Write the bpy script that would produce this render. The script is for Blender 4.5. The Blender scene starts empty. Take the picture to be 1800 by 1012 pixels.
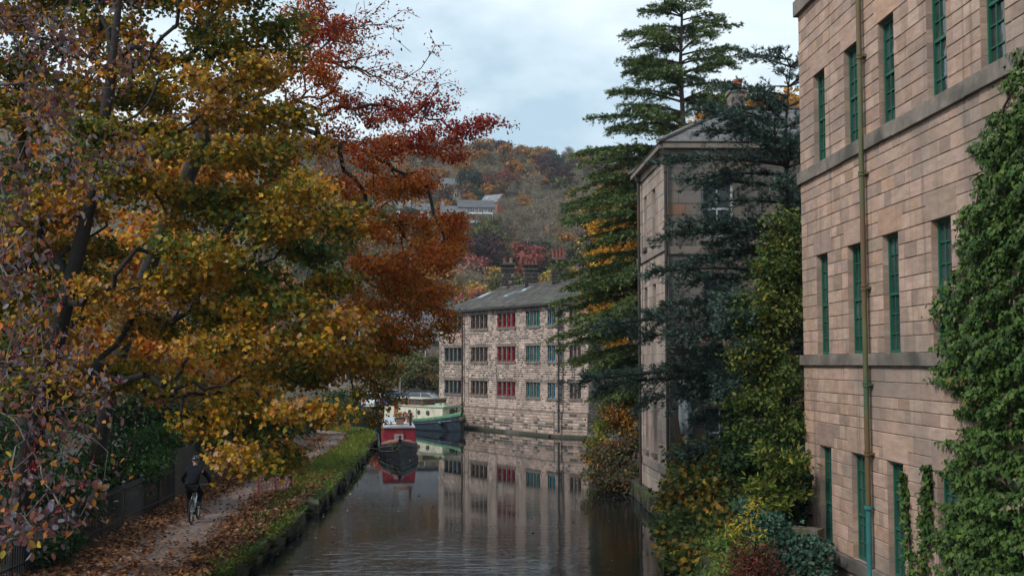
import bpy, bmesh, math, random
import numpy as np
from mathutils import Vector, Matrix

# ------------------------------------------------------------------ camera, sky, sun, exposure
scene = bpy.context.scene
COL = scene.collection
FPX, CAMZ = 2000.0, 5.0
PITCH = math.atan(132 / FPX)
cam_data = bpy.data.cameras.new('camera')
cam = bpy.data.objects.new('camera', cam_data)
COL.objects.link(cam)
cam.location = (0, 0, CAMZ)
cam.rotation_euler = (math.radians(90) + PITCH, 0, 0)
cam_data.sensor_width = 36
cam_data.lens = 40
cam_data.clip_start = 0.1
cam_data.clip_end = 4000
scene.camera = cam

SUN_EL, SUN_AZ = math.radians(42), math.radians(235)      # azimuth clockwise from +Y: behind the camera, to the left
world = bpy.data.worlds.new('World')
scene.world = world
world.use_nodes = True
wn, wl = world.node_tree.nodes, world.node_tree.links
wn.clear()
w_out = wn.new('ShaderNodeOutputWorld')
w_bg = wn.new('ShaderNodeBackground')
w_bg.inputs['Strength'].default_value = 0.10
w_sky = wn.new('ShaderNodeTexSky')
w_sky.sky_type = 'NISHITA'
w_sky.sun_disc = False
w_sky.sun_elevation = SUN_EL
w_sky.sun_rotation = SUN_AZ
w_sky.air_density = 1.0
w_sky.dust_density = 1.5
w_tc = wn.new('ShaderNodeTexCoord')
w_map = wn.new('ShaderNodeMapping')
w_map.inputs['Scale'].default_value = (1.0, 1.0, 2.6)
w_map.inputs['Location'].default_value = (0.35, 0.2, 0.0)
w_noise = wn.new('ShaderNodeTexNoise')
w_noise.inputs['Scale'].default_value = 2.6
w_noise.inputs['Detail'].default_value = 7
w_noise.inputs['Roughness'].default_value = 0.55
w_noise.inputs['Distortion'].default_value = 0.4
w_ramp = wn.new('ShaderNodeValToRGB')
w_ramp.color_ramp.elements[0].position = 0.40
w_ramp.color_ramp.elements[0].color = (3.5, 4.75, 5.6, 1)
w_ramp.color_ramp.elements[1].position = 0.64
w_ramp.color_ramp.elements[1].color = (6.9, 7.7, 8.2, 1)
w_mix = wn.new('ShaderNodeMix')
w_mix.data_type = 'RGBA'
w_mix.inputs[0].default_value = 0.88
wl.new(w_tc.outputs['Generated'], w_map.inputs['Vector'])
wl.new(w_map.outputs['Vector'], w_noise.inputs['Vector'])
wl.new(w_noise.outputs['Fac'], w_ramp.inputs['Fac'])
wl.new(w_sky.outputs['Color'], w_mix.inputs[6])
wl.new(w_ramp.outputs['Color'], w_mix.inputs[7])
wl.new(w_mix.outputs[2], w_bg.inputs['Color'])
wl.new(w_bg.outputs['Background'], w_out.inputs['Surface'])

sun_data = bpy.data.lights.new('sun', 'SUN')
sun_data.energy = 1.5
sun_data.angle = math.radians(11)
sun_data.color = (1.0, 0.95, 0.88)
sun = bpy.data.objects.new('sun', sun_data)
COL.objects.link(sun)
sdir = Vector((math.sin(SUN_AZ) * math.cos(SUN_EL), math.cos(SUN_AZ) * math.cos(SUN_EL), math.sin(SUN_EL)))
sun.rotation_euler = sdir.to_track_quat('Z', 'Y').to_euler()
sun.location = sdir * 60

scene.view_settings.view_transform = 'Standard'
scene.view_settings.look = 'None'
scene.view_settings.gamma = 1
scene.view_settings.exposure = 0.66
scene.view_settings.use_curve_mapping = False
scene.render.engine = 'CYCLES'
cy = scene.cycles
cy.max_bounces = 6
cy.diffuse_bounces = 3
cy.glossy_bounces = 3
cy.transmission_bounces = 3
cy.transparent_max_bounces = 6
cy.volume_bounces = 0
cy.caustics_reflective = False
cy.caustics_refractive = False
cy.use_denoising = True
cy.sample_clamp_indirect = 6

# ------------------------------------------------------------------ pixel <-> world (photo is 1800 x 1012)
def ray(x, y):
    u, v = (x - 900) / FPX, (506 - y) / FPX
    return Vector((u, math.cos(PITCH) - v * math.sin(PITCH), math.sin(PITCH) + v * math.cos(PITCH)))

def P(x, y, Y):
    d = ray(x, y)
    return Vector((0, 0, CAMZ)) + d * (Y / d.y)

def G(x, y, z):
    d = ray(x, y)
    return Vector((0, 0, CAMZ)) + d * ((z - CAMZ) / d.z)

def onplane(x, y, O, N):
    d, c = ray(x, y), Vector((0, 0, CAMZ))
    return c + d * ((O - c).dot(N) / d.dot(N))

# ------------------------------------------------------------------ materials
MATS = {}

def mat(name, color=(0.5, 0.5, 0.5), rough=0.8, metal=0.0, noise=None, bump=None, attr=False, spec=0.5, stain=None, alpha=None, coat=0):
    """Principled material; noise=(scale, amount[, stretch]), bump=(scale, strength), stain=(scale, colour, lo, hi)."""
    if name in MATS:
        return MATS[name]
    m = bpy.data.materials.new(name)
    m.use_nodes = True
    n, l = m.node_tree.nodes, m.node_tree.links
    b = n['Principled BSDF']
    b.inputs['Roughness'].default_value = rough
    b.inputs['Metallic'].default_value = metal
    b.inputs['Specular IOR Level'].default_value = spec
    if coat:
        b.inputs['Coat Weight'].default_value = coat
    tc = n.new('ShaderNodeTexCoord')
    if attr:
        a = n.new('ShaderNodeAttribute')
        a.attribute_name = 'Col'
        src = a.outputs['Color']
    else:
        a = n.new('ShaderNodeRGB')
        a.outputs[0].default_value = (*color, 1)
        src = a.outputs[0]
    if noise:
        t = n.new('ShaderNodeTexNoise')
        t.inputs['Scale'].default_value = noise[0]
        t.inputs['Detail'].default_value = 6
        t.inputs['Roughness'].default_value = 0.65
        if len(noise) > 2:
            mp = n.new('ShaderNodeMapping')
            mp.inputs['Scale'].default_value = noise[2]
            l.new(tc.outputs['Object'], mp.inputs['Vector'])
            l.new(mp.outputs['Vector'], t.inputs['Vector'])
        else:
            l.new(tc.outputs['Object'], t.inputs['Vector'])
        r = n.new('ShaderNodeMapRange')
        r.inputs['From Min'].default_value = 0.3
        r.inputs['From Max'].default_value = 0.7
        r.inputs['To Min'].default_value = 1 - noise[1]
        r.inputs['To Max'].default_value = 1 + noise[1]
        l.new(t.outputs['Fac'], r.inputs['Value'])
        mx = n.new('ShaderNodeMix')
        mx.data_type = 'RGBA'
        mx.blend_type = 'MULTIPLY'
        mx.inputs[0].default_value = 1
        l.new(src, mx.inputs[6])
        l.new(r.outputs['Result'], mx.inputs[7])
        src = mx.outputs[2]
    if stain:
        for st in (stain if isinstance(stain, list) else [stain]):
            t = n.new('ShaderNodeTexNoise')
            t.inputs['Scale'].default_value = st[0]
            t.inputs['Detail'].default_value = 5
            if len(st) > 4:
                mp = n.new('ShaderNodeMapping')
                mp.inputs['Scale'].default_value = st[4]
                l.new(tc.outputs['Object'], mp.inputs['Vector'])
                l.new(mp.outputs['Vector'], t.inputs['Vector'])
            else:
                l.new(tc.outputs['Object'], t.inputs['Vector'])
            r = n.new('ShaderNodeMapRange')
            r.inputs['From Min'].default_value = st[2]
            r.inputs['From Max'].default_value = st[3]
            l.new(t.outputs['Fac'], r.inputs['Value'])
            mx = n.new('ShaderNodeMix')
            mx.data_type = 'RGBA'
            l.new(r.outputs['Result'], mx.inputs[0])
            l.new(src, mx.inputs[6])
            mx.inputs[7].default_value = (*st[1], 1)
            src = mx.outputs[2]
    l.new(src, b.inputs['Base Color'])
    if bump:
        t = n.new('ShaderNodeTexNoise')
        t.inputs['Scale'].default_value = bump[0]
        t.inputs['Detail'].default_value = 5
        l.new(tc.outputs['Object'], t.inputs['Vector'])
        bp = n.new('ShaderNodeBump')
        bp.inputs['Strength'].default_value = bump[1]
        bp.inputs['Distance'].default_value = bump[2] if len(bump) > 2 else 0.02
        l.new(t.outputs['Fac'], bp.inputs['Height'])
        l.new(bp.outputs['Normal'], b.inputs['Normal'])
    MATS[name] = m
    return m

def leaf_mat(name, trans=0.35, rough=0.5, spec=0.3):
    """Leaf: per-leaf colour from the mesh, some light passing through."""
    if name in MATS:
        return MATS[name]
    m = bpy.data.materials.new(name)
    m.use_nodes = True
    n, l = m.node_tree.nodes, m.node_tree.links
    b = n['Principled BSDF']
    b.inputs['Roughness'].default_value = rough
    b.inputs['Specular IOR Level'].default_value = spec
    a = n.new('ShaderNodeAttribute')
    a.attribute_name = 'Col'
    tr = n.new('ShaderNodeBsdfTranslucent')
    mx = n.new('ShaderNodeMixShader')
    mx.inputs[0].default_value = trans
    l.new(a.outputs['Color'], b.inputs['Base Color'])
    l.new(a.outputs['Color'], tr.inputs['Color'])
    l.new(b.outputs[0], mx.inputs[1])
    l.new(tr.outputs[0], mx.inputs[2])
    l.new(mx.outputs[0], n['Material Output'].inputs['Surface'])
    MATS[name] = m
    return m

# ------------------------------------------------------------------ objects
def tag(o, label=None, cat=None, group=None, kind=None):
    if label:
        o['label'] = label
    if cat:
        o['category'] = cat
    if group:
        o['group'] = group
    if kind:
        o['kind'] = kind
    return o

def thing(name, label, cat, loc=(0, 0, 0), rotz=0.0, group=None):
    o = bpy.data.objects.new(name, None)
    COL.objects.link(o)
    o.location = loc
    o.rotation_euler = (0, 0, rotz)
    o.empty_display_size = 0.2
    return tag(o, label, cat, group)

def wloc(o):
    v = Vector((0, 0, 0))
    while o:
        v = v + Vector(o.location)
        o = o.parent
    return v

def copy_tree(o, parent=None):
    c = o.copy()
    COL.objects.link(c)
    if parent:
        c.parent = parent
    for ch in list(o.children):
        copy_tree(ch, c)
    return c

class MB:
    """Collects shapes; build() links them as ONE mesh object (world=True: points are world points)."""
    def __init__(self):
        self.v, self.f, self.c = [], [], []

    def add(self, vs, fs, col=(1, 1, 1)):
        n = len(self.v)
        self.v += [tuple(p) for p in vs]
        self.c += [col] * len(vs)
        self.f += [tuple(i + n for i in f) for f in fs]

    def quad(self, a, b, c, d, col=(1, 1, 1)):
        self.add((a, b, c, d), ((0, 1, 2, 3),), col)

    def box(self, c, s, rz=0.0, col=(1, 1, 1), taper=1.0, rx=0.0, ry=0.0):
        M = Matrix.Translation(c) @ Matrix.Rotation(rz, 4, 'Z') @ Matrix.Rotation(rx, 4, 'X') @ Matrix.Rotation(ry, 4, 'Y')
        vs = []
        for z in (-1, 1):
            t = taper if z > 0 else 1
            for x, y in ((-1, -1), (1, -1), (1, 1), (-1, 1)):
                vs.append(M @ Vector((x * s[0] / 2 * t, y * s[1] / 2 * t, z * s[2] / 2)))
        self.add(vs, ((0, 3, 2, 1), (4, 5, 6, 7), (0, 1, 5, 4), (1, 2, 6, 5), (2, 3, 7, 6), (3, 0, 4, 7)), col)

    def bar(self, a, b, w, h, col=(1, 1, 1)):
        a, b = Vector(a), Vector(b)
        d = (b - a).normalized()
        up = Vector((0, 0, 1)) if abs(d.z) < 0.95 else Vector((0, 1, 0))
        s = d.cross(up).normalized()
        t = s.cross(d)
        vs = []
        for p in (a, b):
            for i, j in ((-1, -1), (1, -1), (1, 1), (-1, 1)):
                vs.append(p + s * (i * w / 2) + t * (j * h / 2))
        self.add(vs, ((0, 1, 2, 3), (7, 6, 5, 4), (0, 4, 5, 1), (1, 5, 6, 2), (2, 6, 7, 3), (3, 7, 4, 0)), col)

    def tube(self, pts, r, S=8, col=(1, 1, 1), cap=True):
        pts = [Vector(p) for p in pts]
        rs = r if isinstance(r, (list, tuple)) else [r] * len(pts)
        vs = []
        for i, p in enumerate(pts):
            d = (pts[min(i + 1, len(pts) - 1)] - pts[max(i - 1, 0)]).normalized()
            up = Vector((0, 0, 1)) if abs(d.z) < 0.9 else Vector((0, 1, 0))
            s = d.cross(up).normalized()
            t = s.cross(d)
            for k in range(S):
                a = 2 * math.pi * k / S
                vs.append(p + s * (rs[i] * math.cos(a)) + t * (rs[i] * math.sin(a)))
        fs = []
        for i in range(len(pts) - 1):
            for k in range(S):
                k2 = (k + 1) % S
                fs.append((i * S + k, (i + 1) * S + k, (i + 1) * S + k2, i * S + k2))
        if cap:
            fs.append(tuple(range(S)))
            fs.append(tuple(reversed(range((len(pts) - 1) * S, len(pts) * S))))
        self.add(vs, fs, col)

    def lathe(self, prof, c, S=16, axis='Z', col=(1, 1, 1), rz=0.0):
        vs = []
        for r, h in prof:
            for k in range(S):
                a = 2 * math.pi * k / S
                p = Vector((r * math.cos(a), r * math.sin(a), h))
                if axis == 'X':
                    p = Vector((p.z, p.x, p.y))
                elif axis == 'Y':
                    p = Vector((p.x, p.z, p.y))
                if rz:
                    p = Matrix.Rotation(rz, 3, 'Z') @ p
                vs.append(p + Vector(c))
        fs = []
        for i in range(len(prof) - 1):
            for k in range(S):
                k2 = (k + 1) % S
                fs.append((i * S + k, i * S + k2, (i + 1) * S + k2, (i + 1) * S + k))
        self.add(vs, fs, col)

    def prism(self, poly, a, b, axis='Z', col=(1, 1, 1)):
        """polygon (2D) extruded from a to b along an axis: Z -> (x,y), X -> (y,z), Y -> (x,z)."""
        def pt(p, h):
            return {'Z': (p[0], p[1], h), 'X': (h, p[0], p[1]), 'Y': (p[0], h, p[1])}[axis]
        n = len(poly)
        vs = [pt(p, a) for p in poly] + [pt(p, b) for p in poly]
        fs = [tuple(range(n)), tuple(reversed(range(n, 2 * n)))]
        fs += [(i, n + i, n + (i + 1) % n, (i + 1) % n) for i in range(n)]
        self.add(vs, fs, col)

    def loft(self, secs, closed=False, cap=False, col=(1, 1, 1)):
        n = len(secs[0])
        vs = [p for s in secs for p in s]
        fs = []
        for i in range(len(secs) - 1):
            for k in range(n if closed else n - 1):
                k2 = (k + 1) % n
                fs.append((i * n + k, i * n + k2, (i + 1) * n + k2, (i + 1) * n + k))
        if cap:
            fs.append(tuple(reversed(range(n))))
            fs.append(tuple(range((len(secs) - 1) * n, len(secs) * n)))
        self.add(vs, fs, col)

    def build(self, name, m, parent=None, world=False, smooth=False, bevel=0.0, fixn=True):
        off = wloc(parent) if (parent and world) else Vector((0, 0, 0))
        me = bpy.data.meshes.new(name)
        if off.length:
            vs = [(p[0] - off.x, p[1] - off.y, p[2] - off.z) for p in self.v]
        else:
            vs = self.v
        me.from_pydata(vs, [], self.f)
        ca = me.color_attributes.new('Col', 'FLOAT_COLOR', 'POINT')
        arr = np.ones((len(self.v), 4), np.float32)
        if self.c:
            arr[:, :3] = np.array(self.c, np.float32)
        ca.data.foreach_set('color', arr.ravel())
        if fixn:
            bm = bmesh.new()
            bm.from_mesh(me)
            bmesh.ops.remove_doubles(bm, verts=bm.verts, dist=1e-5) if smooth else None
            bmesh.ops.recalc_face_normals(bm, faces=bm.faces)
            bm.to_mesh(me)
            bm.free()
        if smooth:
            me.shade_smooth()
        me.update()
        me.materials.append(m)
        o = bpy.data.objects.new(name, me)
        COL.objects.link(o)
        if parent:
            o.parent = parent
        if bevel:
            b = o.modifiers.new('bevel', 'BEVEL')
            b.width = bevel
            b.segments = 2
            b.limit_method = 'ANGLE'
        return o

def np_mesh(name, V, faces, cols, m, parent=None, smooth=True):
    """V (n,3) world points; faces: list of int arrays (F,k); cols (n,3)."""
    if parent:
        V = V - np.array(wloc(parent))
    me = bpy.data.meshes.new(name)
    me.vertices.add(len(V))
    me.vertices.foreach_set('co', V.astype(np.float32).ravel())
    nl = sum(f.size for f in faces)
    nf = sum(len(f) for f in faces)
    me.loops.add(nl)
    me.polygons.add(nf)
    me.loops.foreach_set('vertex_index', np.concatenate([f.ravel() for f in faces]).astype(np.int32))
    tot = np.concatenate([np.full(len(f), f.shape[1], np.int32) for f in faces])
    st = np.concatenate([[0], np.cumsum(tot)[:-1]]).astype(np.int32)
    me.polygons.foreach_set('loop_start', st)
    me.update(calc_edges=True)
    ca = me.color_attributes.new('Col', 'FLOAT_COLOR', 'POINT')
    arr = np.ones((len(V), 4), np.float32)
    arr[:, :3] = cols
    ca.data.foreach_set('color', arr.ravel())
    me.validate()
    if not smooth:
        me.shade_flat()
    me.materials.append(m)
    o = bpy.data.objects.new(name, me)
    COL.objects.link(o)
    if parent:
        o.parent = parent
    return o

# ------------------------------------------------------------------ masonry: a wall of real blocks with joints
def block_wall(mb, O, U, V, W, H, ch, bw, gap, p, colfn, mortar, rng, openings=(), solids=(), depth=0.2, inside=None, reveal=None, bond=None):
    """Blocks on the plane O + u*U + v*V. openings/solids: (u0,u1,v0,v1). Returns the outward normal."""
    O, U, V = Vector(O), Vector(U).normalized(), Vector(V).normalized()
    N = U.cross(V)
    def pt(u, v, n=0.0):
        return O + U * u + V * v + N * n
    def block(u0, u1, v0, v1, pr, col):
        g = gap / 2
        a = [pt(u0 + g, v0 + g), pt(u1 - g, v0 + g), pt(u1 - g, v1 - g), pt(u0 + g, v1 - g)]
        k = min(gap * 0.8, (u1 - u0) * .2, (v1 - v0) * .2)
        j = [rng.uniform(-.15, .15) * gap for _ in range(4)]
        b = [pt(u0 + g + k, v0 + g + k + j[0], pr), pt(u1 - g - k, v0 + g + k + j[1], pr), pt(u1 - g - k, v1 - g - k + j[2], pr), pt(u0 + g + k, v1 - g - k + j[3], pr)]
        mb.add(a + b, ((4, 5, 6, 7), (0, 1, 5, 4), (1, 2, 6, 5), (2, 3, 7, 6), (3, 0, 4, 7)), col)
    marks = {0.0, float(H)}
    for r in list(openings) + list(solids):
        for q in r[2:4]:
            if 0 < q < H:
                marks.add(round(q, 4))
    marks = sorted(marks)
    mm = [marks[0]]
    for q in marks[1:]:
        if q - mm[-1] > 0.02:
            mm.append(q)
    vs = [mm[0]]
    for a, b in zip(mm, mm[1:]):
        n = max(1, round((b - a) / ((ch[0] + ch[1]) / 2)))
        hs = [rng.uniform(*ch) for _ in range(n)]
        s = (b - a) / sum(hs)
        for h in hs:
            vs.append(vs[-1] + h * s)
    blocked = list(openings) + list(solids)
    for a, b in zip(vs, vs[1:]):
        m = (a + b) / 2
        cuts = sorted((r[0], r[1]) for r in blocked if r[2] < m < r[3])
        free, u = [], 0.0
        for c0, c1 in cuts:
            if c0 > u + .005:
                free.append((u, c0))
            u = max(u, c1)
        if u < W - .005:
            free.append((u, W))
        for f0, f1 in free:
            if inside is None:
                mb.quad(pt(f0, a), pt(f1, a), pt(f1, b), pt(f0, b), mortar)
            u = f0
            first = True
            while u < f1 - 1e-4:
                w = rng.uniform(*bw)
                if first:
                    w *= rng.uniform(.45, 1)
                    first = False
                e = u + w
                if f1 - e < bw[0] * .5:
                    e = f1
                if inside is None or inside((u + e) / 2, m):
                    block(u, e, a, b, p * rng.uniform(.6, 1.25), colfn((u + e) / 2, m))
                u = e
    for s in solids:
        mb.quad(pt(s[0], s[2]), pt(s[1], s[2]), pt(s[1], s[3]), pt(s[0], s[3]), mortar)
        block(s[0], s[1], s[2], s[3], p * 1.2, colfn((s[0] + s[1]) / 2, (s[2] + s[3]) / 2))
    for (u0, u1, v0, v1) in openings:
        # jambs are coursed blocks too
        n = max(2, round((v1 - v0) / ((ch[0] + ch[1]) / 2)))
        for k in range(n):
            a, b = v0 + (v1 - v0) * k / n, v0 + (v1 - v0) * (k + 1) / n - gap * .4
            c1, c2 = colfn(u0, a), colfn(u1, a)
            mb.quad(pt(u0, a, p * .8), pt(u0, b, p * .8), pt(u0, b, -depth), pt(u0, a, -depth), c1)
            mb.quad(pt(u1, a, -depth), pt(u1, b, -depth), pt(u1, b, p * .8), pt(u1, a, p * .8), c2)
        c = reveal or colfn(u0, v1)
        mb.quad(pt(u0, v1, p * .8), pt(u1, v1, p * .8), pt(u1, v1, -depth), pt(u0, v1, -depth), c)
        mb.quad(pt(u0, v0, -depth), pt(u1, v0, -depth), pt(u1, v0, p * .8), pt(u0, v0, p * .8), c)
    return N

def lerp3(a, b, t):
    return tuple(a[i] + (b[i] - a[i]) * t for i in range(3))

def vary(c, rng, k=.12):
    s = 1 + rng.uniform(-k, k)
    return (c[0] * s, c[1] * s * (1 + rng.uniform(-.03, .03)), c[2] * s)
# ------------------------------------------------------------------ plants
def unit(a):
    return a / np.maximum(np.linalg.norm(a, axis=-1, keepdims=True), 1e-9)

def sn(p, f=1.0, s=0.0):
    """cheap smooth noise, about -1..1"""
    x, y, z = p[:, 0] * f + s, p[:, 1] * f + s * 1.7, p[:, 2] * f + s * .6
    return (np.sin(1.7 * x + 1.3 * np.sin(1.1 * y + z)) + np.sin(1.9 * y + 1.2 * np.sin(1.3 * z + x)) + np.sin(2.1 * z + 1.4 * np.sin(.9 * x + y))) / 3 + \
        .5 * (np.sin(4.3 * x + 2 * y) * np.sin(3.7 * z + 1.3 * x))

def fan_template(outline):
    """leaf outline (half, from base to tip: (x>0, y)) -> verts and two folded half faces"""
    fold = .22
    right = [(x, y, abs(x) * fold) for x, y in outline]
    left = [(-x, y, abs(x) * fold) for x, y in outline]
    V = [(0, 0, 0), (0, 1, -.06)] + right + left
    n = len(outline)
    f1 = [0] + list(range(2, 2 + n)) + [1]
    f2 = [1] + list(range(2 + 2 * n - 1, 2 + n - 1, -1)) + [0]
    return np.array(V), [np.array([f1]), np.array([f2])]

T_MAPLE = fan_template([(.30, -.02), (.26, .2), (.58, .26), (.50, .42), (.62, .62), (.30, .58), (.22, .72)])
T_OVAL = fan_template([(.20, .18), (.30, .45), (.2, .78)])
T_IVY = fan_template([(.38, .0), (.5, .3), (.22, .55)])
T_LONG = fan_template([(.13, .2), (.17, .5), (.1, .82)])
T_DIAM = (np.array([(-.5, 0, 0), (0, -.5, .1), (.5, 0, 0), (0, .5, -.1)], float), [np.array([[0, 1, 2, 3]])])
T_NEEDLE = (np.array([(0, 0, 0), (.13, .45, .03), (0, 1, -.05), (-.13, .45, .03)], float), [np.array([[0, 1, 2, 3]])])
T_TUFT = (np.array([(0, 0, 0), (.075, .4, .02), (.02, 1, 0), (-.05, .5, .0), (-.38, .80, .12), (-.15, .38, .05), (.36, .76, -.1), (.16, .36, -.05)], float),
          [np.array([[0, 1, 2, 3]]), np.array([[0, 3, 4, 5]]), np.array([[0, 7, 6, 1]])])

def leaf_arrays(pos, tdir, nrm, size, cols, tmpl):
    TV, TF = tmpl
    t = unit(tdir)
    s = unit(np.cross(t, nrm))
    n = np.cross(s, t)
    k = len(TV)
    V = pos[:, None, :] + size[:, None, None] * (TV[None, :, 0:1] * s[:, None, :] + TV[None, :, 1:2] * t[:, None, :] + TV[None, :, 2:3] * n[:, None, :])
    V = V.reshape(-1, 3)
    off = np.arange(len(pos)) * k
    F = [(off[:, None, None] + f[None]).reshape(-1, f.shape[1]) for f in TF]
    C = np.repeat(cols, k, axis=0)
    return V, F, C

def join_arrays(parts):
    V, F, C, o = [], {}, [], 0
    for v, f, c in parts:
        V.append(v)
        C.append(c)
        for a in f:
            F.setdefault(a.shape[1], []).append(a + o)
        o += len(v)
    return np.concatenate(V), [np.concatenate(F[k]) for k in F], np.concatenate(C)

def tubes(A, B, ra, rb, S, col):
    d = unit(B - A)
    ref = np.where(np.abs(d[:, 2:3]) < .9, np.array([[0, 0, 1.]]), np.array([[0, 1., 0]]))
    s = unit(np.cross(d, ref))
    t = np.cross(s, d)
    ang = np.arange(S) * 2 * np.pi / S
    ring = np.cos(ang)[None, :, None] * s[:, None, :] + np.sin(ang)[None, :, None] * t[:, None, :]
    V = np.concatenate([A[:, None] + ring * ra[:, None, None], B[:, None] + ring * rb[:, None, None]], 1).reshape(-1, 3)
    off = np.arange(len(A)) * 2 * S
    k = np.arange(S)
    k2 = (k + 1) % S
    q = np.stack([k, k2, S + k2, S + k], 1)
    F = (off[:, None, None] + q[None]).reshape(-1, 4)
    return V, [F], np.tile(np.array(col, float), (len(V), 1))

def grow(trunk, tips, rng, step=.45, w=.25, jit=.06, tip_r=.006, e=2.1, sag=0.0):
    """grow limbs from a trunk polyline to every tip; returns nodes, parents, radii, leafy-node mask"""
    cap = len(trunk) + int(len(tips) * 26) + 400
    X = np.zeros((cap, 3)); par = np.full(cap, -1); cost = np.zeros(cap)
    X[:len(trunk)] = trunk
    n = len(trunk)
    for i in range(1, n):
        par[i] = i - 1
        cost[i] = cost[i - 1] + np.linalg.norm(X[i] - X[i - 1])
    tr0 = max(1, int(n * .45))
    dmin = np.min(np.linalg.norm(tips[:, None] - X[None, tr0:n], axis=2), 1)
    low = np.ones(cap, bool)
    low[:tr0] = False
    for ti in np.argsort(dmin):
        t = tips[ti]
        d = np.linalg.norm(X[:n] - t, axis=1)
        sc = d + w * cost[:n]
        sc[~low[:n]] += 50
        j = int(np.argmin(sc))
        L = d[j]
        k = max(1, int(math.ceil(L / step)))
        if n + k >= cap:
            break
        dj = X[j] - X[par[j]] if par[j] >= 0 else t - X[j]
        dj = dj / max(np.linalg.norm(dj), 1e-6)
        ctrl = X[j] + dj * L * .38 + np.array([0, 0, sag * L])
        prev = j
        for q in range(1, k + 1):
            s = q / k
            p = (1 - s) ** 2 * X[j] + 2 * s * (1 - s) * ctrl + s * s * t
            if q < k:
                p = p + rng.normal(0, jit * min(1, L), 3)
            X[n] = p; par[n] = prev; cost[n] = cost[prev] + L / k
            prev = n
            n += 1
    X, par = X[:n], par[:n]
    acc = np.zeros(n)
    kids = np.zeros(n, int)
    for i in range(1, n):
        kids[par[i]] += 1
    r = np.zeros(n)
    for i in range(n - 1, -1, -1):
        r[i] = tip_r if kids[i] == 0 else acc[i] ** (1 / e)
        if par[i] >= 0:
            acc[par[i]] += (r[i] * 1.002) ** e
    return X, par, r, kids

def wood_arrays(X, par, r, col, thin=.02, rmin=0.0):
    i = np.arange(1, len(X))
    i = i[par[1:] >= 0]
    i = i[r[i] >= rmin]
    A, B, ra, rb = X[par[i]], X[i], np.minimum(r[par[i]], r[i] * 1.6), r[i]
    big = rb > thin
    out = []
    if big.any():
        out.append(tubes(A[big], B[big], ra[big], rb[big], 7, col))
    # close off limbs whose children are all much thinner with a tapering end
    mc = np.zeros(len(X))
    np.maximum.at(mc, par[i], r[i])
    st = i[(mc[i] < .62 * r[i]) & (r[i] > .004)]
    if len(st):
        d = unit(X[st] - X[par[st]])
        out.append(tubes(X[st], X[st] + d * (r[st] * 9)[:, None], r[st], r[st] * .12, 5, col))
    if (~big).any():
        out.append(tubes(A[~big], B[~big], ra[~big], rb[~big], 3, col))
    return out

def pick(pal, u):
    """pal: list of (colour, weight); u in 0..1"""
    cs = np.array([c for c, _ in pal], float)
    ws = np.cumsum([x for _, x in pal])
    ws = ws / ws[-1]
    return cs[np.clip(np.searchsorted(ws, u), 0, len(cs) - 1)]

def pal_noise(pos, pal, rng, f=.5, mixk=.55, seed=0.0):
    u = (1 - mixk) * rng.random(len(pos)) + mixk * np.clip(.5 + .48 * sn(pos, f, seed), 0, 1)
    c = pick(pal, np.clip((u - .5) * 1.25 + .5, 0, .9999))
    return np.clip(c * rng.uniform(.72, 1.28, (len(pos), 1)) * (1 + rng.normal(0, .05, (len(pos), 3))), .003, .9)

def clump_points(clumps, rng):
    out = []
    for c, rad, n in clumps:
        q = rng.normal(0, 1, (n, 3))
        q = unit(q) * (rng.random((n, 1)) ** .4)
        out.append(np.array(c) + q * np.array(rad))
    return np.concatenate(out)

def broadleaf(name, label, cat, trunk, clumps, colfn, seed, nleaf, lsize, tmpl=T_OVAL, spread=.2, droop=.35, face=.6, bark=(.05, .04, .032),
              tip_r=.006, step=.45, w=.25, lm=None, leaf_r=.02, trunk_scale=1.0, group=None, crown_name='crown', trunk_name='trunk', flat=.45, jit=.06, extra_tips=None, e=2.1, sag=0.0, prune=None):
    rng = np.random.default_rng(seed)
    tips = clump_points(clumps, rng)
    ntip = len(tips)
    if extra_tips is not None:
        tips = np.concatenate([tips, extra_tips])
    trunk = np.array(trunk, float)
    X, par, r, kids = grow(trunk, tips, rng, step, w, jit, tip_r, e, sag)
    r = r.copy()
    r[:len(trunk)] *= trunk_scale
    root = thing(name, label, cat, tuple(trunk[0]), group=group)
    V, F, C = join_arrays(wood_arrays(X, par, r, bark))
    np_mesh(trunk_name, V, F, C, mat('bark_' + trunk_name, attr=True, rough=.95, noise=(9, .35), bump=(30, .6)), root)
    ok = (r < leaf_r) & (np.arange(len(X)) >= len(trunk))
    idx = np.where(ok)[0]
    wts = 1.0 / (1 + 3 * (r[idx] / leaf_r))
    ch = rng.choice(idx, nleaf, p=wts / wts.sum())
    s = rng.random((nleaf, 1))
    base = X[ch] * s + X[par[ch]] * (1 - s)
    bd = unit(X[ch] - X[par[ch]])
    off = rng.normal(0, spread, (nleaf, 3))
    off[:, 2] *= .6
    pos = base + off
    if prune is not None:
        k = prune(pos)
        pos, bd = pos[k], bd[k]
        nleaf = len(pos)
    t = bd * .5 + rng.normal(0, .65, (nleaf, 3))
    t[:, 2] -= droop
    n = rng.normal(0, flat, (nleaf, 3)) + np.array([0, -face * .5, face])
    size = lsize * rng.uniform(.6, 1.25, nleaf)
    cols = colfn(pos, rng)
    V, F, C = leaf_arrays(pos, t, n, size, cols, tmpl)
    np_mesh(crown_name, V, F, C, lm or leaf_mat('leaf_broad', .4, .55, .25), root)
    return root

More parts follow.
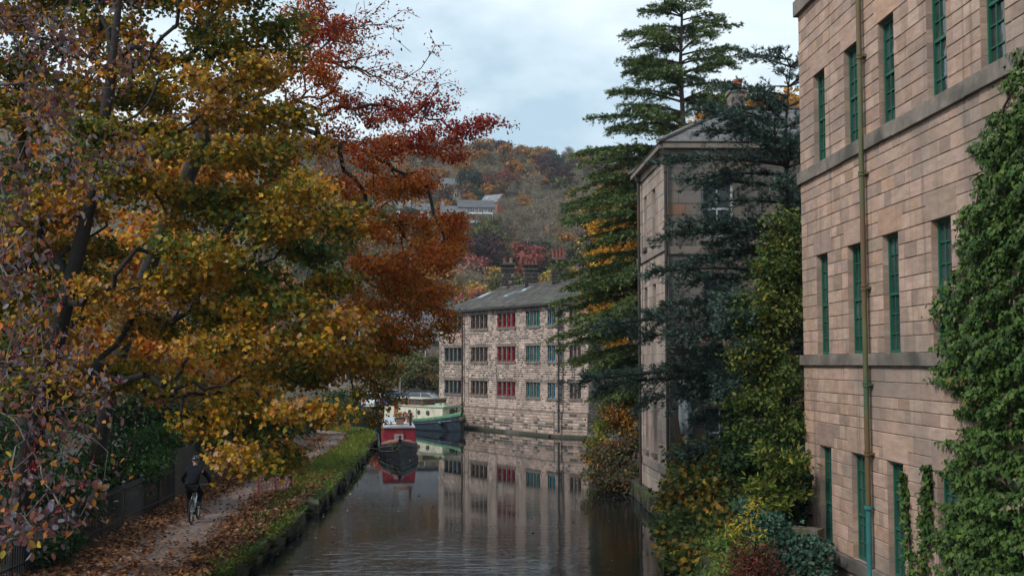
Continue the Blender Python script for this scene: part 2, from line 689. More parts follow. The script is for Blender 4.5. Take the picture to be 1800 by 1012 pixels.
def conifer(name, label, base, height, branches, pal, seed, trunk_r, needle=.24, nstep=.034, dens=1.0, bark=(.06, .045, .035), droop=.0, tmpl=T_TUFT, lm=None, lean=(0, 0), spray=.42, up=0.25, wild=.0, tw=.075):
    """branches: (z, azimuth, length, rise, droop). Flat sprays of short twigs along each limb."""
    rng = np.random.default_rng(seed)
    base = np.array(base, float)
    root = thing(name, label, 'tree', tuple(base))
    parts = []
    nseg = 14
    tz = np.linspace(0, height, nseg + 1)
    tp = base + np.stack([lean[0] * (tz / height) ** 2 + .06 * np.sin(tz), lean[1] * (tz / height) ** 2, tz], 1)
    tr = trunk_r * (1 - .93 * tz / height)
    parts.append(tubes(tp[:-1], tp[1:], tr[:-1], tr[1:], 9, bark))
    LP, LT, LN, LS, LC = [], [], [], [], []
    for (z, az, L, rise, dr) in branches:
        o = np.array([np.interp(z, tz, tp[:, k] - base[k]) for k in range(3)]) + base
        h = np.array([math.cos(az), math.sin(az), 0])
        side = np.array([-h[1], h[0], 0])
        m = max(5, int(L / .35))
        s = np.linspace(0, 1, m + 1)
        wob = .05 * L * np.sin(s * 5 + rng.random() * 6) * s
        pts = o + h * (L * s)[:, None] + side * wob[:, None] + np.array([0, 0, 1]) * (rise * L * s - dr * L * s ** 2.4)[:, None]
        rr = (.012 + .016 * L) * (1 - .88 * s)
        parts.append(tubes(pts[:-1], pts[1:], rr[:-1], rr[1:], 5, bark))
        nb = int(L / tw * dens)
        for q in range(nb):
            u = rng.uniform(.06, 1.0) ** .75
            p0 = np.array([np.interp(u, s, pts[:, k]) for k in range(3)])
            i = min(int(u * m), m - 1)
            d0 = pts[i + 1] - pts[i]
            d0 = d0 / np.linalg.norm(d0)
            sg = rng.choice([-1, 1])
            l2 = spray * min(L, 3.6) * (.22 + .78 * (1 - u ** 2.2)) * rng.uniform(.25, 1.0) * .62 + .16
            d2 = d0 * rng.uniform(.5, 1.1) + sg * side * rng.uniform(.25, 1.0) + np.array([0, 0, rng.uniform(-.34 - wild, .24 + wild) - droop])
            d2 = d2 / np.linalg.norm(d2)
            e0 = p0 + d2 * l2 + np.array([0, 0, -.10 * l2 * l2])
            parts.append(tubes(p0[None], e0[None], np.array([.008]), np.array([.003]), 3, bark))
            k = max(3, int(l2 / nstep))
            ss = rng.uniform(.02, 1, k)[:, None]
            pp = p0 + (e0 - p0) * ss + rng.normal(0, .025, (k, 3))
            tt = d2 * .8 + rng.normal(0, .42, (k, 3)) + np.array([0, 0, up])
            LP.append(pp); LT.append(tt)
            LN.append(rng.normal(0, .5, (k, 3)) + np.array([0, -.35, .75]))
            LS.append(needle * rng.uniform(.6, 1.2, k))
    V, F, C = join_arrays(parts)
    np_mesh('trunk', V, F, C, mat('bark_trunk', attr=True, rough=.95, noise=(9, .35), bump=(30, .6)), root)
    pos = np.concatenate(LP)
    V, F, C = leaf_arrays(pos, np.concatenate(LT), np.concatenate(LN), np.concatenate(LS), pal_noise(pos, pal, rng, .9, .35, seed), tmpl)
    np_mesh('crown', V, F, C, lm or leaf_mat('leaf_needle', .15, .6, .2), root)
    return root

def shrub(name, label, cat, base, clumps, pal, seed, nleaf, lsize, tmpl=T_OVAL, group=None, freq=.9, mixk=.5, stems=True, **kw):
    base = Vector(base)
    h = max(c[0][2] + c[1][2] for c in clumps) - base.z
    rng = np.random.default_rng(seed + 999)
    tr = [tuple(base), tuple(base + Vector((rng.normal(0, .03), rng.normal(0, .03), h * .12))), tuple(base + Vector((rng.normal(0, .08), 0, h * .28)))]
    colfn = lambda p, r: pal_noise(p, pal, r, freq, mixk, seed * .37)
    kw.setdefault('crown_name', 'foliage')
    kw.setdefault('trunk_name', 'stems')
    kw.setdefault('tip_r', .004)
    return broadleaf(name, label, cat, tr, clumps, colfn, seed, nleaf, lsize, tmpl, group=group, **kw)
# ------------------------------------------------------------------ the setting
R = random.Random(7)

def structure(name, mb, m, smooth=False):
    o = mb.build(name, m, smooth=smooth)
    o['kind'] = 'structure'
    return o

# water: dark still canal with fine ripples
wm = bpy.data.materials.new('canal_water')
wm.use_nodes = True
n, l = wm.node_tree.nodes, wm.node_tree.links
b = n['Principled BSDF']
b.inputs['Base Color'].default_value = (.006, .009, .011, 1)
b.inputs['Roughness'].default_value = .015
b.inputs['IOR'].default_value = 1.33
b.inputs['Specular IOR Level'].default_value = .5
tc = n.new('ShaderNodeTexCoord')
# the breeze ruffles the reach by the bridge; the far reach lies almost still
sx = n.new('ShaderNodeSeparateXYZ')
l.new(tc.outputs['Object'], sx.inputs[0])
calm = n.new('ShaderNodeMapRange')
calm.interpolation_type = 'SMOOTHSTEP'
for k_, v_ in (('From Min', 24), ('From Max', 52), ('To Min', 1.0), ('To Max', .05)):
    calm.inputs[k_].default_value = v_
gust = n.new('ShaderNodeTexNoise')
gust.inputs['Scale'].default_value = .22
gust.inputs['Detail'].default_value = 2
l.new(tc.outputs['Object'], gust.inputs['Vector'])
gm_ = n.new('ShaderNodeMapRange')
for k_, v_ in (('From Min', .35), ('From Max', .65), ('To Min', .35), ('To Max', 1.3)):
    gm_.inputs[k_].default_value = v_
l.new(gust.outputs['Fac'], gm_.inputs['Value'])
l.new(sx.outputs['Y'], calm.inputs['Value'])
ruff = n.new('ShaderNodeMath'); ruff.operation = 'MULTIPLY'
l.new(calm.outputs[0], ruff.inputs[0]); l.new(gm_.outputs[0], ruff.inputs[1])
last = None
for sc_, str_, dist, mp_s in ((1.0, .20, .05, (.7, 3.2, 1)), (1.0, .17, .03, (2.2, 10, 1)), (1.0, .006, .12, (.15, .35, 1))):
    mp = n.new('ShaderNodeMapping')
    mp.inputs['Scale'].default_value = mp_s
    mp.inputs['Rotation'].default_value = (0, 0, .12)
    t = n.new('ShaderNodeTexNoise')
    t.inputs['Scale'].default_value = sc_
    t.inputs['Detail'].default_value = 3
    bp = n.new('ShaderNodeBump')
    bp.inputs['Strength'].default_value = str_
    bp.inputs['Distance'].default_value = dist
    l.new(tc.outputs['Object'], mp.inputs['Vector'])
    l.new(mp.outputs['Vector'], t.inputs['Vector'])
    ml_ = n.new('ShaderNodeMath'); ml_.operation = 'MULTIPLY'
    l.new(t.outputs['Fac'], ml_.inputs[0]); l.new(ruff.outputs[0], ml_.inputs[1])
    l.new(ml_.outputs[0], bp.inputs['Height'])
    if last:
        l.new(last.outputs['Normal'], bp.inputs['Normal'])
    last = bp
l.new(last.outputs['Normal'], b.inputs['Normal'])
mb = MB()
mb.quad((-60, -6, 0), (20, -6, 0), (20, 99, 0), (-60, 99, 0))
structure('water', mb, wm)

def interp(Y, ys, xs):
    return float(np.interp(Y, ys, xs))

EY = [-6, 5, 27, 38, 47, 58, 70, 76, 80, 83, 86, 88]
EX = [-6.0, -6.0, -6.3, -6.5, -6.95, -7.55, -8.3, -9.0, -10.4, -12.8, -18, -34]
def left_edge(Y): return interp(Y, EY, EX)
def path_right(Y): return interp(Y, [-6, 20, 27, 38, 47, 63, 74, 82, 88], [-6.9, -7.0, -7.15, -8.35, -9.0, -9.5, -10.6, -16, -60])
def path_left(Y): return path_right(Y) - interp(Y, [-6, 27, 38, 50, 63, 88], [2.9, 2.7, 2.1, 1.75, 1.35, 1.6])

ZB = .5
Ys = [-6 + 1.0 * i for i in range(0, 95)]
pm = mat('towpath_earth', (.155, .108, .094), .95, noise=(2.2, .28), bump=(18, .5, .03), stain=[(1.1, (.10, .07, .055), .5, .72), (7, (.19, .145, .125), .58, .75)])
gm = mat('verge_soil', (.075, .085, .022), .95, noise=(3, .45), bump=(20, .7, .04), stain=(1.6, (.10, .055, .022), .55, .7))
sm = mat('woodland_soil', (.035, .028, .018), .95, noise=(1.5, .5), bump=(9, .7, .06))
mb_v, mb_p, mb_l = MB(), MB(), MB()
def rough_z(x, y): return .03 * math.sin(x * 3.1 + y * 1.3) + .02 * math.sin(y * 4.1 + x)
for a, c in zip(Ys, Ys[1:]):
    if c > 88:
        break
    def row(Y):
        e, pr, pl = left_edge(Y), path_right(Y), path_left(Y)
        if pr > e - .5: pr = e - .5
        if pl > pr - .6: pl = pr - .6
        return e, pr, pl
    (e0, r0, l0), (e1, r1, l1) = row(a), row(c)
    for k in range(4):
        t0, t1 = k / 4, (k + 1) / 4
        def vz(t, x, y): return ZB - .05 + .09 * math.sin(math.pi * t) + (rough_z(x, y) if 0 < t < 1 else 0)
        q = []
        for (ea, ra, y) in ((e0, r0, a), (e1, r1, c)):
            for t in (t0, t1):
                x = ea - .3 + (ra - .05 - ea + .3) * t
                q.append((x, y, vz(t, x, y)))
        mb_v.quad(q[0], q[1], q[3], q[2])
    for k in range(3):
        t0, t1 = k / 3, (k + 1) / 3
        mb_p.quad((r0 + (l0 - r0) * t0, a, ZB + .03 * math.sin(math.pi * t0)), (r0 + (l0 - r0) * t1, a, ZB + .03 * math.sin(math.pi * t1)),
                  (r1 + (l1 - r1) * t1, c, ZB + .03 * math.sin(math.pi * t1)), (r1 + (l1 - r1) * t0, c, ZB + .03 * math.sin(math.pi * t0)))
    def lz(s): return ZB - .01 + .18 * min(s, 1.2) / 1.2 + max(0, s - 3) * .085
    for s0, s1 in ((0, .5), (.5, 1.2), (1.2, 3), (3, 9), (9, 25), (25, 70)):
        mb_l.quad((l0 + .03 - s0, a, lz(s0)), (l0 - s1, a, lz(s1)), (l1 - s1, c, lz(s1)), (l1 + .03 - s0, c, lz(s0)))
structure('grass_verge', mb_v, gm, True)
structure('towpath', mb_p, pm, True)
structure('ground', mb_l, sm)

# right bank ground
RY = [-6, 20, 27, 36.5, 43.2, 48, 55, 66, 73.5, 77]
RX = [4.9, 4.6, 4.5, 4.75, 4.7, 4.3, 4.1, 4.4, 5.0, 5.6]
def right_edge(Y): return interp(Y, RY, RX)
mb = MB()
rys = list(range(-6, 78, 1)) + [78]
for a, c in zip(rys, rys[1:]):
    x0, x1 = right_edge(a), right_edge(c)
    zz = .7
    lim = 95 if a > 28.3 else (2.1 if a >= 27 else .75)
    k_ = 1 if a >= 27 else .45
    for (s0, s1, z0, z1) in ((0, .5, .45 * k_, .65 * k_), (.5, min(3, lim), .65 * k_, 1.0 * k_), (3, 90, 1.0, 1.3)):
        if s0 >= lim: continue
        mb.quad((x0 + s0, a, z0), (x1 + s0, c, z0), (x1 + s1, c, z1), (x0 + s1, a, z1))
    mb.quad((x0, a, -1), (x1, c, -1), (x1, c, .45), (x0, a, .45))
structure('garden_ground', mb, sm)

# canal bed and the land under everything, out past the hill
mb = MB()
mb.quad((-430, -40, -1.2), (430, -40, -1.2), (430, 1295, -1.2), (-430, 1295, -1.2))
structure('land', mb, sm)

# far bank, car park and the hill
HY = [96.4, 128, 150, 200, 260, 330, 420, 490, 560, 700, 1000, 1300]
HZ = [.72, .95, 2.6, 10.5, 25.0, 46, 74, 92, 100, 100, 92, 80]
def hill_z(x, y):
    z = np.interp(y, HY, HZ)
    k = np.clip((np.asarray(y) - 135) / 120, 0, 1.0)
    z = z + k * (2.2 * np.sin(x * .033 + 1.3) + 1.5 * np.sin(x * .071 + y * .021) - .10 * np.asarray(x) * np.clip((np.asarray(y) - 130) / 370, 0, 1.3))
    return z

def on_hill(px, py):
    """world point where the sight line through a photo pixel meets the hill"""
    d, y = ray(px, py), 100.0
    while y < 900:
        p = Vector((0, 0, CAMZ)) + d * (y / d.y)
        if p.z <= float(hill_z(p.x, p.y)):
            return p
        y += .5
    return None

hm = mat('hill_ground', (.055, .042, .02), .95, noise=(.05, .4), bump=(.6, .6, .3),
         stain=[(.02, (.11, .085, .035), .5, .62), (.3, (.05, .03, .012), .5, .7)])
xs = np.concatenate([np.linspace(-420, -130, 20), np.linspace(-120, 120, 61), np.linspace(130, 420, 20)])
ysb = np.array([96.4, 100, 110, 120, 128] + list(np.linspace(134, 560, 72)) + list(np.linspace(580, 1290, 30)))
gx, gy = np.meshgrid(xs, ysb)
gz = hill_z(gx, gy)
V = np.stack([gx.ravel(), gy.ravel(), gz.ravel()], 1)
nx, ny = len(xs), len(ysb)
ii = (np.arange(ny - 1)[:, None] * nx + np.arange(nx - 1)[None]).ravel()
F = np.stack([ii, ii + 1, ii + nx + 1, ii + nx], 1)
o = np_mesh('hill', V, [F], np.ones((len(V), 3)), hm)
o['kind'] = 'structure'
mb = MB()
mb.quad((-420, 96.4, -1.2), (12, 96.4, -1.2), (12, 96.4, .72), (-420, 96.4, .72))
mb.add([(6.2, 77, .62), (60, 77, .62), (60, 97, .80), (-4.5, 97, .80), (-4.3, 93.5, .75)], ((0, 1, 2, 3, 4),))
structure('far_bank', mb, sm)
mb = MB()
mb.quad((-40, 98.5, .80), (-4.5, 98.5, .80), (-4.5, 127, .99), (-40, 127, .99))
structure('car_park', mb, mat('asphalt', (.06, .06, .062), .9, noise=(3, .3), bump=(60, .3)))

# canal wall of mossy stones along the towpath
mb = MB()
rng = random.Random(11)
moss = [(.03, .03, .018), (.042, .05, .013), (.055, .066, .015), (.045, .038, .028), (.025, .022, .018), (.065, .056, .042)]
y = 4.0
while y < 87.4:
    L = rng.uniform(.55, 1.15)
    y2 = min(y + L, 87.9)
    if not (36.2 < y < 38.6):
        a, c = Vector((left_edge(y), y, 0)), Vector((left_edge(y2), y2, 0))
        ang = math.atan2(c.y - a.y, c.x - a.x)
        m = (a + c) / 2
        nrm = Vector((-(c - a).y, (c - a).x, 0)).normalized()
        ln = (c - a).length - .03
        for (zc, hh, wd, inn) in ((.31, .26, .52, .22), (.04, .30, .5, .26), (-.3, .38, .5, .26)):
            q = m + nrm * (inn + rng.uniform(-.09, .09))
            mb.box((q.x, q.y, zc + rng.uniform(-.05, .03)), (ln, wd, hh - .02), ang + rng.uniform(-.05, .05), vary(rng.choice(moss), rng, .3), rx=rng.uniform(-.1, .1), ry=rng.uniform(-.06, .06), taper=rng.uniform(.86, .98))
    y = y2
cw = mb.build('canal_wall', mat('mossy_stone', attr=True, rough=.95, noise=(5, .45), bump=(16, .9, .04), stain=(3.5, (.055, .072, .010), .5, .64)), bevel=.03)
tag(cw, 'low mossy stone wall edging the canal beside the towpath', 'canal wall')

# right bank retaining wall
mb = MB()
y = 9.0
while y < 76:
    L = rng.uniform(.5, 1.0)
    for zc in (-.15, .14, .4):
        x = right_edge(y + L / 2)
        mb.box((x + .12 + rng.uniform(-.04, .03), y + L / 2, zc), (.5, L - .03, .27), -.02, vary(rng.choice(moss), rng, .25))
    y += L
tag(mb.build('bank_wall', mat('bank_stone', attr=True, rough=.95, noise=(5, .45), bump=(16, .9, .04), stain=(1.2, (.03, .03, .02), .45, .65)), bevel=.03), 'dark stone retaining wall below the garden shrubs at the right bank', 'bank wall')

# slabs fallen out of the broken bank
for i, (px, py, s, rz, rx, ry, lab) in enumerate((
        (548, 890, (.5, .75, .42), .25, .25, .1, 'pale square stone block standing upright at the broken canal edge'),
        (528, 890, (.55, 1.3, .28), .5, -.28, .35, 'long dark stone slab slumped down the broken canal edge'),
        (520, 906, (.45, .6, .25), -.3, .1, -.1, 'small dark stone lying at the waterline below the slumped slab'))):
    mb = MB()
    p = G(px, py, .2)
    mb.box((0, 0, 0), s, 0, vary((.13, .12, .09) if i == 0 else (.06, .055, .04), rng), taper=.88)
    o = mb.build('stone_slab', MATS['mossy_stone'], bevel=.05)
    o.location = (p.x, p.y, .16 + (.06 if i == 0 else 0))
    o.rotation_euler = (rx, ry, rz)
    tag(o, lab, 'stone', 'stones fallen from the canal edge')

# stuff: fallen leaves, grass, leaves on the water
nr = np.random.default_rng(5)
def scatter_leaves(name, pos, size, pal, label, tm=T_OVAL, upright=.25, kind='leaves'):
    k = len(pos)
    t = nr.normal(0, 1, (k, 3)); t[:, 2] *= upright
    nn = nr.normal(0, .35, (k, 3)) + np.array([0, 0, 1])
    V, F, C = leaf_arrays(pos, t, nn, size * nr.uniform(.6, 1.3, k), pick(pal, nr.random(k)) * nr.uniform(.6, 1.3, (k, 1)), tm)
    o = np_mesh(name, V, F, C, leaf_mat('leaf_litter', .1, .75, .2))
    return tag(o, label, kind, kind='stuff')

pts = []
for _ in range(5200):
    Y = 22 + 26 * nr.random() ** 1.1
    r, e = path_right(Y), left_edge(Y)
    t = nr.random() ** .8
    pts.append((e - .1 + (r - e) * t, Y, ZB + .05 + nr.uniform(0, .06)))
while len(pts) < 25200:
    Y = nr.uniform(20, 50) if nr.random() < .75 else nr.uniform(30, 72)
    r, lft = path_right(Y), path_left(Y)
    u = nr.random()
    near = np.clip((31 - Y) / 6, 0, 1)
    s = nr.random()
    if s < .42 + .1 * near:
        x = lft + abs(nr.normal(0, .5 + .45 * near)) - .25
    elif s < .66:
        x = r + .25 - abs(nr.normal(0, .4 + .5 * near)) + .1
    elif s < .66 + .2 * near + .03:
        x = nr.uniform(lft, r)
    else:
        x = lft - abs(nr.normal(0, .9))
    x = min(x, left_edge(Y) - .45)
    z = ZB + .035 + .03 * math.sin(math.pi * np.clip((x - lft) / (r - lft), 0, 1))
    if x < lft: z = ZB + .02 + .16 * min(lft - x, 1.2) / 1.2
    if x > r: z = ZB + .06
    pts.append((x, Y, z + nr.uniform(0, .03)))
scatter_leaves('fallen_leaves', np.array(pts), .10, [((.20, .075, .028), 3), ((.13, .05, .025), 3), ((.30, .14, .045), 2), ((.28, .17, .10), 1.2), ((.07, .03, .02), 2)],
               'rust brown fallen leaves drifted along the towpath edges', T_MAPLE)
pts = []
for _ in range(200):
    Y = nr.uniform(24, 80) if nr.random() < .5 else nr.uniform(26, 45)
    e = left_edge(Y)
    x = e + abs(nr.exponential(1.4)) + .05 if nr.random() < .6 else nr.uniform(e, 4)
    pts.append((min(x, 4.2), Y, .006))
for _ in range(110):
    p = G(nr.uniform(590, 690), nr.uniform(790, 850), 0)
    pts.append((max(p.x, left_edge(p.y) + .08), p.y, .006))
scatter_leaves('floating_leaves', np.array(pts), .075, [((.35, .30, .25), 2), ((.3, .14, .05), 2), ((.12, .07, .04), 1)], 'small pale leaves floating on the dark canal water', T_OVAL, 0.02)

def blades(name, pos, h, pal, label):
    k = len(pos)
    t = nr.normal(0, .38, (k, 3)) + np.array([0, 0, 1])
    nn = nr.normal(0, 1, (k, 3)); nn[:, 2] *= .2
    cols = pal_noise(pos, pal, nr, .8, .5, 3.1)
    mossy_ = nr.random(k) < np.clip((44 - pos[:, 1]) / 14, 0, .75)      # mossier, duller turf nearer the bridge
    cols[mossy_] = pal_noise(pos, [((.06, .07, .018), 3), ((.085, .09, .022), 2), ((.10, .07, .03), 1.3), ((.04, .05, .015), 2)], nr, 1.2, .4, 1)[mossy_]
    hh = h * nr.uniform(.5, 1.4, k) * np.where(nr.random(k) < .05, 2.2, 1)
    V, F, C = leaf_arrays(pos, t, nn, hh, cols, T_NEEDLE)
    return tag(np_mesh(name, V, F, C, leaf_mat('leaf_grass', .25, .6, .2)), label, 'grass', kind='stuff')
pts = []
while len(pts) < 60000:
    Y = 22 + 62 * nr.random() ** .95
    if Y < 44 and sn(np.array([[Y * 1.0, nr.random() * .6, 0]]), 1.1, 5)[0] + (Y - 34) * .07 < nr.uniform(-.5, .6): continue
    r, e = path_right(Y), left_edge(Y)
    t = nr.random()
    x = e - .1 + (min(r, e - .5) + .12 - e) * t
    if 36 < Y < 38.8 and x > e - .8: continue
    pts.append((x, Y, ZB - .03 + .08 * math.sin(math.pi * t)))
blades('verge_grass', np.array(pts), .085, [((.12, .155, .022), 3), ((.16, .20, .03), 4), ((.07, .095, .02), 2), ((.18, .14, .05), 1)], 'short bright green grass along the verge between towpath and canal')
# weeds hanging over the stone edge
pts = []
while len(pts) < 9000:
    Y = nr.uniform(22, 60)
    if 36 < Y < 38.6: continue
    if sn(np.array([[Y, 0, 0]]), 1.3, 2)[0] < nr.uniform(-.6, .3): continue
    e = left_edge(Y)
    pts.append((e - nr.uniform(-.06, .28), Y, ZB + nr.normal(-.06, .08)))
k = len(pts)
pts = np.array(pts)
t = nr.normal(0, .6, (k, 3)) + np.array([.35, 0, .3]); nn = nr.normal(0, .5, (k, 3)) + np.array([.2, -.4, .8])
V, F, C = leaf_arrays(pts, t, nn, .085 * nr.uniform(.5, 1.4, k), pal_noise(pts, [((.075, .12, .02), 4), ((.12, .16, .025), 3), ((.17, .13, .03), 1), ((.14, .06, .03), 1.2)], nr, 1.0, .6, 8), T_OVAL)
tag(np_mesh('weeds', V, F, C, leaf_mat('leaf_grass')), 'leafy green weeds along the top of the mossy canal wall', 'weeds', kind='stuff')
# ------------------------------------------------------------------ the mill on the right
brng = random.Random(21)
ashlar = mat('ashlar', attr=True, rough=.93, noise=(2.4, .2, (1, 1, 4)), bump=(22, .45, .02), stain=[(.55, (.17, .14, .115), .62, .8), (1.3, (.135, .11, .085), .57, .80, (3, 3, .16)), (.32, (.22, .18, .155), .52, .72)])
band_m = mat('ashlar_band', (.21, .175, .145), .93, noise=(2.5, .3), bump=(20, .5, .02), stain=(.9, (.085, .075, .065), .46, .66))
green_p = mat('green_paint', (.012, .105, .066), .42, noise=(6, .18), bump=(40, .08))
pane_m = mat('old_glass', (.05, .06, .06), .05, noise=(.7, 1.0), spec=.8, bump=(1.6, .12, .05))
ASH = [(.41, .285, .225), (.42, .295, .24), (.44, .32, .265), (.38, .265, .215), (.43, .30, .24), (.40, .295, .25), (.43, .285, .21), (.36, .26, .215), (.42, .30, .25)]
def ash(u, v):
    c = vary(brng.choice(ASH), brng, .19); c = (c[0] * 1.03, c[1] * .985, c[2] * .93)
    return lerp3(c, (.24, .19, .16), .5) if brng.random() < .05 else c

MO = Vector((7.43, 29.0, -.8))
MU = Vector((.0425, -1, 0)).normalized()
MN = Vector((-1, -.0425, 0)).normalized()
mill = thing('mill', 'tall pinkish sandstone mill with green sash windows and ivy, filling the right side', 'mill building', (7.43, 29.0, 0))
WB, WT = -.8, 16.2
win_y = [27.38, 25.12, 22.98, 20.52, 18.32, 16.1, 13.9, 11.7]
rows = [(.69, 3.02), (5.2, 7.62), (9.86, 12.08)]
ops, sols = [], []
for wy in win_y:
    uc = 29 - wy
    for r in rows:
        ops.append((uc - .43, uc + .43, r[0] - WB, r[1] - WB))
        sols.append((uc - .66, uc + .66, r[1] - WB, r[1] - WB + .56))
mb = MB()
LEN = 20.5
block_wall(mb, MO, MU, (0, 0, 1), LEN, WT - WB, (.24, .33), (.24, .64), .0125, .015, ash, (.15, .115, .093), brng, ops, sols, depth=.24)
# far end wall and the mass behind (set back behind the windows)
def mp(u, n_, z): return MO + MU * u + MN * n_ + Vector((0, 0, z + .8))
for (a, c) in ((mp(0, 0, WB), mp(0, -9, WB)),):
    block_wall(mb, c, (a - c), (0, 0, 1), 9, WT - WB, (.26, .34), (.4, .9), .014, .014, ash, (.16, .13, .105), brng)
pts = [mp(.02, -.30, WB), mp(LEN, -.30, WB), mp(LEN, -9, WB), mp(.02, -9, WB)]
top = [p + Vector((0, 0, WT - WB)) for p in pts]
mb.add(pts + top, ((0, 1, 5, 4), (1, 2, 6, 5), (2, 3, 7, 6), (3, 0, 4, 7), (4, 5, 6, 7)), (.3, .22, .18))
mb.quad(mp(0, 0, WT), mp(LEN, 0, WT), mp(LEN, -.3, WT), mp(0, -.3, WT), (.3, .22, .18))
mb.build('wall', ashlar, mill, world=True)
# string courses, made of long stones
for zb, zt, pr in ((.40, .69, .10), (4.95, 5.2, .09), (9.55, 9.86, .09), (13.95, 14.35, .12)):
    mb = MB()
    u = -.08
    while u < LEN:
        e = min(u + brng.uniform(1.2, 2.1), LEN)
        zj = brng.uniform(-.008, .008)
        c = mp((u + e) / 2, pr / 2 - .02 + .004, (zb + zt) / 2 + zj)
        L = e - u - .012
        mb.box(c, (pr + .04, L, zt - zb), math.atan2(-MU.x, MU.y) , vary((1, 1, 1), brng, .1))
        u = e
    # return round the far corner
    mb.box(mp(-.055, -1.5, (zb + zt) / 2), (3.0, .1, zt - zb - .004), math.atan2(-MU.x, MU.y))
    mb.build('string_course', band_m, mill, world=True, bevel=.012)
wrng = random.Random(4)
for wy in win_y:
    uc = 29 - wy
    for ri, r in enumerate(rows):
        mbf, mbp = MB(), MB()
        u0, u1, z0, z1 = uc - .43, uc + .43, r[0], r[1]
        dn = -.15
        def bar(ua, ub, za, zb, d0, d1, m_=mbf):
            q = [mp(ua, d0, za), mp(ub, d0, za), mp(ub, d0, zb), mp(ua, d0, zb), mp(ua, d1, za), mp(ub, d1, za), mp(ub, d1, zb), mp(ua, d1, zb)]
            m_.add(q, ((0, 1, 2, 3), (7, 6, 5, 4), (0, 4, 5, 1), (1, 5, 6, 2), (2, 6, 7, 3), (3, 7, 4, 0)))
        f = .055
        zm = z0 + (z1 - z0) * (.42 if ri == 0 else .5)
        bar(u0, u0 + f, z0, z1, dn + .04, dn - .04); bar(u1 - f, u1, z0, z1, dn + .04, dn - .04)
        bar(u0 + f, u1 - f, z0, z0 + .075, dn + .045, dn - .04); bar(u0 + f, u1 - f, z1 - f, z1, dn + .04, dn - .04)
        bar(u0 + f, u1 - f, zm - .03, zm + .03, dn + .035, dn - .04)
        for k in (1, 2):
            uu = u0 + (u1 - u0) * k / 3
            bar(uu - .013, uu + .013, z0 + .075, z1 - f, dn + .02, dn - .03)
        for k in (1, 2, 4, 5):
            zz = z0 + (z1 - z0) * k / 6
            bar(u0 + f, u1 - f, zz - .013, zz + .013, dn + .018, dn - .03)
        w = mbf.build('window', green_p, mill, world=True)
        # small panes, each lying a little differently in its putty
        for ku in range(3):
            for kz in range(6):
                ua, ub = u0 + (u1 - u0) * ku / 3, u0 + (u1 - u0) * (ku + 1) / 3
                za, zb_ = z0 + (z1 - z0) * kz / 6, z0 + (z1 - z0) * (kz + 1) / 6
                t1, t2 = wrng.uniform(-.006, .006), wrng.uniform(-.006, .006)
                mbp.quad(mp(ua, dn - .012 + t1, za), mp(ub, dn - .012 - t1, za), mp(ub, dn - .012 + t2, zb_), mp(ua, dn - .012 - t2, zb_))
        pn = mbp.build('pane', pane_m, mill, world=True, fixn=False)
        pn.parent = w
# downpipe with collars, teal at the foot
pu = 29 - 24.2
mb = MB()
mb.tube([mp(pu, .13, 2.02), mp(pu, .13, WT)], .058, 12)
for z in (3.1, 4.55, 6.6, 9.05, 11.6, 14.6):
    mb.lathe([(.058, -.05), (.082, -.05), (.082, -.015), (.068, -.01), (.068, .015), (.082, .02), (.082, .05), (.058, .05)], mp(pu, .13, z), 12)
    mb.box(mp(pu, .05, z), (.12, .26, .05), math.atan2(-MU.x, MU.y))
mb.build('downpipe', mat('pipe_paint', (.10, .105, .042), .55, noise=(2, .3, (3, 3, .5)), stain=[(1.2, (.13, .075, .03), .52, .64, (2, 2, .5)), (.8, (.045, .10, .06), .55, .7)]), mill, world=True, smooth=False)
mb = MB()
mb.tube([mp(pu, .13, -.2), mp(pu, .13, 2.0)], .06, 12)
mb.lathe([(.07, -.06), (.1, -.06), (.1, .0), (.085, .01), (.07, .01)], mp(pu, .13, 2.0), 12)
mb.build('downpipe', mat('pipe_teal', (.03, .16, .17), .5, noise=(3, .25)), mill, world=True)
mb = MB()
c = mp(.45, .05, .12)
ring = [c + MN * (.02 + .05 * (1 - math.cos(a))) + MU * (.08 * math.sin(a)) + Vector((0, 0, .09 * math.cos(a) - .09)) for a in [k * math.pi / 8 for k in range(17)]]
mb.tube(ring, .014, 6, cap=False)
mb.tube([c - MN * .06, c + MN * .04], .02, 6)
mb.build('mooring_ring', mat('rusty_iron', (.06, .035, .025), .7, noise=(20, .4)), mill, world=True)

# ivy on the mill
irng = np.random.default_rng(33)
def on_mill(px, py):
    return onplane(px, py, MO, MN)
EDGE = [(20, 1880), (90, 1815), (130, 1790), (190, 1765), (240, 1745), (300, 1722), (380, 1722), (450, 1690), (540, 1662), (630, 1655), (700, 1690), (760, 1690), (830, 1682), (880, 1664), (950, 1668), (1012, 1652), (1100, 1640)]
pos = []
while len(pos) < 54000:
    py, px = irng.uniform(20, 1090), irng.uniform(1600, 2000)
    ex = np.interp(py, [e[0] for e in EDGE], [e[1] for e in EDGE])
    ex += 14 * math.sin(py * .045) + 10 * math.sin(py * .11 + 1) + 6 * math.sin(py * .23 + 2) + irng.normal(0, 8)
    if px < ex: continue
    p = on_mill(px, py)
    lump = float(sn(np.array([[p.y * 1.3, p.z, .3 * p.y * p.z]]), 1.15, 3.0)[0])
    if lump < -.3 and irng.random() < .6: continue
    thick = .07 + min(1, (px - ex) / 70) * (.28 + .24 * lump)
    k = MN * (max(.05, thick) * (irng.random() ** .4)) - Vector((0, 0, .12 * max(0, -lump)))
    pos.append(tuple(p + k))
pos = np.array(pos)
kk = len(pos)
ivy = thing('ivy', 'large thick green ivy covering the near part of the mill wall', 'ivy', tuple(on_mill(1760, 1090)))
t = irng.normal(0, .45, (kk, 3)) + np.array([-.35, -.1, -.8])
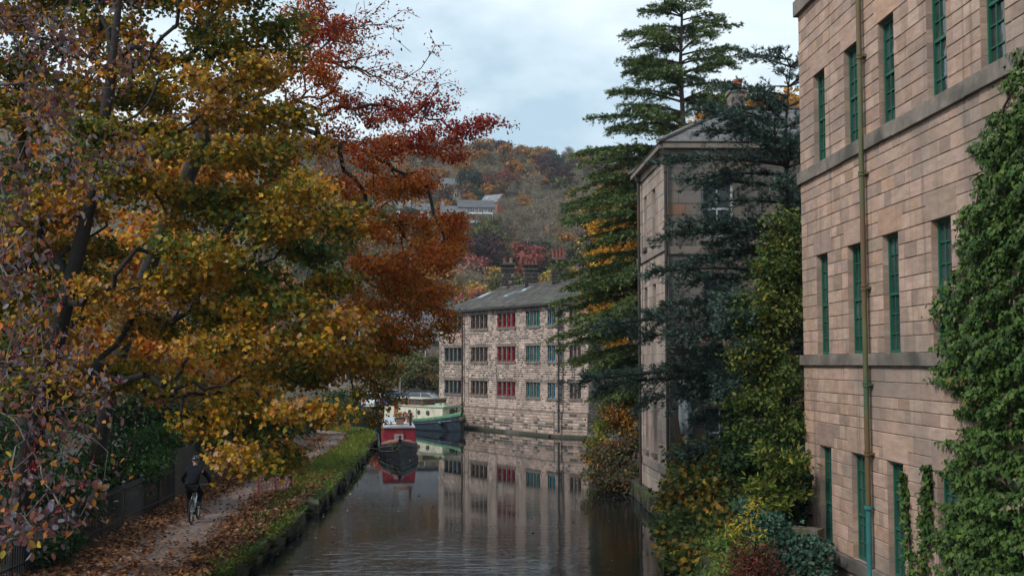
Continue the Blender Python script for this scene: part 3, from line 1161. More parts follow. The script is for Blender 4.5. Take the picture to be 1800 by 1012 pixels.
nn = irng.normal(0, .42, (kk, 3)) + np.array([-.9, -.25, .55])
ivy_pal = [((.20, .17, .10), .12), ((.035, .078, .014), 4), ((.055, .105, .018), 3), ((.085, .135, .024), 2), ((.024, .052, .013), 3), ((.14, .15, .03), .6), ((.20, .11, .03), .2)]
V, F, C = leaf_arrays(pos, t, nn, .082 * irng.uniform(.4, 1.35, kk), pal_noise(pos, ivy_pal, irng, 1.1, .45, 2), T_IVY)
np_mesh('foliage', V, F, C, leaf_mat('leaf_ivy', .12, .55, .22), ivy)
parts = []
for s0, s1 in (((1720, 1100), (1735, 600)), ((1760, 1100), (1775, 300)), ((1700, 1100), (1700, 900)), ((1735, 600), (1725, 320)), ((1775, 300), (1772, 110)), ((1735, 700), (1680, 560))):
    A = np.array([on_mill(s0[0] + (s1[0] - s0[0]) * k / 12 + 6 * math.sin(k * 1.7), s0[1] + (s1[1] - s0[1]) * k / 12) + MN * .05 for k in range(13)])
    parts.append(tubes(A[:-1], A[1:], np.full(12, .022), np.full(12, .02), 5, (.05, .035, .025)))
for q_ in parts:
    np_mesh('stem', *q_, mat('bark_stems', attr=True, rough=.95), ivy)

def strand(label, pts_px, width, nl, seed):
    rg = np.random.default_rng(seed)
    root = thing('ivy', label, 'ivy', tuple(on_mill(*pts_px[0])), group='ivy climbing the mill wall')
    P3 = np.array([on_mill(*q) + MN * .03 for q in pts_px])
    s = np.linspace(0, 1, len(P3))
    u = rg.random(nl) ** 1.25
    base = np.stack([np.interp(u, s, P3[:, k]) for k in range(3)], 1)
    wd = (width * (1.05 - u) + .025)[:, None]
    along = np.array(MU)[None]
    q = base + along * rg.normal(0, 1, (nl, 1)) * wd + np.array([0, 0, 1]) * rg.normal(0, .05, (nl, 1)) + np.array(MN)[None] * (abs(rg.normal(0, .05, (nl, 1))) + .01)
    tt = rg.normal(0, .45, (nl, 3)) + np.array([-.2, -.1, -.7])
    n2 = rg.normal(0, .35, (nl, 3)) + np.array([-.95, -.25, .4])
    V, F, C = leaf_arrays(q, tt, n2, .095 * rg.uniform(.5, 1.25, nl), pal_noise(q, ivy_pal, rg, 1.5, .4, 5), T_IVY)
    np_mesh('foliage', V, F, C, leaf_mat('leaf_ivy'), root)
    V, F, C = join_arrays([tubes(P3[:-1], P3[1:], np.full(len(P3) - 1, .012), np.full(len(P3) - 1, .009), 5, (.06, .04, .028))])
    np_mesh('stem', V, F, C, MATS['bark_stems'], root)
strand('thin ivy strand climbing beside the green window nearest the downpipe foot', [(1612, 1090), (1606, 1000), (1600, 920), (1598, 870), (1594, 832)], .10, 420, 1)
strand('middle ivy strand between the downpipe and the big ivy mass', [(1625, 1090), (1628, 1000), (1635, 930), (1636, 880), (1638, 845), (1637, 820)], .20, 900, 2)
strand('wispy bare ivy tendril hanging left of the big ivy by the middle window row', [(1700, 470), (1698, 440), (1696, 410), (1694, 380)], .03, 60, 3)

# ------------------------------------------------------------------ the house in the middle distance
grit_shaded = [(.165, .14, .125), (.19, .155, .135), (.15, .13, .12), (.135, .115, .105), (.20, .16, .135), (.175, .155, .14)]  # front-face stone, with the cedars' shade put into its colour
def gritc_shaded(u, v):
    return vary((.27, .15, .10), brng) if brng.random() < .03 else vary(brng.choice(grit_shaded), brng, .14)
pink = [(.34, .265, .225), (.36, .285, .24), (.30, .24, .205), (.38, .30, .25), (.31, .23, .19)]
def pinkc(u, v):
    return vary(brng.choice(pink), brng, .13)
house = thing('town_house', 'tall grey stone house with slate hip roof between the two cedars', 'house', (5.1, 37, 0))
white_p = mat('white_paint', (.50, .53, .55), .45, noise=(8, .08))
dark_pipe = mat('black_pipe', (.03, .026, .024), .55, noise=(4, .4), stain=(1.0, (.10, .045, .025), .55, .68, (2, 2, .5)))
HB, HT = -.3, 12.0
def house_face(O, U, L, wins, colfn, mortar, bands, chs, name):
    O, U = Vector(O), Vector(U).normalized()
    N = U.cross(Vector((0, 0, 1)))
    mb = MB()
    block_wall(mb, O, U, (0, 0, 1), L, HT - HB, chs, (.45, 1.0), .016, .012, colfn, mortar, brng, [(a, b, c - HB, d - HB) for a, b, c, d in wins], (), depth=.2)
    ang = math.atan2(U.y, U.x)
    for zb, zt in bands:
        c = O + U * (L / 2) + N * .03
        mb.box((c.x, c.y, (zb + zt) / 2), (L + .06, .1, zt - zb), ang, (.25, .2, .17))
    for i, (a, b, c, d) in enumerate(wins):
        f, p = MB(), MB()
        def q(u, z, n_): return O + U * u + N * n_ + Vector((0, 0, z - HB))
        def br(ua, ub, za, zb, n0=-.14, n1=-.2):
            pts = [q(ua, za, n0), q(ub, za, n0), q(ub, zb, n0), q(ua, zb, n0), q(ua, za, n1), q(ub, za, n1), q(ub, zb, n1), q(ua, zb, n1)]
            f.add(pts, ((0, 1, 2, 3), (7, 6, 5, 4), (0, 4, 5, 1), (1, 5, 6, 2), (2, 6, 7, 3), (3, 7, 4, 0)))
        w_ = .07
        br(a, a + w_, c, d); br(b - w_, b, c, d); br(a + w_, b - w_, c, c + .09); br(a + w_, b - w_, d - w_, d)
        m_ = (c + d) / 2
        br(a + w_, b - w_, m_ - .035, m_ + .035, -.145, -.2)
        if b - a > .9:
            br((a + b) / 2 - .02, (a + b) / 2 + .02, c + .09, d - w_, -.15, -.2)
        p.quad(q(a, c, -.17), q(b, c, -.17), q(b, d, -.17), q(a, d, -.17))
        s_ = MB()
        cc = q((a + b) / 2, c - .07, .04)
        s_.box(cc, (b - a + .2, .18, .13), ang)
        fr = f.build('window', white_p, house, world=True)
        pn = p.build('pane', mat('sky_glass', (.06, .075, .08), .04, spec=.9, bump=(.9, .1, .05)), house, world=True)
        pn.parent = fr
        s_.build('sill', band_m, house, world=True)
    mb.build('wall', mat('house_stone', attr=True, rough=.93, noise=(1.6, .25), bump=(14, .4, .02), stain=[(.5, (.10, .085, .075), .56, .78, (1, 1, .5))]), house, world=True)
# canal face (seen obliquely) and front face (towards the bridge)
fl = []
for zb, zt in ((1.9, 3.65), (6.1, 7.75), (9.2, 11.1)):
    fl += [(1.3, 1.95, zb, zt), (3.15, 3.8, zb, zt)]
house_face((4.85, 43.2, HB), (.25, -6.2, 0), 6.2, fl, pinkc, (.22, .18, .15), ((1.35, 1.6), (8.7, 8.95), (11.75, 12.0)), (.36, .5), 'canal')
ff = []
for zb, zt in ((1.9, 3.6), (6.2, 7.9), (9.1, 11.0)):
    ff += [(1.12, 2.15, zb, zt), (3.9, 4.95, zb, zt)]
house_face((5.1, 37, HB), (1, 0, 0), 8.5, ff, gritc_shaded, (.13, .11, .1), ((8.55, 8.8), (5.35, 5.6), (11.75, 12.0)), (.30, .42), 'front')
mb = MB()
pts = [Vector(p) for p in ((5.3, 37.25, HB), (13.6, 37.25, HB), (13.6, 43.2, HB), (5.1, 43.2, HB))]
top = [p + Vector((0, 0, HT - HB)) for p in pts]
mb.add(pts + top, ((0, 1, 5, 4), (1, 2, 6, 5), (2, 3, 7, 6), (3, 0, 4, 7), (4, 5, 6, 7)), (.2, .16, .14))
mb.build('wall', MATS['house_stone'], house, world=True)
# cornice gutter and hip roof of slates
mb = MB()
for a, c in (((4.93, 36.84), (13.8, 36.84)), ((4.68, 43.35), (4.93, 36.84))):
    for dz, w_, out in ((12.0, .26, .0), (12.13, .16, .1)):
        mb.bar((a[0], a[1], dz + .07), (c[0], c[1], dz + .07), w_, .14)
mb.build('gutter', mat('gutter_stone', (.20, .165, .135), .85, noise=(2, .3)), house, world=True)
slate = mat('slate', attr=True, rough=.6, noise=(3, .3), bump=(20, .3, .01), stain=(1.2, (.09, .09, .06), .58, .75))
SL = [(.105, .10, .105), (.125, .12, .125), (.085, .08, .085), (.14, .13, .125), (.11, .095, .09)]
def slc(u, v): return vary(brng.choice(SL), brng, .15)
E = [Vector(p) for p in ((4.8, 36.7, 12.2), (13.9, 36.7, 12.2), (13.9, 43.5, 12.2), (4.55, 43.5, 12.2))]
Rg = [Vector((7.7, 40.0, 14.0)), Vector((13.9, 40.0, 14.0))]
def slate_plane(mb, poly, rowh=.27, wid=(.28, .48), colf=slc, p=.014):
    O, U = poly[0], (poly[1] - poly[0]).normalized()
    nn = (poly[1] - poly[0]).cross(poly[-1] - poly[0]).normalized()
    Vv = nn.cross(U)
    p2 = [((q - O).dot(U), (q - O).dot(Vv)) for q in poly]
    umin = min(q[0] for q in p2); umax = max(q[0] for q in p2); vmax = max(q[1] for q in p2)
    def ins(u, v):
        u += umin
        k = 0
        for i in range(len(p2)):
            (x1, y1), (x2, y2) = p2[i], p2[(i + 1) % len(p2)]
            if (y1 > v) != (y2 > v) and u < (x2 - x1) * (v - y1) / (y2 - y1) + x1: k += 1
        return k % 2 == 1
    mb.add([q + nn * .004 for q in poly], (tuple(range(len(poly))),), (.07, .07, .07))
    block_wall(mb, O + U * umin + nn * .004, U, Vv, umax - umin, vmax, (rowh * .95, rowh * 1.05), wid, .012, p, colf, (0, 0, 0), brng, inside=ins)
mb = MB()
slate_plane(mb, [E[0], E[1], Rg[1], Rg[0]])
slate_plane(mb, [E[3], E[0], Rg[0]])
slate_plane(mb, [E[2], E[3], Rg[0], Rg[1]], .4)
mb.build('roof', slate, house, world=True)
mb = MB()
for a, c in ((E[0], Rg[0]), (E[3], Rg[0]), (Rg[0], Rg[1])):
    k = 14
    for i in range(k):
        mb.bar(a + (c - a) * (i / k) + Vector((0, 0, .05)), a + (c - a) * ((i + .93) / k) + Vector((0, 0, .05)), .24, .07)
mb.build('ridge_tiles', mat('ridge_stone', (.12, .105, .095), .9, noise=(3, .3)), house, world=True)
mb = MB()
block_wall(mb, (7.75, 39.7, 13.2), (1, 0, 0), (0, 0, 1), .5, 1.35, (.2, .28), (.2, .5), .015, .012, gritc_shaded, (.2, .17, .15), brng)
block_wall(mb, (7.75, 40.5, 13.2), (0, -1, 0), (0, 0, 1), .8, 1.35, (.2, .28), (.2, .5), .015, .012, gritc_shaded, (.2, .17, .15), brng)
mb.box((8.0, 40.12, 13.9), (.5, .78, 1.38), 0, (.2, .16, .14))
mb.box((8.0, 40.1, 14.62), (.62, .92, .12), 0, (.22, .18, .15))
ch = mb.build('chimney', MATS['house_stone'], house, world=True)
mb = MB()
mb.lathe([(.17, 0), (.15, .05), (.14, .3), (.17, .34), (.17, .42), (.12, .42)], (8.08, 40.1, 14.68), 12)
pt_ = mb.build('chimney_pot', mat('terracotta', (.34, .09, .05), .8, noise=(5, .25)), house, world=True)
pt_.parent = ch
for (x, yy, top_z) in ((5.02, 36.88, 11.95), (4.74, 42.3, 11.95)):
    mb = MB()
    mb.tube([(x, yy, .3), (x, yy, top_z)], .055, 10)
    mb.box((x, yy, top_z - .05), (.22, .2, .25), 0, taper=1.15)
    for z in (1.5, 3.4, 5.4, 7.6, 9.8):
        mb.lathe([(.05, -.04), (.075, -.04), (.075, .04), (.05, .04)], (x, yy, z), 10)
    mb.build('downpipe', dark_pipe, house, world=True)
mb = MB()
mb.tube([(5.62, 36.85, 1.2), (5.62, 36.85, 5.1), (5.72, 36.9, 5.35)], .045, 10)
mb.build('waste_pipe', white_p, house, world=True)
# small iron balcony
mb = MB()
for z in (5.62, 6.45):
    mb.bar((5.2, 36.35, z), (6.7, 36.35, z), .04, .04)
    mb.bar((5.2, 36.35, z), (5.2, 36.95, z), .04, .04); mb.bar((6.7, 36.35, z), (6.7, 36.95, z), .04, .04)
for k in range(16):
    mb.bar((5.2 + 1.5 * k / 15, 36.35, 5.6), (5.2 + 1.5 * k / 15, 36.35, 6.45), .018, .018)
mb.box((5.95, 36.65, 5.52), (1.6, .68, .1))
mb.build('balcony', mat('black_iron', (.018, .018, .02), .5), house, world=True)
mb = MB()
block_wall(mb, (5.6, 36.96, .3), (1, 0, 0), (0, 0, 1), .01, .01, (.1, .2), (.1, .2), .01, .0, slc, (.1, .1, .1), brng)
mb = MB()
for k in range(5):
    mb.box((5.32 + .12 * k, 36.93, 2.3), (.112, .05, 2.5), 0, vary((.09, .06, .04), brng, .2))
mb.box((5.56, 36.92, 3.62), (.75, .08, .12), 0, (.1, .08, .06))
mb.build('door', mat('dark_timber', attr=True, rough=.7, noise=(12, .3, (1, 1, .1))), house, world=True)
# lamp hanging by the door and the closed parasol
ln = thing('lantern', 'round red lantern hanging by the white pipe at the house door', 'lantern', (5.48, 36.55, 2.2))
mb = MB()
mb.lathe([(.02, -.17), (.11, -.13), (.15, 0), (.11, .13), (.02, .17)], (0, 0, .05), 12)
mb.build('shade', mat('red_paper', (.5, .02, .015), .6), ln, smooth=True)
mb = MB()
mb.tube([(0, 0, .2), (0, .0, .7), (0, .38, .75)], .012, 5)
mb.build('hanger', MATS['black_iron'], ln)
ps = thing('parasol', 'closed grey white garden parasol leaning by the house door', 'parasol', (5.55, 36.2, 1.0))
mb = MB()
mb.tube([(.12, .3, 0), (-.12, .25, 3.9)], .028, 8)
mb.build('pole', white_p, ps)
mb = MB()
secs = []
for k, (h, r) in enumerate(((1.75, .16), (2.2, .2), (2.9, .15), (3.5, .08), (3.85, .03))):
    secs.append([(.12 - .24 * h / 3.9 + r * (1 + .25 * math.cos(a * 5)) * math.cos(a), .3 + r * (1 + .25 * math.cos(a * 5)) * math.sin(a), h) for a in [q * math.pi / 10 for q in range(20)]])
mb.loft(secs, closed=True, cap=True)
mb.build('canopy', mat('parasol_cloth', (.36, .40, .43), .85, noise=(6, .15)), ps, smooth=True)

# ------------------------------------------------------------------ the weavers' terrace across the canal
terr = thing('stone_terrace', 'long weathered stone mill terrace rising from the canal with coloured mullioned windows', 'terrace', (-.4, 83, 0))
TP = [Vector((-5.9, 92.4, 0)), Vector((-3.69, 89.0, 0)), Vector((2.95, 77.9, 0)), Vector((5.1, 76.4, 0))]
TB, TT = -.5, 9.15
soot = [(.085, .069, .062), (.11, .088, .077), (.14, .11, .095), (.09, .075, .068), (.18, .14, .118)]
tan = [(.42, .29, .235), (.46, .33, .27), (.37, .265, .22), (.33, .235, .20), (.50, .37, .305)]
trng = random.Random(77)
def terr_col(seg):
    def f(u, v):
        z = v + TB
        patch = .5 + .5 * math.sin(u * .9 + seg * 2 + 1.1 * math.sin(z * .8)) * math.sin(z * .7 + u * .35 + seg)
        pd = .36 + .26 * patch
        if z < 3.4: pd -= .40
        if z < .9: pd = .35
        if seg == 0: pd += .15
        return vary(trng.choice(soot), trng, .3) if trng.random() < pd else vary(trng.choice(tan), trng, .2)
    return f
WROWS = [(2.62, 3.66), (5.13, 6.22), (7.62, 8.68)]
COLS = [  # segment, photo x-range, paint, lights
    (0, 782, 811, (.018, .05, .055), 4), (1, 828, 857, (.10, .06, .045), 4), (1, 874.5, 906, (.33, .012, .03), 4),
    (1, 925, 949, (.03, .19, .19), 4), (1, 963, 983, (.02, .22, .34), 3), (2, 1001.5, 1021, (.075, .04, .05), 3)]
terr_m = mat('terrace_stone', attr=True, rough=.94, noise=(1.1, .28), bump=(10, .6, .03), stain=[(.35, (.20, .16, .135), .55, .75, (1, 1, .35)), (.6, (.05, .045, .04), .60, .78, (2.5, 2.5, .2))])
inner = []
for s in range(3):
    a, c = TP[s], TP[s + 1]
    U = (c - a).normalized()
    L = (c - a).length
    N = U.cross(Vector((0, 0, 1)))
    O = Vector((a.x, a.y, TB))
    ops, wl_ = [], []
    for (sg, x0, x1, paint, lights) in COLS:
        if sg != s: continue
        u0 = (onplane(x0, 640, O, N) - O).dot(U)
        u1 = (onplane(x1, 640, O, N) - O).dot(U)
        for ri, (za, zb) in enumerate(WROWS):
            dz = {0: 0, 1: 0, 2: -.12}[s] if ri == 2 else 0
            ops.append((u0, u1, za - TB, zb + dz - TB))
            wl_.append((u0, u1, za, zb + dz, paint, lights))
    mb = MB()
    block_wall(mb, O, U, (0, 0, 1), L, TT - TB, (.125, .185), (.18, .42), .05, .028, terr_col(s), (.44, .355, .305), trng, ops, (), depth=.3)
    # battered foot with a stone ledge
    mb.box(O + U * (L / 2) + N * .06 + Vector((0, 0, 2.15)), (L, .14, .12), math.atan2(U.y, U.x), (.2, .16, .13))
    block_wall(mb, O + N * .12, U, (0, 0, 1), L, 2.1, (.17, .26), (.25, .6), .045, .025, terr_col(s), (.30, .25, .21), trng)
    mb.box(O + U * (L / 2) + N * .3 + Vector((0, 0, .42)), (L, .5, .5), math.atan2(U.y, U.x), (.05, .05, .035))
    mb.build('wall', terr_m, terr, world=True)
    ang = math.atan2(U.y, U.x)
    for (u0, u1, za, zb, paint, lights) in wl_:
        key = 'frame_%d' % int(paint[0] * 1000 + paint[1] * 300 + paint[2] * 100)
        fm, pm_, lm_ = MB(), MB(), MB()
        def q(u, z, n_): return O + U * u + N * n_ + Vector((0, 0, z - TB))
        def br(m_, ua, ub, z0, z1, n0, n1):
            pts = [q(ua, z0, n0), q(ub, z0, n0), q(ub, z1, n0), q(ua, z1, n0), q(ua, z0, n1), q(ub, z0, n1), q(ub, z1, n1), q(ua, z1, n1)]
            m_.add(pts, ((0, 1, 2, 3), (7, 6, 5, 4), (0, 4, 5, 1), (1, 5, 6, 2), (2, 6, 7, 3), (3, 7, 4, 0)))
        # stone lintel, sill, mullions; painted casements between
        br(lm_, u0 - .15, u1 + .15, zb, zb + .2, .05, -.1)
        br(lm_, u0 - .1, u1 + .1, za - .16, za, .08, -.1)
        wd = (u1 - u0) / lights
        for k in range(1, lights):
            br(lm_, u0 + wd * k - .06, u0 + wd * k + .06, za, zb, -.02, -.28)
        for k in range(lights):
            ua, ub = u0 + wd * k + (.06 if k else 0), u0 + wd * (k + 1) - (.06 if k < lights - 1 else 0)
            t_ = .085
            br(fm, ua, ua + t_, za, zb, -.1, -.2); br(fm, ub - t_, ub, za, zb, -.1, -.2)
            br(fm, ua + t_, ub - t_, za, za + t_, -.1, -.2); br(fm, ua + t_, ub - t_, zb - t_, zb, -.1, -.2)
            if lights == 4 and k in (0, 2) or lights == 3 and k == 1:
                br(fm, ua + t_, ub - t_, (za + zb) / 2 - .03, (za + zb) / 2 + .03, -.12, -.2)
            jt = trng.uniform(-.01, .01)
            pm_.quad(q(ua, za, -.17 + jt), q(ub, za, -.17 - jt), q(ub, zb, -.17 - jt), q(ua, zb, -.17 + jt))
        w_ = fm.build('window', mat(key, paint, .5, noise=(6, .2)), terr, world=True)
        p_ = pm_.build('pane', mat('cottage_glass', (.03, .03, .034), .06, noise=(.9, .7), spec=.7), terr, world=True, fixn=False)
        p_.parent = w_
        l_ = lm_.build('mullion_frame', mat('mullion_stone', (.17, .14, .12), .92, noise=(2, .4)), terr, world=True)
        l_.parent = w_
# mass behind the three faces
bk = [p + Vector((.86, .51, 0)) * 8.2 for p in TP]
mb = MB()
inn = [p + Vector((.86, .51, 0)) * .33 for p in TP]
ring = inn + bk[::-1]
lo = [Vector((p.x, p.y, TB)) for p in ring]; hi = [Vector((p.x, p.y, TT)) for p in ring]
k = len(ring)
mb.add(lo + hi, [tuple(range(k, 2 * k))] + [(i, (i + 1) % k, k + (i + 1) % k, k + i) for i in range(k)], (.12, .10, .09))
a, c = TP[3], bk[3]
block_wall(mb, Vector((a.x, a.y, TB)), (c - a), (0, 0, 1), (c - a).length, TT - TB, (.16, .24), (.25, .6), .035, .025, lambda u, v: vary(trng.choice(soot), trng, .3), (.25, .21, .19), trng)
a, c = bk[0], TP[0]
block_wall(mb, Vector((a.x, a.y, TB)), (c - a), (0, 0, 1), (c - a).length, TT - TB, (.16, .24), (.25, .6), .035, .025, terr_col(0), (.25, .21, .19), trng)
mb.build('wall', terr_m, terr, world=True)
# stone slate roof with hipped left end
Nf = Vector((-.86, -.51, 0))
ZE, ZR = 9.12, 11.05
ev = [Vector((p.x, p.y, ZE)) + Nf * .32 for p in TP]
ev[0] += (TP[0] - TP[1]).normalized() * .4
ev[3] += (TP[3] - TP[2]).normalized() * .3
rd = [Vector((p.x, p.y, ZR)) + Vector((.86, .51, 0)) * 4.1 for p in TP]
rd0 = rd[0] + (TP[1] - TP[0]).normalized() * 2.6
bv = [Vector((p.x, p.y, ZE)) + Vector((.86, .51, 0)) * 8.5 for p in TP]
bv[0] += (TP[0] - TP[1]).normalized() * .4
tsl = [(.058, .052, .048), (.075, .067, .06), (.047, .042, .039), (.09, .08, .07), (.068, .063, .048)]
tsc = lambda u, v: vary(trng.choice(tsl), trng, .2)
mb = MB()
slate_plane(mb, [ev[0], ev[1], rd[1], rd0], .33, (.3, .7), tsc, .03)
slate_plane(mb, [ev[1], ev[2], rd[2], rd[1]], .33, (.3, .7), tsc, .03)
slate_plane(mb, [ev[2], ev[3], rd[3], rd[2]], .33, (.3, .7), tsc, .03)
slate_plane(mb, [bv[0], ev[0], rd0], .33, (.3, .7), tsc, .03)
mb.quad(bv[0], rd0, rd[1], bv[1], (.09, .08, .07)); mb.quad(bv[1], rd[1], rd[2], bv[2], (.09, .08, .07)); mb.quad(bv[2], rd[2], rd[3], bv[3], (.09, .08, .07))
mb.add([ev[3], bv[3], rd[3]], ((0, 1, 2),), (.12, .10, .09))
pts = [rd0, rd[1], rd[2], rd[3]]
for a, c in zip(pts, pts[1:]):
    mb.bar(a + Vector((0, 0, .04)), c + Vector((0, 0, .04)), .35, .12, (.11, .10, .09))
mb.build('roof', mat('stone_slate', attr=True, rough=.9, noise=(2, .35), bump=(12, .5, .03), stain=(.7, (.10, .10, .05), .58, .75)), terr, world=True, fixn=False)
mb = MB()
for a, c in zip(ev, ev[1:]):
    mb.bar(a + Nf * .02 - Vector((0, 0, .08)), c + Nf * .02 - Vector((0, 0, .08)), .16, .13)
mb.build('gutter', mat('black_gutter', (.035, .03, .028), .6, noise=(3, .3)), terr, world=True)
roof_n = None
for px, ytop, ybase, wpx, pots, capd in ((893, 478, 514, 26, 2, True), (935, 479, 503, 28, 4, False), (981, 471, 499, 29, 4, True), (1031, 478, 505, 26, 3, False)):
    # stand each stack on the ridge line
    best = None
    for a, c in zip(pts, pts[1:]):
        for k in range(60):
            q = a + (c - a) * (k / 60)
            e = abs(900 + FPX * q.x / q.y - px)
            if best is None or e < best[0]: best = (e, q, (c - a).normalized())
    _, q, U = best
    Yd = q.y
    sc_ = Yd / FPX
    ht = (638 - ytop) * sc_ + CAMZ
    w2 = wpx * sc_ * .47
    mb = MB()
    U2 = Vector((1, 0, 0)); V2 = Vector((0, 1, 0))
    z0 = ZR - .9; ht += .5; w2 *= .9
    cf = lambda u, v: vary(trng.choice([(.018, .016, .015), (.025, .022, .02), (.032, .028, .026), (.022, .02, .018), (.20, .165, .14)] if capd is False else [(.026, .023, .021), (.04, .034, .03), (.20, .155, .12), (.02, .018, .017), (.03, .026, .024)]), trng, .25)
    for o_, u_, L_ in ((Vector((q.x - w2, q.y - .6, z0)), U2, 2 * w2), (Vector((q.x - w2, q.y + .6, z0)), -V2, 1.2), (Vector((q.x + w2, q.y - .6, z0)), V2, 1.2), (Vector((q.x + w2, q.y + .6, z0)), -U2, 2 * w2)):
        block_wall(mb, o_, u_, (0, 0, 1), L_, ht - z0, (.2, .3), (.25, .6), .03, .02, cf, (.13, .11, .1), trng)
    mb.box((q.x, q.y, ht + .05), (2 * w2 + .22, 1.42, .12), 0, (.035, .03, .028))
    mb.box((q.x, q.y, ht - .35), (2 * w2 + .14, 1.34, .1), 0, (.03, .026, .024))
    if capd:
        mb.box((q.x, q.y, ht + .17), (2 * w2 - .05, 1.15, .14), 0, (.07, .06, .05), taper=.85)
    chm = mb.build('chimney', terr_m, terr, world=True)
    for k in range(pots):
        f = MB()
        hx = q.x + (k - (pots - 1) / 2) * (2 * w2 / pots)
        hh = {2: .42, 4: .32, 3: .34}[pots] * (2.1 if px == 981 else 1) * (1.3 if k == pots - 2 and px == 981 else 1)
        r_ = .13
        f.lathe([(r_ * 1.15, 0), (r_, .06), (r_ * .9, hh - .08), (r_ * 1.12, hh - .07), (r_ * 1.12, hh), (r_ * .6, hh)], (hx, q.y - .1, ht + .1 + (.1 if capd else 0)), 10)
        red = not (px == 893 and k == 1)
        o = f.build('chimney_pot', mat('sooty_clay', (.20, .06, .045), .85, noise=(5, .4)) if red else mat('buff_clay', (.22, .15, .11), .85, noise=(4, .3)), terr, world=True)
        o.parent = chm
# skylights on the front slope
for px, f_ in ((852, .62), (900, .55), (925, .72)):
    best = None
    for i in range(3):
        ra, rb = (rd0 if i == 0 else rd[i]), rd[i + 1]
        for k in range(40):
            q = (ev[i] + (ev[i + 1] - ev[i]) * k / 40) * (1 - f_) + (ra + (rb - ra) * k / 40) * f_
            e = abs(900 + FPX * q.x / q.y - px)
            if best is None or e < best[0]: best = (e, q, (ev[i + 1] - ev[i]).normalized(), (ra - ev[i]).normalized())
    _, q, U, Vv = best
    Nn = U.cross(Vv).normalized()
    if Nn.z < 0: Nn = -Nn
    Vv = Nn.cross(U)
    fr, gl = MB(), MB()
    def c4(w_, h_, n_): return [q + U * (sx * w_) + Vv * (sy * h_) + Nn * n_ for sx, sy in ((-1, -1), (1, -1), (1, 1), (-1, 1))]
    lo_, hi_ = c4(.42, .62, .0), c4(.38, .58, .14)
    fr.add(lo_ + hi_, ((0, 1, 5, 4), (1, 2, 6, 5), (2, 3, 7, 6), (3, 0, 4, 7), (4, 5, 6, 7)))
    g_ = c4(.32, .52, .145)
    gl.add(g_, ((0, 1, 2, 3),))
    s_ = fr.build('skylight', mat('lead_grey', (.16, .17, .18), .5), terr, world=True)
    g2 = gl.build('pane', mat('roof_glass', (.25, .29, .32), .08, spec=1.0), terr, world=True)
    g2.parent = s_
for (p_, z0, z1) in ((TP[1] + Nf * .22, .3, 9.0), (TP[2] + Vector((.2, -.6, 0)), .3, 9.0)):
    mb = MB()
    mb.tube([(p_.x, p_.y, z0), (p_.x, p_.y, z1)], .07, 8)
    for z in (1.8, 3.8, 5.8, 7.8):
        mb.lathe([(.07, -.05), (.1, -.05), (.1, .05), (.07, .05)], (p_.x, p_.y, z), 8)
    mb.build('downpipe', dark_pipe, terr, world=True)

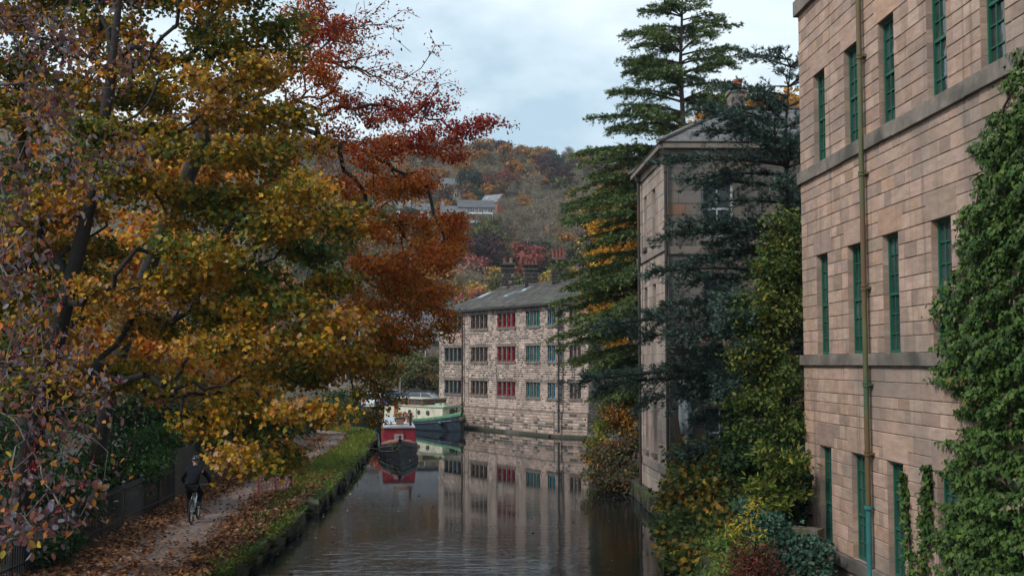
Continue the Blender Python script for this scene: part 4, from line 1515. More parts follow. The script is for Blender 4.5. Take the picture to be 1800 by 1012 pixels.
# ------------------------------------------------------------------ houses behind and on the hill
def cottage(name, label, p, w, d, h, rz, wallc, roofc, rise=1.6, wins=3, storeys=2, chim=1, skylight=0, stone=True, dormer=0, cat='house', conservatory=False):
    root = thing(name, label, cat, tuple(p), rz, None)
    mb = MB()
    mb.prism([(-d / 2, -2), (d / 2, -2), (d / 2, h), (0, h + rise), (-d / 2, h)], -w / 2, w / 2, 'X', wallc)
    mb.build('wall', mat('far_stone', attr=True, rough=.95, noise=(.7, .35), bump=(3, .5, .05)), root)
    mb = MB()
    o_ = .35
    for s in (-1, 1):
        a, b_ = Vector((0, s * (d / 2 + o_), h - o_ * rise / (d / 2))), Vector((0, 0, h + rise + .02))
        k = 9
        for i in range(k):
            p0, p1 = a + (b_ - a) * (i / k), a + (b_ - a) * ((i + 1) / k)
            up = Vector((0, 0, .09 - .05 * 0))
            c = vary(roofc, brng, .14)
            q = [(-w / 2 - .25, p0.y, p0.z + .13), (w / 2 + .25, p0.y, p0.z + .13), (w / 2 + .25, p1.y, p1.z + .09), (-w / 2 - .25, p1.y, p1.z + .09)]
            lo_ = [(x, y_, z_ - .14) for x, y_, z_ in q]
            mb.add(q + lo_, ((0, 1, 2, 3), (7, 6, 5, 4), (0, 4, 5, 1), (1, 5, 6, 2), (2, 6, 7, 3), (3, 7, 4, 0)), c)
    rf = mb.build('roof', mat('far_slate', attr=True, rough=.75, noise=(1.5, .3)), root, fixn=False)
    for k in range(chim):
        mb = MB()
        x = (-w / 2 + .5) if k == 0 else (w / 2 - .5)
        mb.box((x, 0, h + rise + .5), (.7, .9, 1.6), 0, tuple(q * .7 for q in wallc))
        mb.box((x, 0, h + rise + 1.33), (.85, 1.05, .12), 0, tuple(q * .6 for q in wallc))
        for j in (-.22, .22):
            mb.lathe([(.14, 0), (.12, .4), (.08, .4)], (x, j, h + rise + 1.38), 8, col=(.35, .12, .08))
        c_ = mb.build('chimney', MATS['far_stone'], root)
        c_.parent = rf
    for s in range(storeys):
        for k in range(wins):
            x = -w / 2 + w * (k + .5) / wins
            z = h * (s + .5) / storeys + .1
            ww, wh = min(1.3, w / wins * .55), 1.25
            y_ = -d / 2 - .01
            f = MB()
            for (xa, xb, za, zb) in ((x - ww / 2, x - ww / 2 + .09, z - wh / 2, z + wh / 2), (x + ww / 2 - .09, x + ww / 2, z - wh / 2, z + wh / 2), (x - ww / 2 + .09, x + ww / 2 - .09, z - wh / 2, z - wh / 2 + .09),
                                     (x - ww / 2 + .09, x + ww / 2 - .09, z + wh / 2 - .09, z + wh / 2), (x - .04, x + .04, z - wh / 2 + .09, z + wh / 2 - .09)):
                f.box(((xa + xb) / 2, y_ - .02, (za + zb) / 2), (xb - xa, .1, zb - za))
            wi = f.build('window', white_p, root)
            g_ = MB()
            g_.quad((x - ww / 2, y_ - .015, z - wh / 2), (x + ww / 2, y_ - .015, z - wh / 2), (x + ww / 2, y_ - .015, z + wh / 2), (x - ww / 2, y_ - .015, z + wh / 2))
            pn = g_.build('pane', MATS['cottage_glass'], root)
            pn.parent = wi
    for k in range(skylight):
        f = MB()
        x = -w / 4 + k * w / 3
        t = .5
        z = h + rise * t; y_ = -d / 2 * (1 - t)
        f.box((x, y_ - .06, z + .16), (.8, 1.1, .12), 0, rx=math.atan2(rise, d / 2))
        f.build('skylight', MATS['roof_glass'], root)
    if conservatory:
        f = MB()
        for x in np.linspace(-w * .42, w * .42, 7):
            f.box((x, -d / 2 - 1.6, 1.2), (.1, .1, 2.4))
        f.box((0, -d / 2 - 1.6, 2.4), (w * .86, .12, .12)); f.box((0, -d / 2 - 1.6, .3), (w * .86, .12, .6))
        f.quad((-w * .43, -d / 2 - 1.65, 2.45), (w * .43, -d / 2 - 1.65, 2.45), (w * .43, -d / 2, 3.1), (-w * .43, -d / 2, 3.1))
        f.build('conservatory', white_p, root)
    return root
buff, greyst, redbr, whitew = (.30, .235, .17), (.24, .205, .18), (.28, .11, .075), (.62, .60, .56)
slt, slt2 = (.13, .135, .145), (.10, .10, .105)
p = on_hill(790, 352); cottage('hillside_house', 'buff stone house with grey hipped slate roof high on the wooded hill', p, 6.5, 6, 4.6, .25, buff, slt, 2.3, 2, 2, 1)
p = on_hill(868, 376); cottage('hillside_house', 'small red brick house with pale slate roof and skylight on the hill', p, 5.5, 5.5, 3.2, -.5, redbr, (.2, .2, .215), 2.3, 1, 1, 0, 1)
p = on_hill(836, 395); cottage('hillside_house', 'grey stone house with white windows on the hill below the red brick house', p, 10, 6.5, 4.6, .12, greyst, slt2, 2.2, 4, 2, 1, 0, conservatory=True)
p = on_hill(797, 402); cottage('hillside_house', 'pale stone terrace house glimpsed behind the beech on the hill', p, 7, 6, 4.2, .15, (.34, .30, .27), slt, 2.0, 3, 2, 1)
for i, (px, py, ww) in enumerate(((600, 400, 7), (640, 402, 7), (690, 395, 8), (735, 398, 6))):
    p = on_hill(px, py)
    cottage('hillside_house', ['white painted terrace house end behind the maple leaves', 'white rendered terrace house next to the end one behind leaves', 'long pale house glimpsed through the middle of the beech', 'small white house glimpsed through the beech near its right edge'][i],
            p, ww, 6, 4.4, .1, whitew, slt, 2.0, 3, 2, 1)
cottage('slate_house', 'dark stone house with slate roof and skylight behind the car park', (-10.8, 138, 1.8), 9, 8, 6.0, .0, (.15, .125, .11), (.10, .105, .115), 3.4, 3, 2, 1, 1)
cottage('slate_house', 'pale stone house with white door side behind the car park bush', (-19.0, 141, 1.8), 7, 8, 6.5, .2, (.30, .24, .2), slt2, 3.0, 2, 2, 1)
cottage('slate_house', 'dark gabled stone house behind the terrace chimneys and cedar', (9.5, 97, 1.2), 7, 7, 7.0, .1, (.12, .10, .09), slt2, 2.6, 2, 2, 2)
# ------------------------------------------------------------------ boats (local +y is the bow)
def hull_sections(length, beam, stations, zlow, sheer, stern_round=.0):
    """stations: (t along from stern 0 to bow 1, half-width factor, gunwale rise)"""
    secs = []
    for t, wf, rise in stations:
        y = t * length
        w = beam / 2 * wf
        zg = sheer + rise
        secs.append([(-w, y, zg), (-w * 1.02, y, zg - .12), (-w * .97, y, .1), (-w * .8, y, zlow), (w * .8, y, zlow), (w * .97, y, .1), (w * 1.02, y, zg - .12), (w, y, zg)])
    return secs
paint = lambda nm, c, r=.45, **k: mat(nm, c, r, noise=(1.6, .25), stain=k.get('stain'), bump=(3, .12, .03))
hull_black = paint('hull_black', (.014, .015, .018), .4, stain=(1.4, (.07, .05, .04), .58, .75, (1, 1, 2)))
# red narrowboat
nb_dir = Vector((1.0, -8.3, 0)).normalized()
bow = G(703, 806, 0)
NL = 14.0
nb = thing('narrowboat', 'red narrowboat with black bow and rusty foredeck moored by the grass bank', 'boat', bow - nb_dir * NL, math.atan2(-nb_dir.x, nb_dir.y))
B = 2.05
st = [(0, .55, .15), (.03, .85, .1), (.07, 1, .03), (.3, 1, 0), (.72, 1, 0), (.82, .98, .02), (.88, .88, .07), (.93, .66, .15), (.965, .4, .23), (.99, .14, .30), (1.0, .03, .34)]
mb = MB()
mb.loft(hull_sections(NL, B, st, -.45, .56), cap=True)
for zz, k in ((.42, 1.05), (.22, 1.04)):
    for s in (-1, 1):
        mb.tube([(s * B / 2 * wf * k, t * NL, zz + rise * (.9 if zz > .3 else .6)) for t, wf, rise in st[2:]], .03, 5)
mb.build('hull', hull_black, nb)
# rusty brown foredeck: two flat sides rising to a ridge
mb = MB()
ys_ = [.86, .89, .92, .95, .975, .995]
def wf_at(t): return interp(t, [s[0] for s in st], [s[1] for s in st])
def rs_at(t): return interp(t, [s[0] for s in st], [s[2] for s in st])
secs = []
for t in ys_:
    w = B / 2 * wf_at(t) * 1.03
    z = .57 + rs_at(t)
    f_ = (1 - t) / (1 - ys_[0])
    secs.append([(-w, t * NL, z), (-w, t * NL, z + .10), (-w * .55, t * NL, z + .12 + .12 * f_), (0, t * NL, z + .14 + .15 * f_), (w * .55, t * NL, z + .12 + .12 * f_), (w, t * NL, z + .10), (w, t * NL, z)])
mb.loft(secs)
mb.build('foredeck', paint('deck_rust', (.30, .13, .10), .6, stain=(3, (.17, .10, .07), .55, .7)), nb)
# cabin
def cabin_secs(y0, y1, w0, w1, zb, zt, tumble=.1, n_=2):
    out = []
    for i in range(n_):
        k = i / (n_ - 1)
        y, w = y0 + (y1 - y0) * k, (w0 + (w1 - w0) * k) / 2
        out.append([(-w, y, zb), (-w + tumble, y, zt), (0, y, zt + .07), (w - tumble, y, zt), (w, y, zb)])
    return out
CY1 = .855 * NL
mb = MB()
s_ = cabin_secs(.9, CY1, 1.86, 1.86, .5, 1.52)
mb.loft(s_); mb.add(s_[1], ((0, 1, 2, 3, 4),)); mb.add(s_[0], ((4, 3, 2, 1, 0),))
for x in (-.62, .62):
    mb.box((x, CY1 + .012, 1.02), (.46, .02, .8))
mb.build('cabin', paint('boat_red', (.24, .012, .028), .42, stain=(2.2, (.30, .06, .06), .56, .74)), nb)
mb = MB()
mb.loft([[(-.86, .8, 1.50), (-.86, .8, 1.56), (0, .8, 1.64), (.86, .8, 1.56), (.86, .8, 1.50)], [(-.86, CY1 + .12, 1.50), (-.86, CY1 + .12, 1.56), (0, CY1 + .12, 1.64), (.86, CY1 + .12, 1.56), (.86, CY1 + .12, 1.50)]], closed=True, cap=True)
mb.build('cabin_roof', paint('roof_grey', (.40, .41, .43), .5), nb)
mb = MB()
mb.box((0, CY1 + .03, 1.05), (.5, .04, .78)); mb.box((0, CY1 + .055, 1.12), (.42, .02, .3)); mb.box((.2, CY1 + .07, 1.0), (.03, .05, .08))
mb.build('door', paint('door_red', (.20, .012, .025), .45), nb)
mb = MB()
mb.box((.03, CY1 + .35, .99), (.5, .05, .42), rx=.25)
mb.build('hatch_board', paint('board_grey', (.22, .17, .17), .6), nb)
mb = MB()
mb.lathe([(.07, 0), (.065, .62), (.085, .62), (.085, .68), (.05, .68)], (-.62, CY1 - .5, 1.58), 10)
mb.build('flue', MATS['black_iron'], nb)
mb = MB()
mb.tube([(0, NL - .35, .98), (0, NL - .33, 1.2)], .05, 8); mb.tube([(-.11, NL - .33, 1.12), (.11, NL - .33, 1.12)], .03, 6)
mb.lathe([(.02, -.1), (.09, -.06), (.1, 0), (.09, .06), (.02, .1)], (0, NL + .05, .62), 10)
mb.build('bow_post', MATS['black_iron'], nb)
mb = MB()
for k in range(26):
    a = k * .7
    mb.tube([(.28 * math.cos(a) + .18, NL - .25 + .10 * math.sin(a), .72 + .12 * math.sin(a * 1.3)), (.22 * math.cos(a + .6) + .18, NL - .2, .55 + .1 * math.sin(a))], .035, 5)
mb.build('rope_fender', mat('old_rope', (.06, .06, .03), .95, noise=(20, .5), bump=(40, .8)), nb)
for s in (-1, 1):
    for y in (3.0, 5.5, 8.0):
        f, g = MB(), MB()
        f.lathe([(.19, -.02), (.21, 0), (.19, .02), (.16, .02), (.16, -.02), (.19, -.02)], (s * (.93 - .05), y, 1.08), 14, 'X')
        g.lathe([(.165, 0), (0, 0)], (s * (.93 - .045), y, 1.08), 14, 'X')
        w_ = f.build('porthole', mat('brass', (.5, .33, .12), .35, metal=.9), nb)
        q = g.build('pane', pane_m, nb)
        q.parent = w_
def on_boat(boat, x, y, z):
    return Vector(boat.location) + Matrix.Rotation(boat.rotation_euler.z, 3, 'Z') @ Vector((x, y, z))
# things lying on the cabin roof
def flowerpot(x, y, lab, flowers, seed, tub):
    p = on_boat(nb, x, y, 1.62)
    r_ = random.Random(seed)
    t = thing('flowerpot', lab, 'plant pot', p)
    f = MB()
    f.lathe([(.01, 0), (.13, 0), (.17, .24), (.19, .24), (.19, .28), (.15, .28), (.14, .22)], (0, 0, 0), 12)
    f.build('pot', mat('tub_%s' % tub[0], tub[1], .8, noise=(4, .3)), t, smooth=False)
    f = MB()
    for k in range(90):
        a, q = r_.uniform(0, 6.28), r_.random() ** .5 * .26
        c = Vector((q * math.cos(a), q * math.sin(a), .3 + r_.uniform(0, .26) * (1.2 - q)))
        d = Vector((r_.uniform(-1, 1), r_.uniform(-1, 1), r_.uniform(-.2, 1))).normalized() * .07
        e = d.cross(Vector((r_.uniform(-1, 1), r_.uniform(-1, 1), .3))).normalized() * .04
        f.add([c - d, c + e, c + d, c - e], ((0, 1, 2, 3),), r_.choice(flowers))
    f.build('flowers', leaf_mat('leaf_broad', .4, .55, .25), t, fixn=False)
flowerpot(-.28, CY1 - 3.4, 'tub of pink flowers on the narrowboat roof', [(.45, .08, .12), (.35, .05, .1), (.06, .12, .03), (.55, .3, .3)], 1, ('clay', (.30, .12, .07)))
flowerpot(.05, CY1 - 3.1, 'tub of orange yellow flowers beside the pink ones on the narrowboat roof', [(.55, .22, .05), (.5, .35, .06), (.07, .12, .03)], 2, ('dark', (.09, .07, .06)))
flowerpot(-.62, CY1 - 2.9, 'pot of pale orange flowers at the roof edge of the narrowboat', [(.5, .25, .12), (.08, .11, .03), (.4, .12, .05)], 3, ('clay', None))
cr = thing('crate', 'small wooden crate lying on the front of the narrowboat roof', 'crate', on_boat(nb, -.05, CY1 - .7, 1.65), nb.rotation_euler.z)
f = MB()
for z in (.04, .13, .22):
    for s in (-1, 1):
        f.box((s * .2, 0, z), (.02, .34, .07)); f.box((0, s * .17, z), (.38, .02, .07))
f.box((0, 0, .01), (.38, .32, .02))
f.build('slats', mat('crate_wood', (.24, .13, .08), .8, noise=(10, .3, (1, 1, .2))), cr)
tp = thing('tarpaulin', 'crumpled white plastic sheet on the narrowboat roof', 'tarpaulin', on_boat(nb, .1, CY1 - 2.0, 1.63), nb.rotation_euler.z + .2)
f = MB()
gr = 9
vs = [(-.6 + 1.2 * i / gr, -.65 + 1.3 * j / gr, .02 + .06 * abs(math.sin(i * 1.3 + j * .7) * math.sin(j * 1.1 + 1)) * (1 if 0 < i < gr and 0 < j < gr else 0)) for j in range(gr + 1) for i in range(gr + 1)]
f.add(vs, [(j * (gr + 1) + i, j * (gr + 1) + i + 1, (j + 1) * (gr + 1) + i + 1, (j + 1) * (gr + 1) + i) for j in range(gr) for i in range(gr)])
f.build('sheet', mat('plastic_sheet', (.55, .57, .6), .35), tp)
for i, (x0, x1, y0) in enumerate(((-.55, -.2, 1.0), (.25, .5, 1.2))):
    f = MB()
    f.tube([(-.05, -1.6, .04), (.03, 1.6, .05)], .03, 6)
    o = f.build('boat_pole', mat('pole_%d' % i, ((.5, .48, .42), (.30, .04, .03))[i], .6), None)
    o.location = on_boat(nb, (x0 + x1) / 2, CY1 - 2.2, 1.62)
    o.rotation_euler = (0, 0, nb.rotation_euler.z + .05 * (1 - 2 * i))
    tag(o, ['pale wooden pole lying along the narrowboat roof on the bank side', 'red pole lying along the narrowboat roof on the water side'][i], 'pole', 'poles on the narrowboat roof')
f = MB()
a_, b_ = on_boat(nb, -.98, NL * .86, .62), Vector((left_edge(63) - .9, 63, .52))
f.tube([a_ + (b_ - a_) * k / 8 - Vector((0, 0, .25 * math.sin(math.pi * k / 8))) for k in range(9)], .018, 5)
tag(f.build('mooring_rope', MATS['old_rope']), 'thin rope tying the red narrowboat to the grass bank', 'rope')

# cream and green barge with a wooden wheelhouse
bd = Vector((math.cos(math.radians(52)), -math.sin(math.radians(52)), 0))
bbow = P(811, 757, 84); bbow.z = 0
BL, BB = 10.5, 3.0
bg = thing('barge', 'cream and green barge with brown wooden wheelhouse moored against the terrace corner', 'boat', bbow - bd * BL, math.atan2(-bd.x, bd.y))
st2 = [(0, .5, .25), (.03, .75, .2), (.08, .92, .12), (.2, 1, .02), (.55, 1, .04), (.72, .97, .14), (.82, .86, .26), (.9, .66, .38), (.96, .38, .47), (.99, .14, .52), (1, .05, .55)]
mb = MB()
mb.loft(hull_sections(BL, BB, st2, -.4, .62), cap=True)
for s in (-1, 1):
    mb.tube([(s * BB / 2 * wf * 1.04, t * BL, .40 + rise * .8) for t, wf, rise in st2], .045, 6)
mb.build('hull', paint('hull_blue', (.018, .030, .045), .42, stain=(1.2, (.05, .06, .07), .55, .75)), bg)
def w2(t): return interp(t, [s[0] for s in st2], [s[1] for s in st2])
def r2(t): return interp(t, [s[0] for s in st2], [s[2] for s in st2])
mb = MB()
for s in (-1, 1):
    mb.loft([[(s * BB / 2 * w2(t) * 1.015, t * BL, .60 + r2(t)), (s * BB / 2 * w2(t) * 1.03, t * BL, .60 + r2(t) + (.16 if t > .6 else .05)), (s * BB / 2 * w2(t) * .93, t * BL, .60 + r2(t) + (.16 if t > .6 else .05)), (s * BB / 2 * w2(t) * .93, t * BL, .58 + r2(t))] for t in np.linspace(0, 1, 24)])
secs = []
for t in np.linspace(.66, 1, 9):
    w = BB / 2 * w2(t) * .95
    z = .66 + r2(t)
    secs.append([(-w, t * BL, z), (-w * .4, t * BL, z + .2), (w * .4, t * BL, z + .2), (w, t * BL, z)])
mb.loft(secs)
grn = paint('boat_green', (.12, .30, .16), .45, stain=(2, (.20, .36, .22), .55, .7))
mb.build('foredeck', grn, bg)
def cwf(t): return min(.80, .86 * w2(t))
mb = MB()
ct, c0 = .885, .16
secs = []
for t in np.linspace(c0, ct, 8):
    w = BB / 2 * cwf(t)
    z = .62 + r2(t) * .5
    secs.append([(-w, t * BL, z), (-w + .07, t * BL, 1.72 + .0 * t), (w - .07, t * BL, 1.72 + .0 * t), (w, t * BL, z)])
mb.loft(secs, cap=True)
mb.box((BB / 2 * .80 + .01, BL * .57, 1.2), (.03, .62, .88))
mb.build('cabin', paint('boat_cream', (.60, .55, .43), .5, stain=(1.5, (.40, .34, .22), .58, .75)), bg)
mb = MB()
secs = []
for t in np.linspace(c0, ct + .012, 8):
    w = BB / 2 * cwf(t) + .02
    secs.append([(-w, t * BL, 1.72), (-w, t * BL, 1.80), (-w * .5, t * BL, 1.86), (w * .5, t * BL, 1.86), (w, t * BL, 1.80), (w, t * BL, 1.72)])
mb.loft(secs, closed=True, cap=True)
mb.box((0, BL * .74, 1.92), (.6, .6, .12)); mb.box((.1, BL * .81, 1.95), (.3, .3, .16))
mb.build('cabin_roof', paint('roof_pale', (.38, .44, .32), .5), bg)
# wheelhouse: timber posts, windows all round, flat roof
WY0, WY1, WX = BL * .30, BL * .66, 1.06
mb = MB()
for x in (-WX, WX):
    n_ = 5
    for k in range(n_):
        y = WY0 + (WY1 - WY0) * k / (n_ - 1)
        mb.box((x, y, 2.02), (.09, .1, .5))
    mb.box((x, (WY0 + WY1) / 2, 1.82), (.1, WY1 - WY0 + .1, .1)); mb.box((x, (WY0 + WY1) / 2, 2.26), (.1, WY1 - WY0 + .1, .08))
for y in (WY0, WY1):
    for x in (-.36, .36):
        mb.box((x, y, 2.02), (.09, .1, .5))
    mb.box((0, y, 1.82), (2 * WX + .1, .1, .1)); mb.box((0, y, 2.26), (2 * WX + .1, .1, .08))
mb.box((WX + .17, WY0 + .3, 1.25), (.06, .45, 1.15))
wh = mb.build('wheelhouse', mat('varnished_wood', (.28, .09, .035), .45, noise=(8, .3, (1, 1, .2))), bg)
mb = MB()
for x in (-WX, WX):
    mb.quad((x, WY0, 1.86), (x, WY1, 1.86), (x, WY1, 2.23), (x, WY0, 2.23))
for y in (WY0, WY1):
    mb.quad((-WX, y, 1.86), (WX, y, 1.86), (WX, y, 2.23), (-WX, y, 2.23))
gp = mb.build('pane', mat('wheelhouse_glass', (.06, .075, .07), .06, spec=.8), bg)
gp.parent = wh
mb = MB()
mb.prism([(-WX - .12, 2.29), (WX + .12, 2.29), (WX + .12, 2.33), (0, 2.39), (-WX - .12, 2.33)], WY0 - .15, WY1 + .18, 'Y')
rr_ = mb.build('roof', paint('roof_cream', (.45, .42, .34), .55), bg)
rr_.parent = wh
for s in (-1, 1):
    for t, r_ in ((.22, .14), (.51, .14), (.63, .14), (.745, .15)):
        f, g = MB(), MB()
        x = s * (BB / 2 * cwf(t) - .02)
        f.lathe([(r_ * .8, -.03), (r_ * 1.2, -.03), (r_ * 1.2, .05), (r_ * .8, .05)], (x, t * BL, 1.3), 14, 'X')
        g.lathe([(r_ * .95, .02 * s), (0, .02 * s)], (x, t * BL, 1.3), 14, 'X')
        w_ = f.build('porthole', mat('port_rim', (.10, .09, .08), .4, metal=.5), bg)
        q = g.build('pane', pane_m, bg); q.parent = w_
f, g = MB(), MB()
f.lathe([(.16, 0), (.24, 0), (.24, .06), (.16, .06)], (0, ct * BL + .0, 1.4), 16, 'Y')
g.lathe([(.2, .03), (0, .03)], (0, ct * BL, 1.4), 16, 'Y')
w_ = f.build('porthole', MATS['port_rim'], bg); q = g.build('pane', pane_m, bg); q.parent = w_
for (t, s, z) in ((.90, 1, .62),):
    fd = thing('boat_fender', 'dark teal fender hanging on the side of the barge bow', 'fender', on_boat(bg, s * (BB / 2 * w2(t) + .18), t * BL, z), bg.rotation_euler.z - .5)
    f = MB(); f.lathe([(.03, -.42), (.15, -.36), (.17, 0), (.15, .36), (.03, .42)], (0, 0, 0), 12, 'Y'); f.build('cushion', mat('fender_teal', (.01, .07, .09), .5), fd, smooth=True)
    f = MB(); f.tube([(0, -.3, .1), (-.15, -.2, .45)], .014, 5); f.tube([(0, .3, .1), (-.15, .2, .45)], .014, 5); f.build('rope', MATS['old_rope'], fd)
fd = thing('boat_fender', 'black rope fender on the very stem of the barge', 'fender', on_boat(bg, 0, BL + .1, .85), bg.rotation_euler.z)
f = MB(); f.lathe([(.05, -.3), (.2, -.2), (.24, 0), (.2, .2), (.05, .3)], (0, 0, 0), 12, 'X'); f.build('cushion', MATS['old_rope'], fd, smooth=True)
f = MB(); f.tube([(-.2, 0, .1), (-.15, -.3, .4)], .014, 5); f.build('rope', MATS['old_rope'], fd)
mb = MB()
mb.tube([(0, BL * .94, 1.1), (0, BL * .94, 1.75)], .06, 8); mb.tube([(-.2, BL * .94, 1.5), (.2, BL * .94, 1.5)], .04, 6)
mb.build('bow_post', MATS['black_iron'], bg)

# third boat, mostly behind leaves
tb = thing('narrowboat', 'dark narrowboat with white cabin side half hidden by leaves beyond the lawn', 'boat', (-17.6, 91.4, 0), math.radians(-102))
mb = MB(); mb.loft(hull_sections(7, 2.1, [(0, .6, .1), (.05, 1, .05), (.7, 1, .02), (.85, .85, .1), (.95, .4, .25), (1, .05, .32)], -.4, .6), cap=True)
mb.build('hull', hull_black, tb)
mb = MB(); s_ = cabin_secs(.7, 5.3, 1.8, 1.8, .55, 1.5); mb.loft(s_); mb.add(s_[1], ((0, 1, 2, 3, 4),)); mb.add(s_[0], ((4, 3, 2, 1, 0),)); mb.build('cabin', paint('boat_white', (.5, .52, .54), .5), tb)
for s in (-1, 1):
    for y in (1.6, 2.9, 4.2):
        f = MB(); f.box((s * .87, y, 1.05), (.05, .8, .42)); w_ = f.build('window', MATS['black_iron'], tb)
        f = MB(); f.box((s * .895, y, 1.05), (.02, .7, .33)); q = f.build('pane', pane_m, tb); q.parent = w_

# ------------------------------------------------------------------ parked cars (local +y is the nose)
rubber = mat('rubber', (.02, .02, .021), .85)
rimm = mat('alloy', (.45, .46, .48), .35, metal=.7)
cglass = mat('car_glass', (.02, .025, .03), .04, spec=.9)
def car(label, color, loc, rz, kind='hatch', van=False):
    root = thing('parked_car', label, 'car', loc, rz, 'cars in the car park')
    Lc, Wc = 4.1, 1.74
    mb = MB()
    prof = [(-2.05, .28), (-2.08, .55), (-1.98, .88), (-.6, .93), (.75, .93), (1.75, .78), (2.03, .6), (2.05, .3), (1.6, .2), (-1.6, .2)]
    secs = []
    for x, k, dz in ((-Wc / 2, .97, -.03), (-Wc / 2 + .1, 1, 0), (Wc / 2 - .1, 1, 0), (Wc / 2, .97, -.03)):
        secs.append([(x, y * k, z + (dz if z > .5 else 0)) for y, z in prof])
    mb.loft(secs, closed=True, cap=True)
    top = 1.47 if not van else 1.75
    gh0 = [(-1.85, .9), (-1.5, top - .06), (-.9, top), (.1, top - .01), (.35, top - .06), (1.12, .9)]
    rs = []
    for x, k in ((-Wc / 2 + .26, .0), (0, .02), (Wc / 2 - .26, .0)):
        rs.append([(x, -1.45, top - .05 + k), (x, -.9, top + .012 + k), (x, .1, top + k), (x, .36, top - .05 + k)])
    mb.loft(rs)
    for s in (-1, 1):
        for (ya, za, yb, zb) in ((-1.85, .9, -1.45, top - .05), (-.35, .92, -.38, top - .02), (1.12, .9, .36, top - .05)):
            mb.bar((s * (Wc / 2 - .08), ya, za), (s * (Wc / 2 - .25), yb, zb), .07, .06)
        mb.bar((s * (Wc / 2 - .25), -1.45, top - .04), (s * (Wc / 2 - .25), .36, top - .05), .06, .05)
        mb.box((s * (Wc / 2 + .09), .78, .98), (.16, .1, .12))
    mb.build('body', mat('carpaint_%s' % label.split()[0], color, .28, coat=.6, spec=.5), root)
    mb = MB()
    g = []
    for x, ins in ((-Wc / 2 + .07, 0), (-Wc / 2 + .25, 1), (Wc / 2 - .25, 1), (Wc / 2 - .07, 0)):
        g.append([(x, -1.83, .9), (x, -1.44, top - .07), (x, .34, top - .07), (x, 1.1, .9)] if ins else [(x, -1.8, .9), (x, -1.7, .92), (x, 1.0, .92), (x, 1.08, .9)])
    mb.loft(g)
    mb.build('window', cglass, root, fixn=True)
    for sx in (-1, 1):
        for y in (-1.27, 1.3):
            f = MB(); f.lathe([(.2, -.1), (.31, -.1), (.32, -.06), (.32, .06), (.31, .1), (.2, .1)], (sx * (Wc / 2 - .1), y, .32), 18, 'X')
            t_ = f.build('wheel', rubber, root)
            f = MB(); f.lathe([(.2, .07 * sx), (.12, .1 * sx), (0, .1 * sx)], (sx * (Wc / 2 - .1), y, .32), 10, 'X')
            q = f.build('rim', rimm, root); q.parent = t_
        f = MB(); f.box((sx * .62, 1.97, .66), (.36, .16, .14), rx=-.3); f.build('headlight', mat('lamp_glass', (.6, .62, .64), .1), root)
        f = MB(); f.box((sx * .7, -2.03, .78), (.26, .1, .2)); f.build('taillight', mat('tail_red', (.35, .01, .01), .25), root)
    f = MB(); f.box((0, -2.08, .5), (.5, .03, .11)); f.build('number_plate', mat('plate_yellow', (.5, .42, .05), .5), root)
    return root
cz = 1.36
def at_px(px, Y): return ((px - 900) / FPX * Y, Y, 0.81 + .0064 * (Y - 98.5))
for lab, c, px, Y, rz in (
        ('bright blue hatchback, nearest car at the hedge above the barge', (.02, .16, .50), 704, 103, -1.05),
        ('turquoise blue car beside the bright blue hatchback', (.02, .22, .34), 682, 105.5, -1.15),
        ('white car with red tail lights at the leaf curtain', (.6, .64, .68), 664, 104.5, -.15),
        ('silver car mostly hidden by the yellow leaves', (.42, .46, .5), 640, 106, -1.2),
        ('dark maroon car in the second row behind the blue ones', (.09, .015, .02), 705, 113, 1.5),
        ('pale grey car in the second row left of the maroon one', (.3, .33, .37), 676, 114, 1.5),
        ('pale blue estate car beside the terrace corner, nearer of two', (.42, .55, .66), 752, 103.5, -1.9),
        ('black car behind the pale blue estate at the terrace corner', (.02, .022, .026), 748, 111, -1.6)):
    car(lab, c, at_px(px, Y), rz)
# lamp post in the car park
lp = thing('lamp_post', 'slim grey lamp post standing among the parked cars', 'lamp post', at_px(704, 101))
mb = MB(); mb.lathe([(.09, 0), (.09, .8), (.05, .85), (.04, 3.0)], (0, 0, 0), 10); mb.build('pole', mat('galvanised', (.35, .37, .39), .5, metal=.4), lp)
mb = MB(); mb.box((0, -.15, 3.03), (.16, .5, .1), taper=.8); mb.build('lamp_head', MATS['galvanised'], lp)

# ------------------------------------------------------------------ fences on the towpath
def fence_z(x, y): return ZB + .05
rail = thing('railing', 'black iron railing along the landward side of the towpath', 'railing', (path_left(29) - .45, 29, ZB))
def fx(y): return path_left(y) - .5
for y in np.arange(18, 37.1, 1.9):
    f = MB(); f.box((fx(y), y, ZB + .62), (.07, .07, 1.3)); f.box((fx(y), y, ZB + 1.29), (.1, .1, .06), taper=.4)
    f.build('post', MATS['black_iron'], rail, world=True)
for z in (.3, 1.08):
    f = MB()
    for y in np.arange(18, 36.9, 1.0):
        f.bar((fx(y), y, ZB + z), (fx(y + 1), y + 1, ZB + z), .045, .04)
    f.build('rail', MATS['black_iron'], rail, world=True)
f = MB()
for y in np.arange(18.1, 37, .12):
    f.bar((fx(y), y, ZB + .1), (fx(y), y, ZB + 1.22), .02, .02)
f.build('bars', MATS['black_iron'], rail, world=True)
bf = thing('board_fence', 'dark weathered board fence behind the cyclist on the left of the towpath', 'fence', (fx(40), 40, ZB))
f = MB()
y = 37.3
while y < 47:
    w_ = .16
    h_ = 1.65 + R.uniform(-.04, .04)
    f.box((fx(y) - .15, y, ZB + h_ / 2), (.03, w_ - .015, h_), 0.04, vary((.035, .027, .022), R, .3))
    y += w_
f.build('boards', MATS['dark_timber'], bf, world=True)
for y in np.arange(37.3, 47.1, 2.4):
    f = MB(); f.box((fx(y) - .24, y, ZB + .85), (.1, .1, 1.75), 0, (.03, .024, .02)); f.build('post', MATS['dark_timber'], bf, world=True)
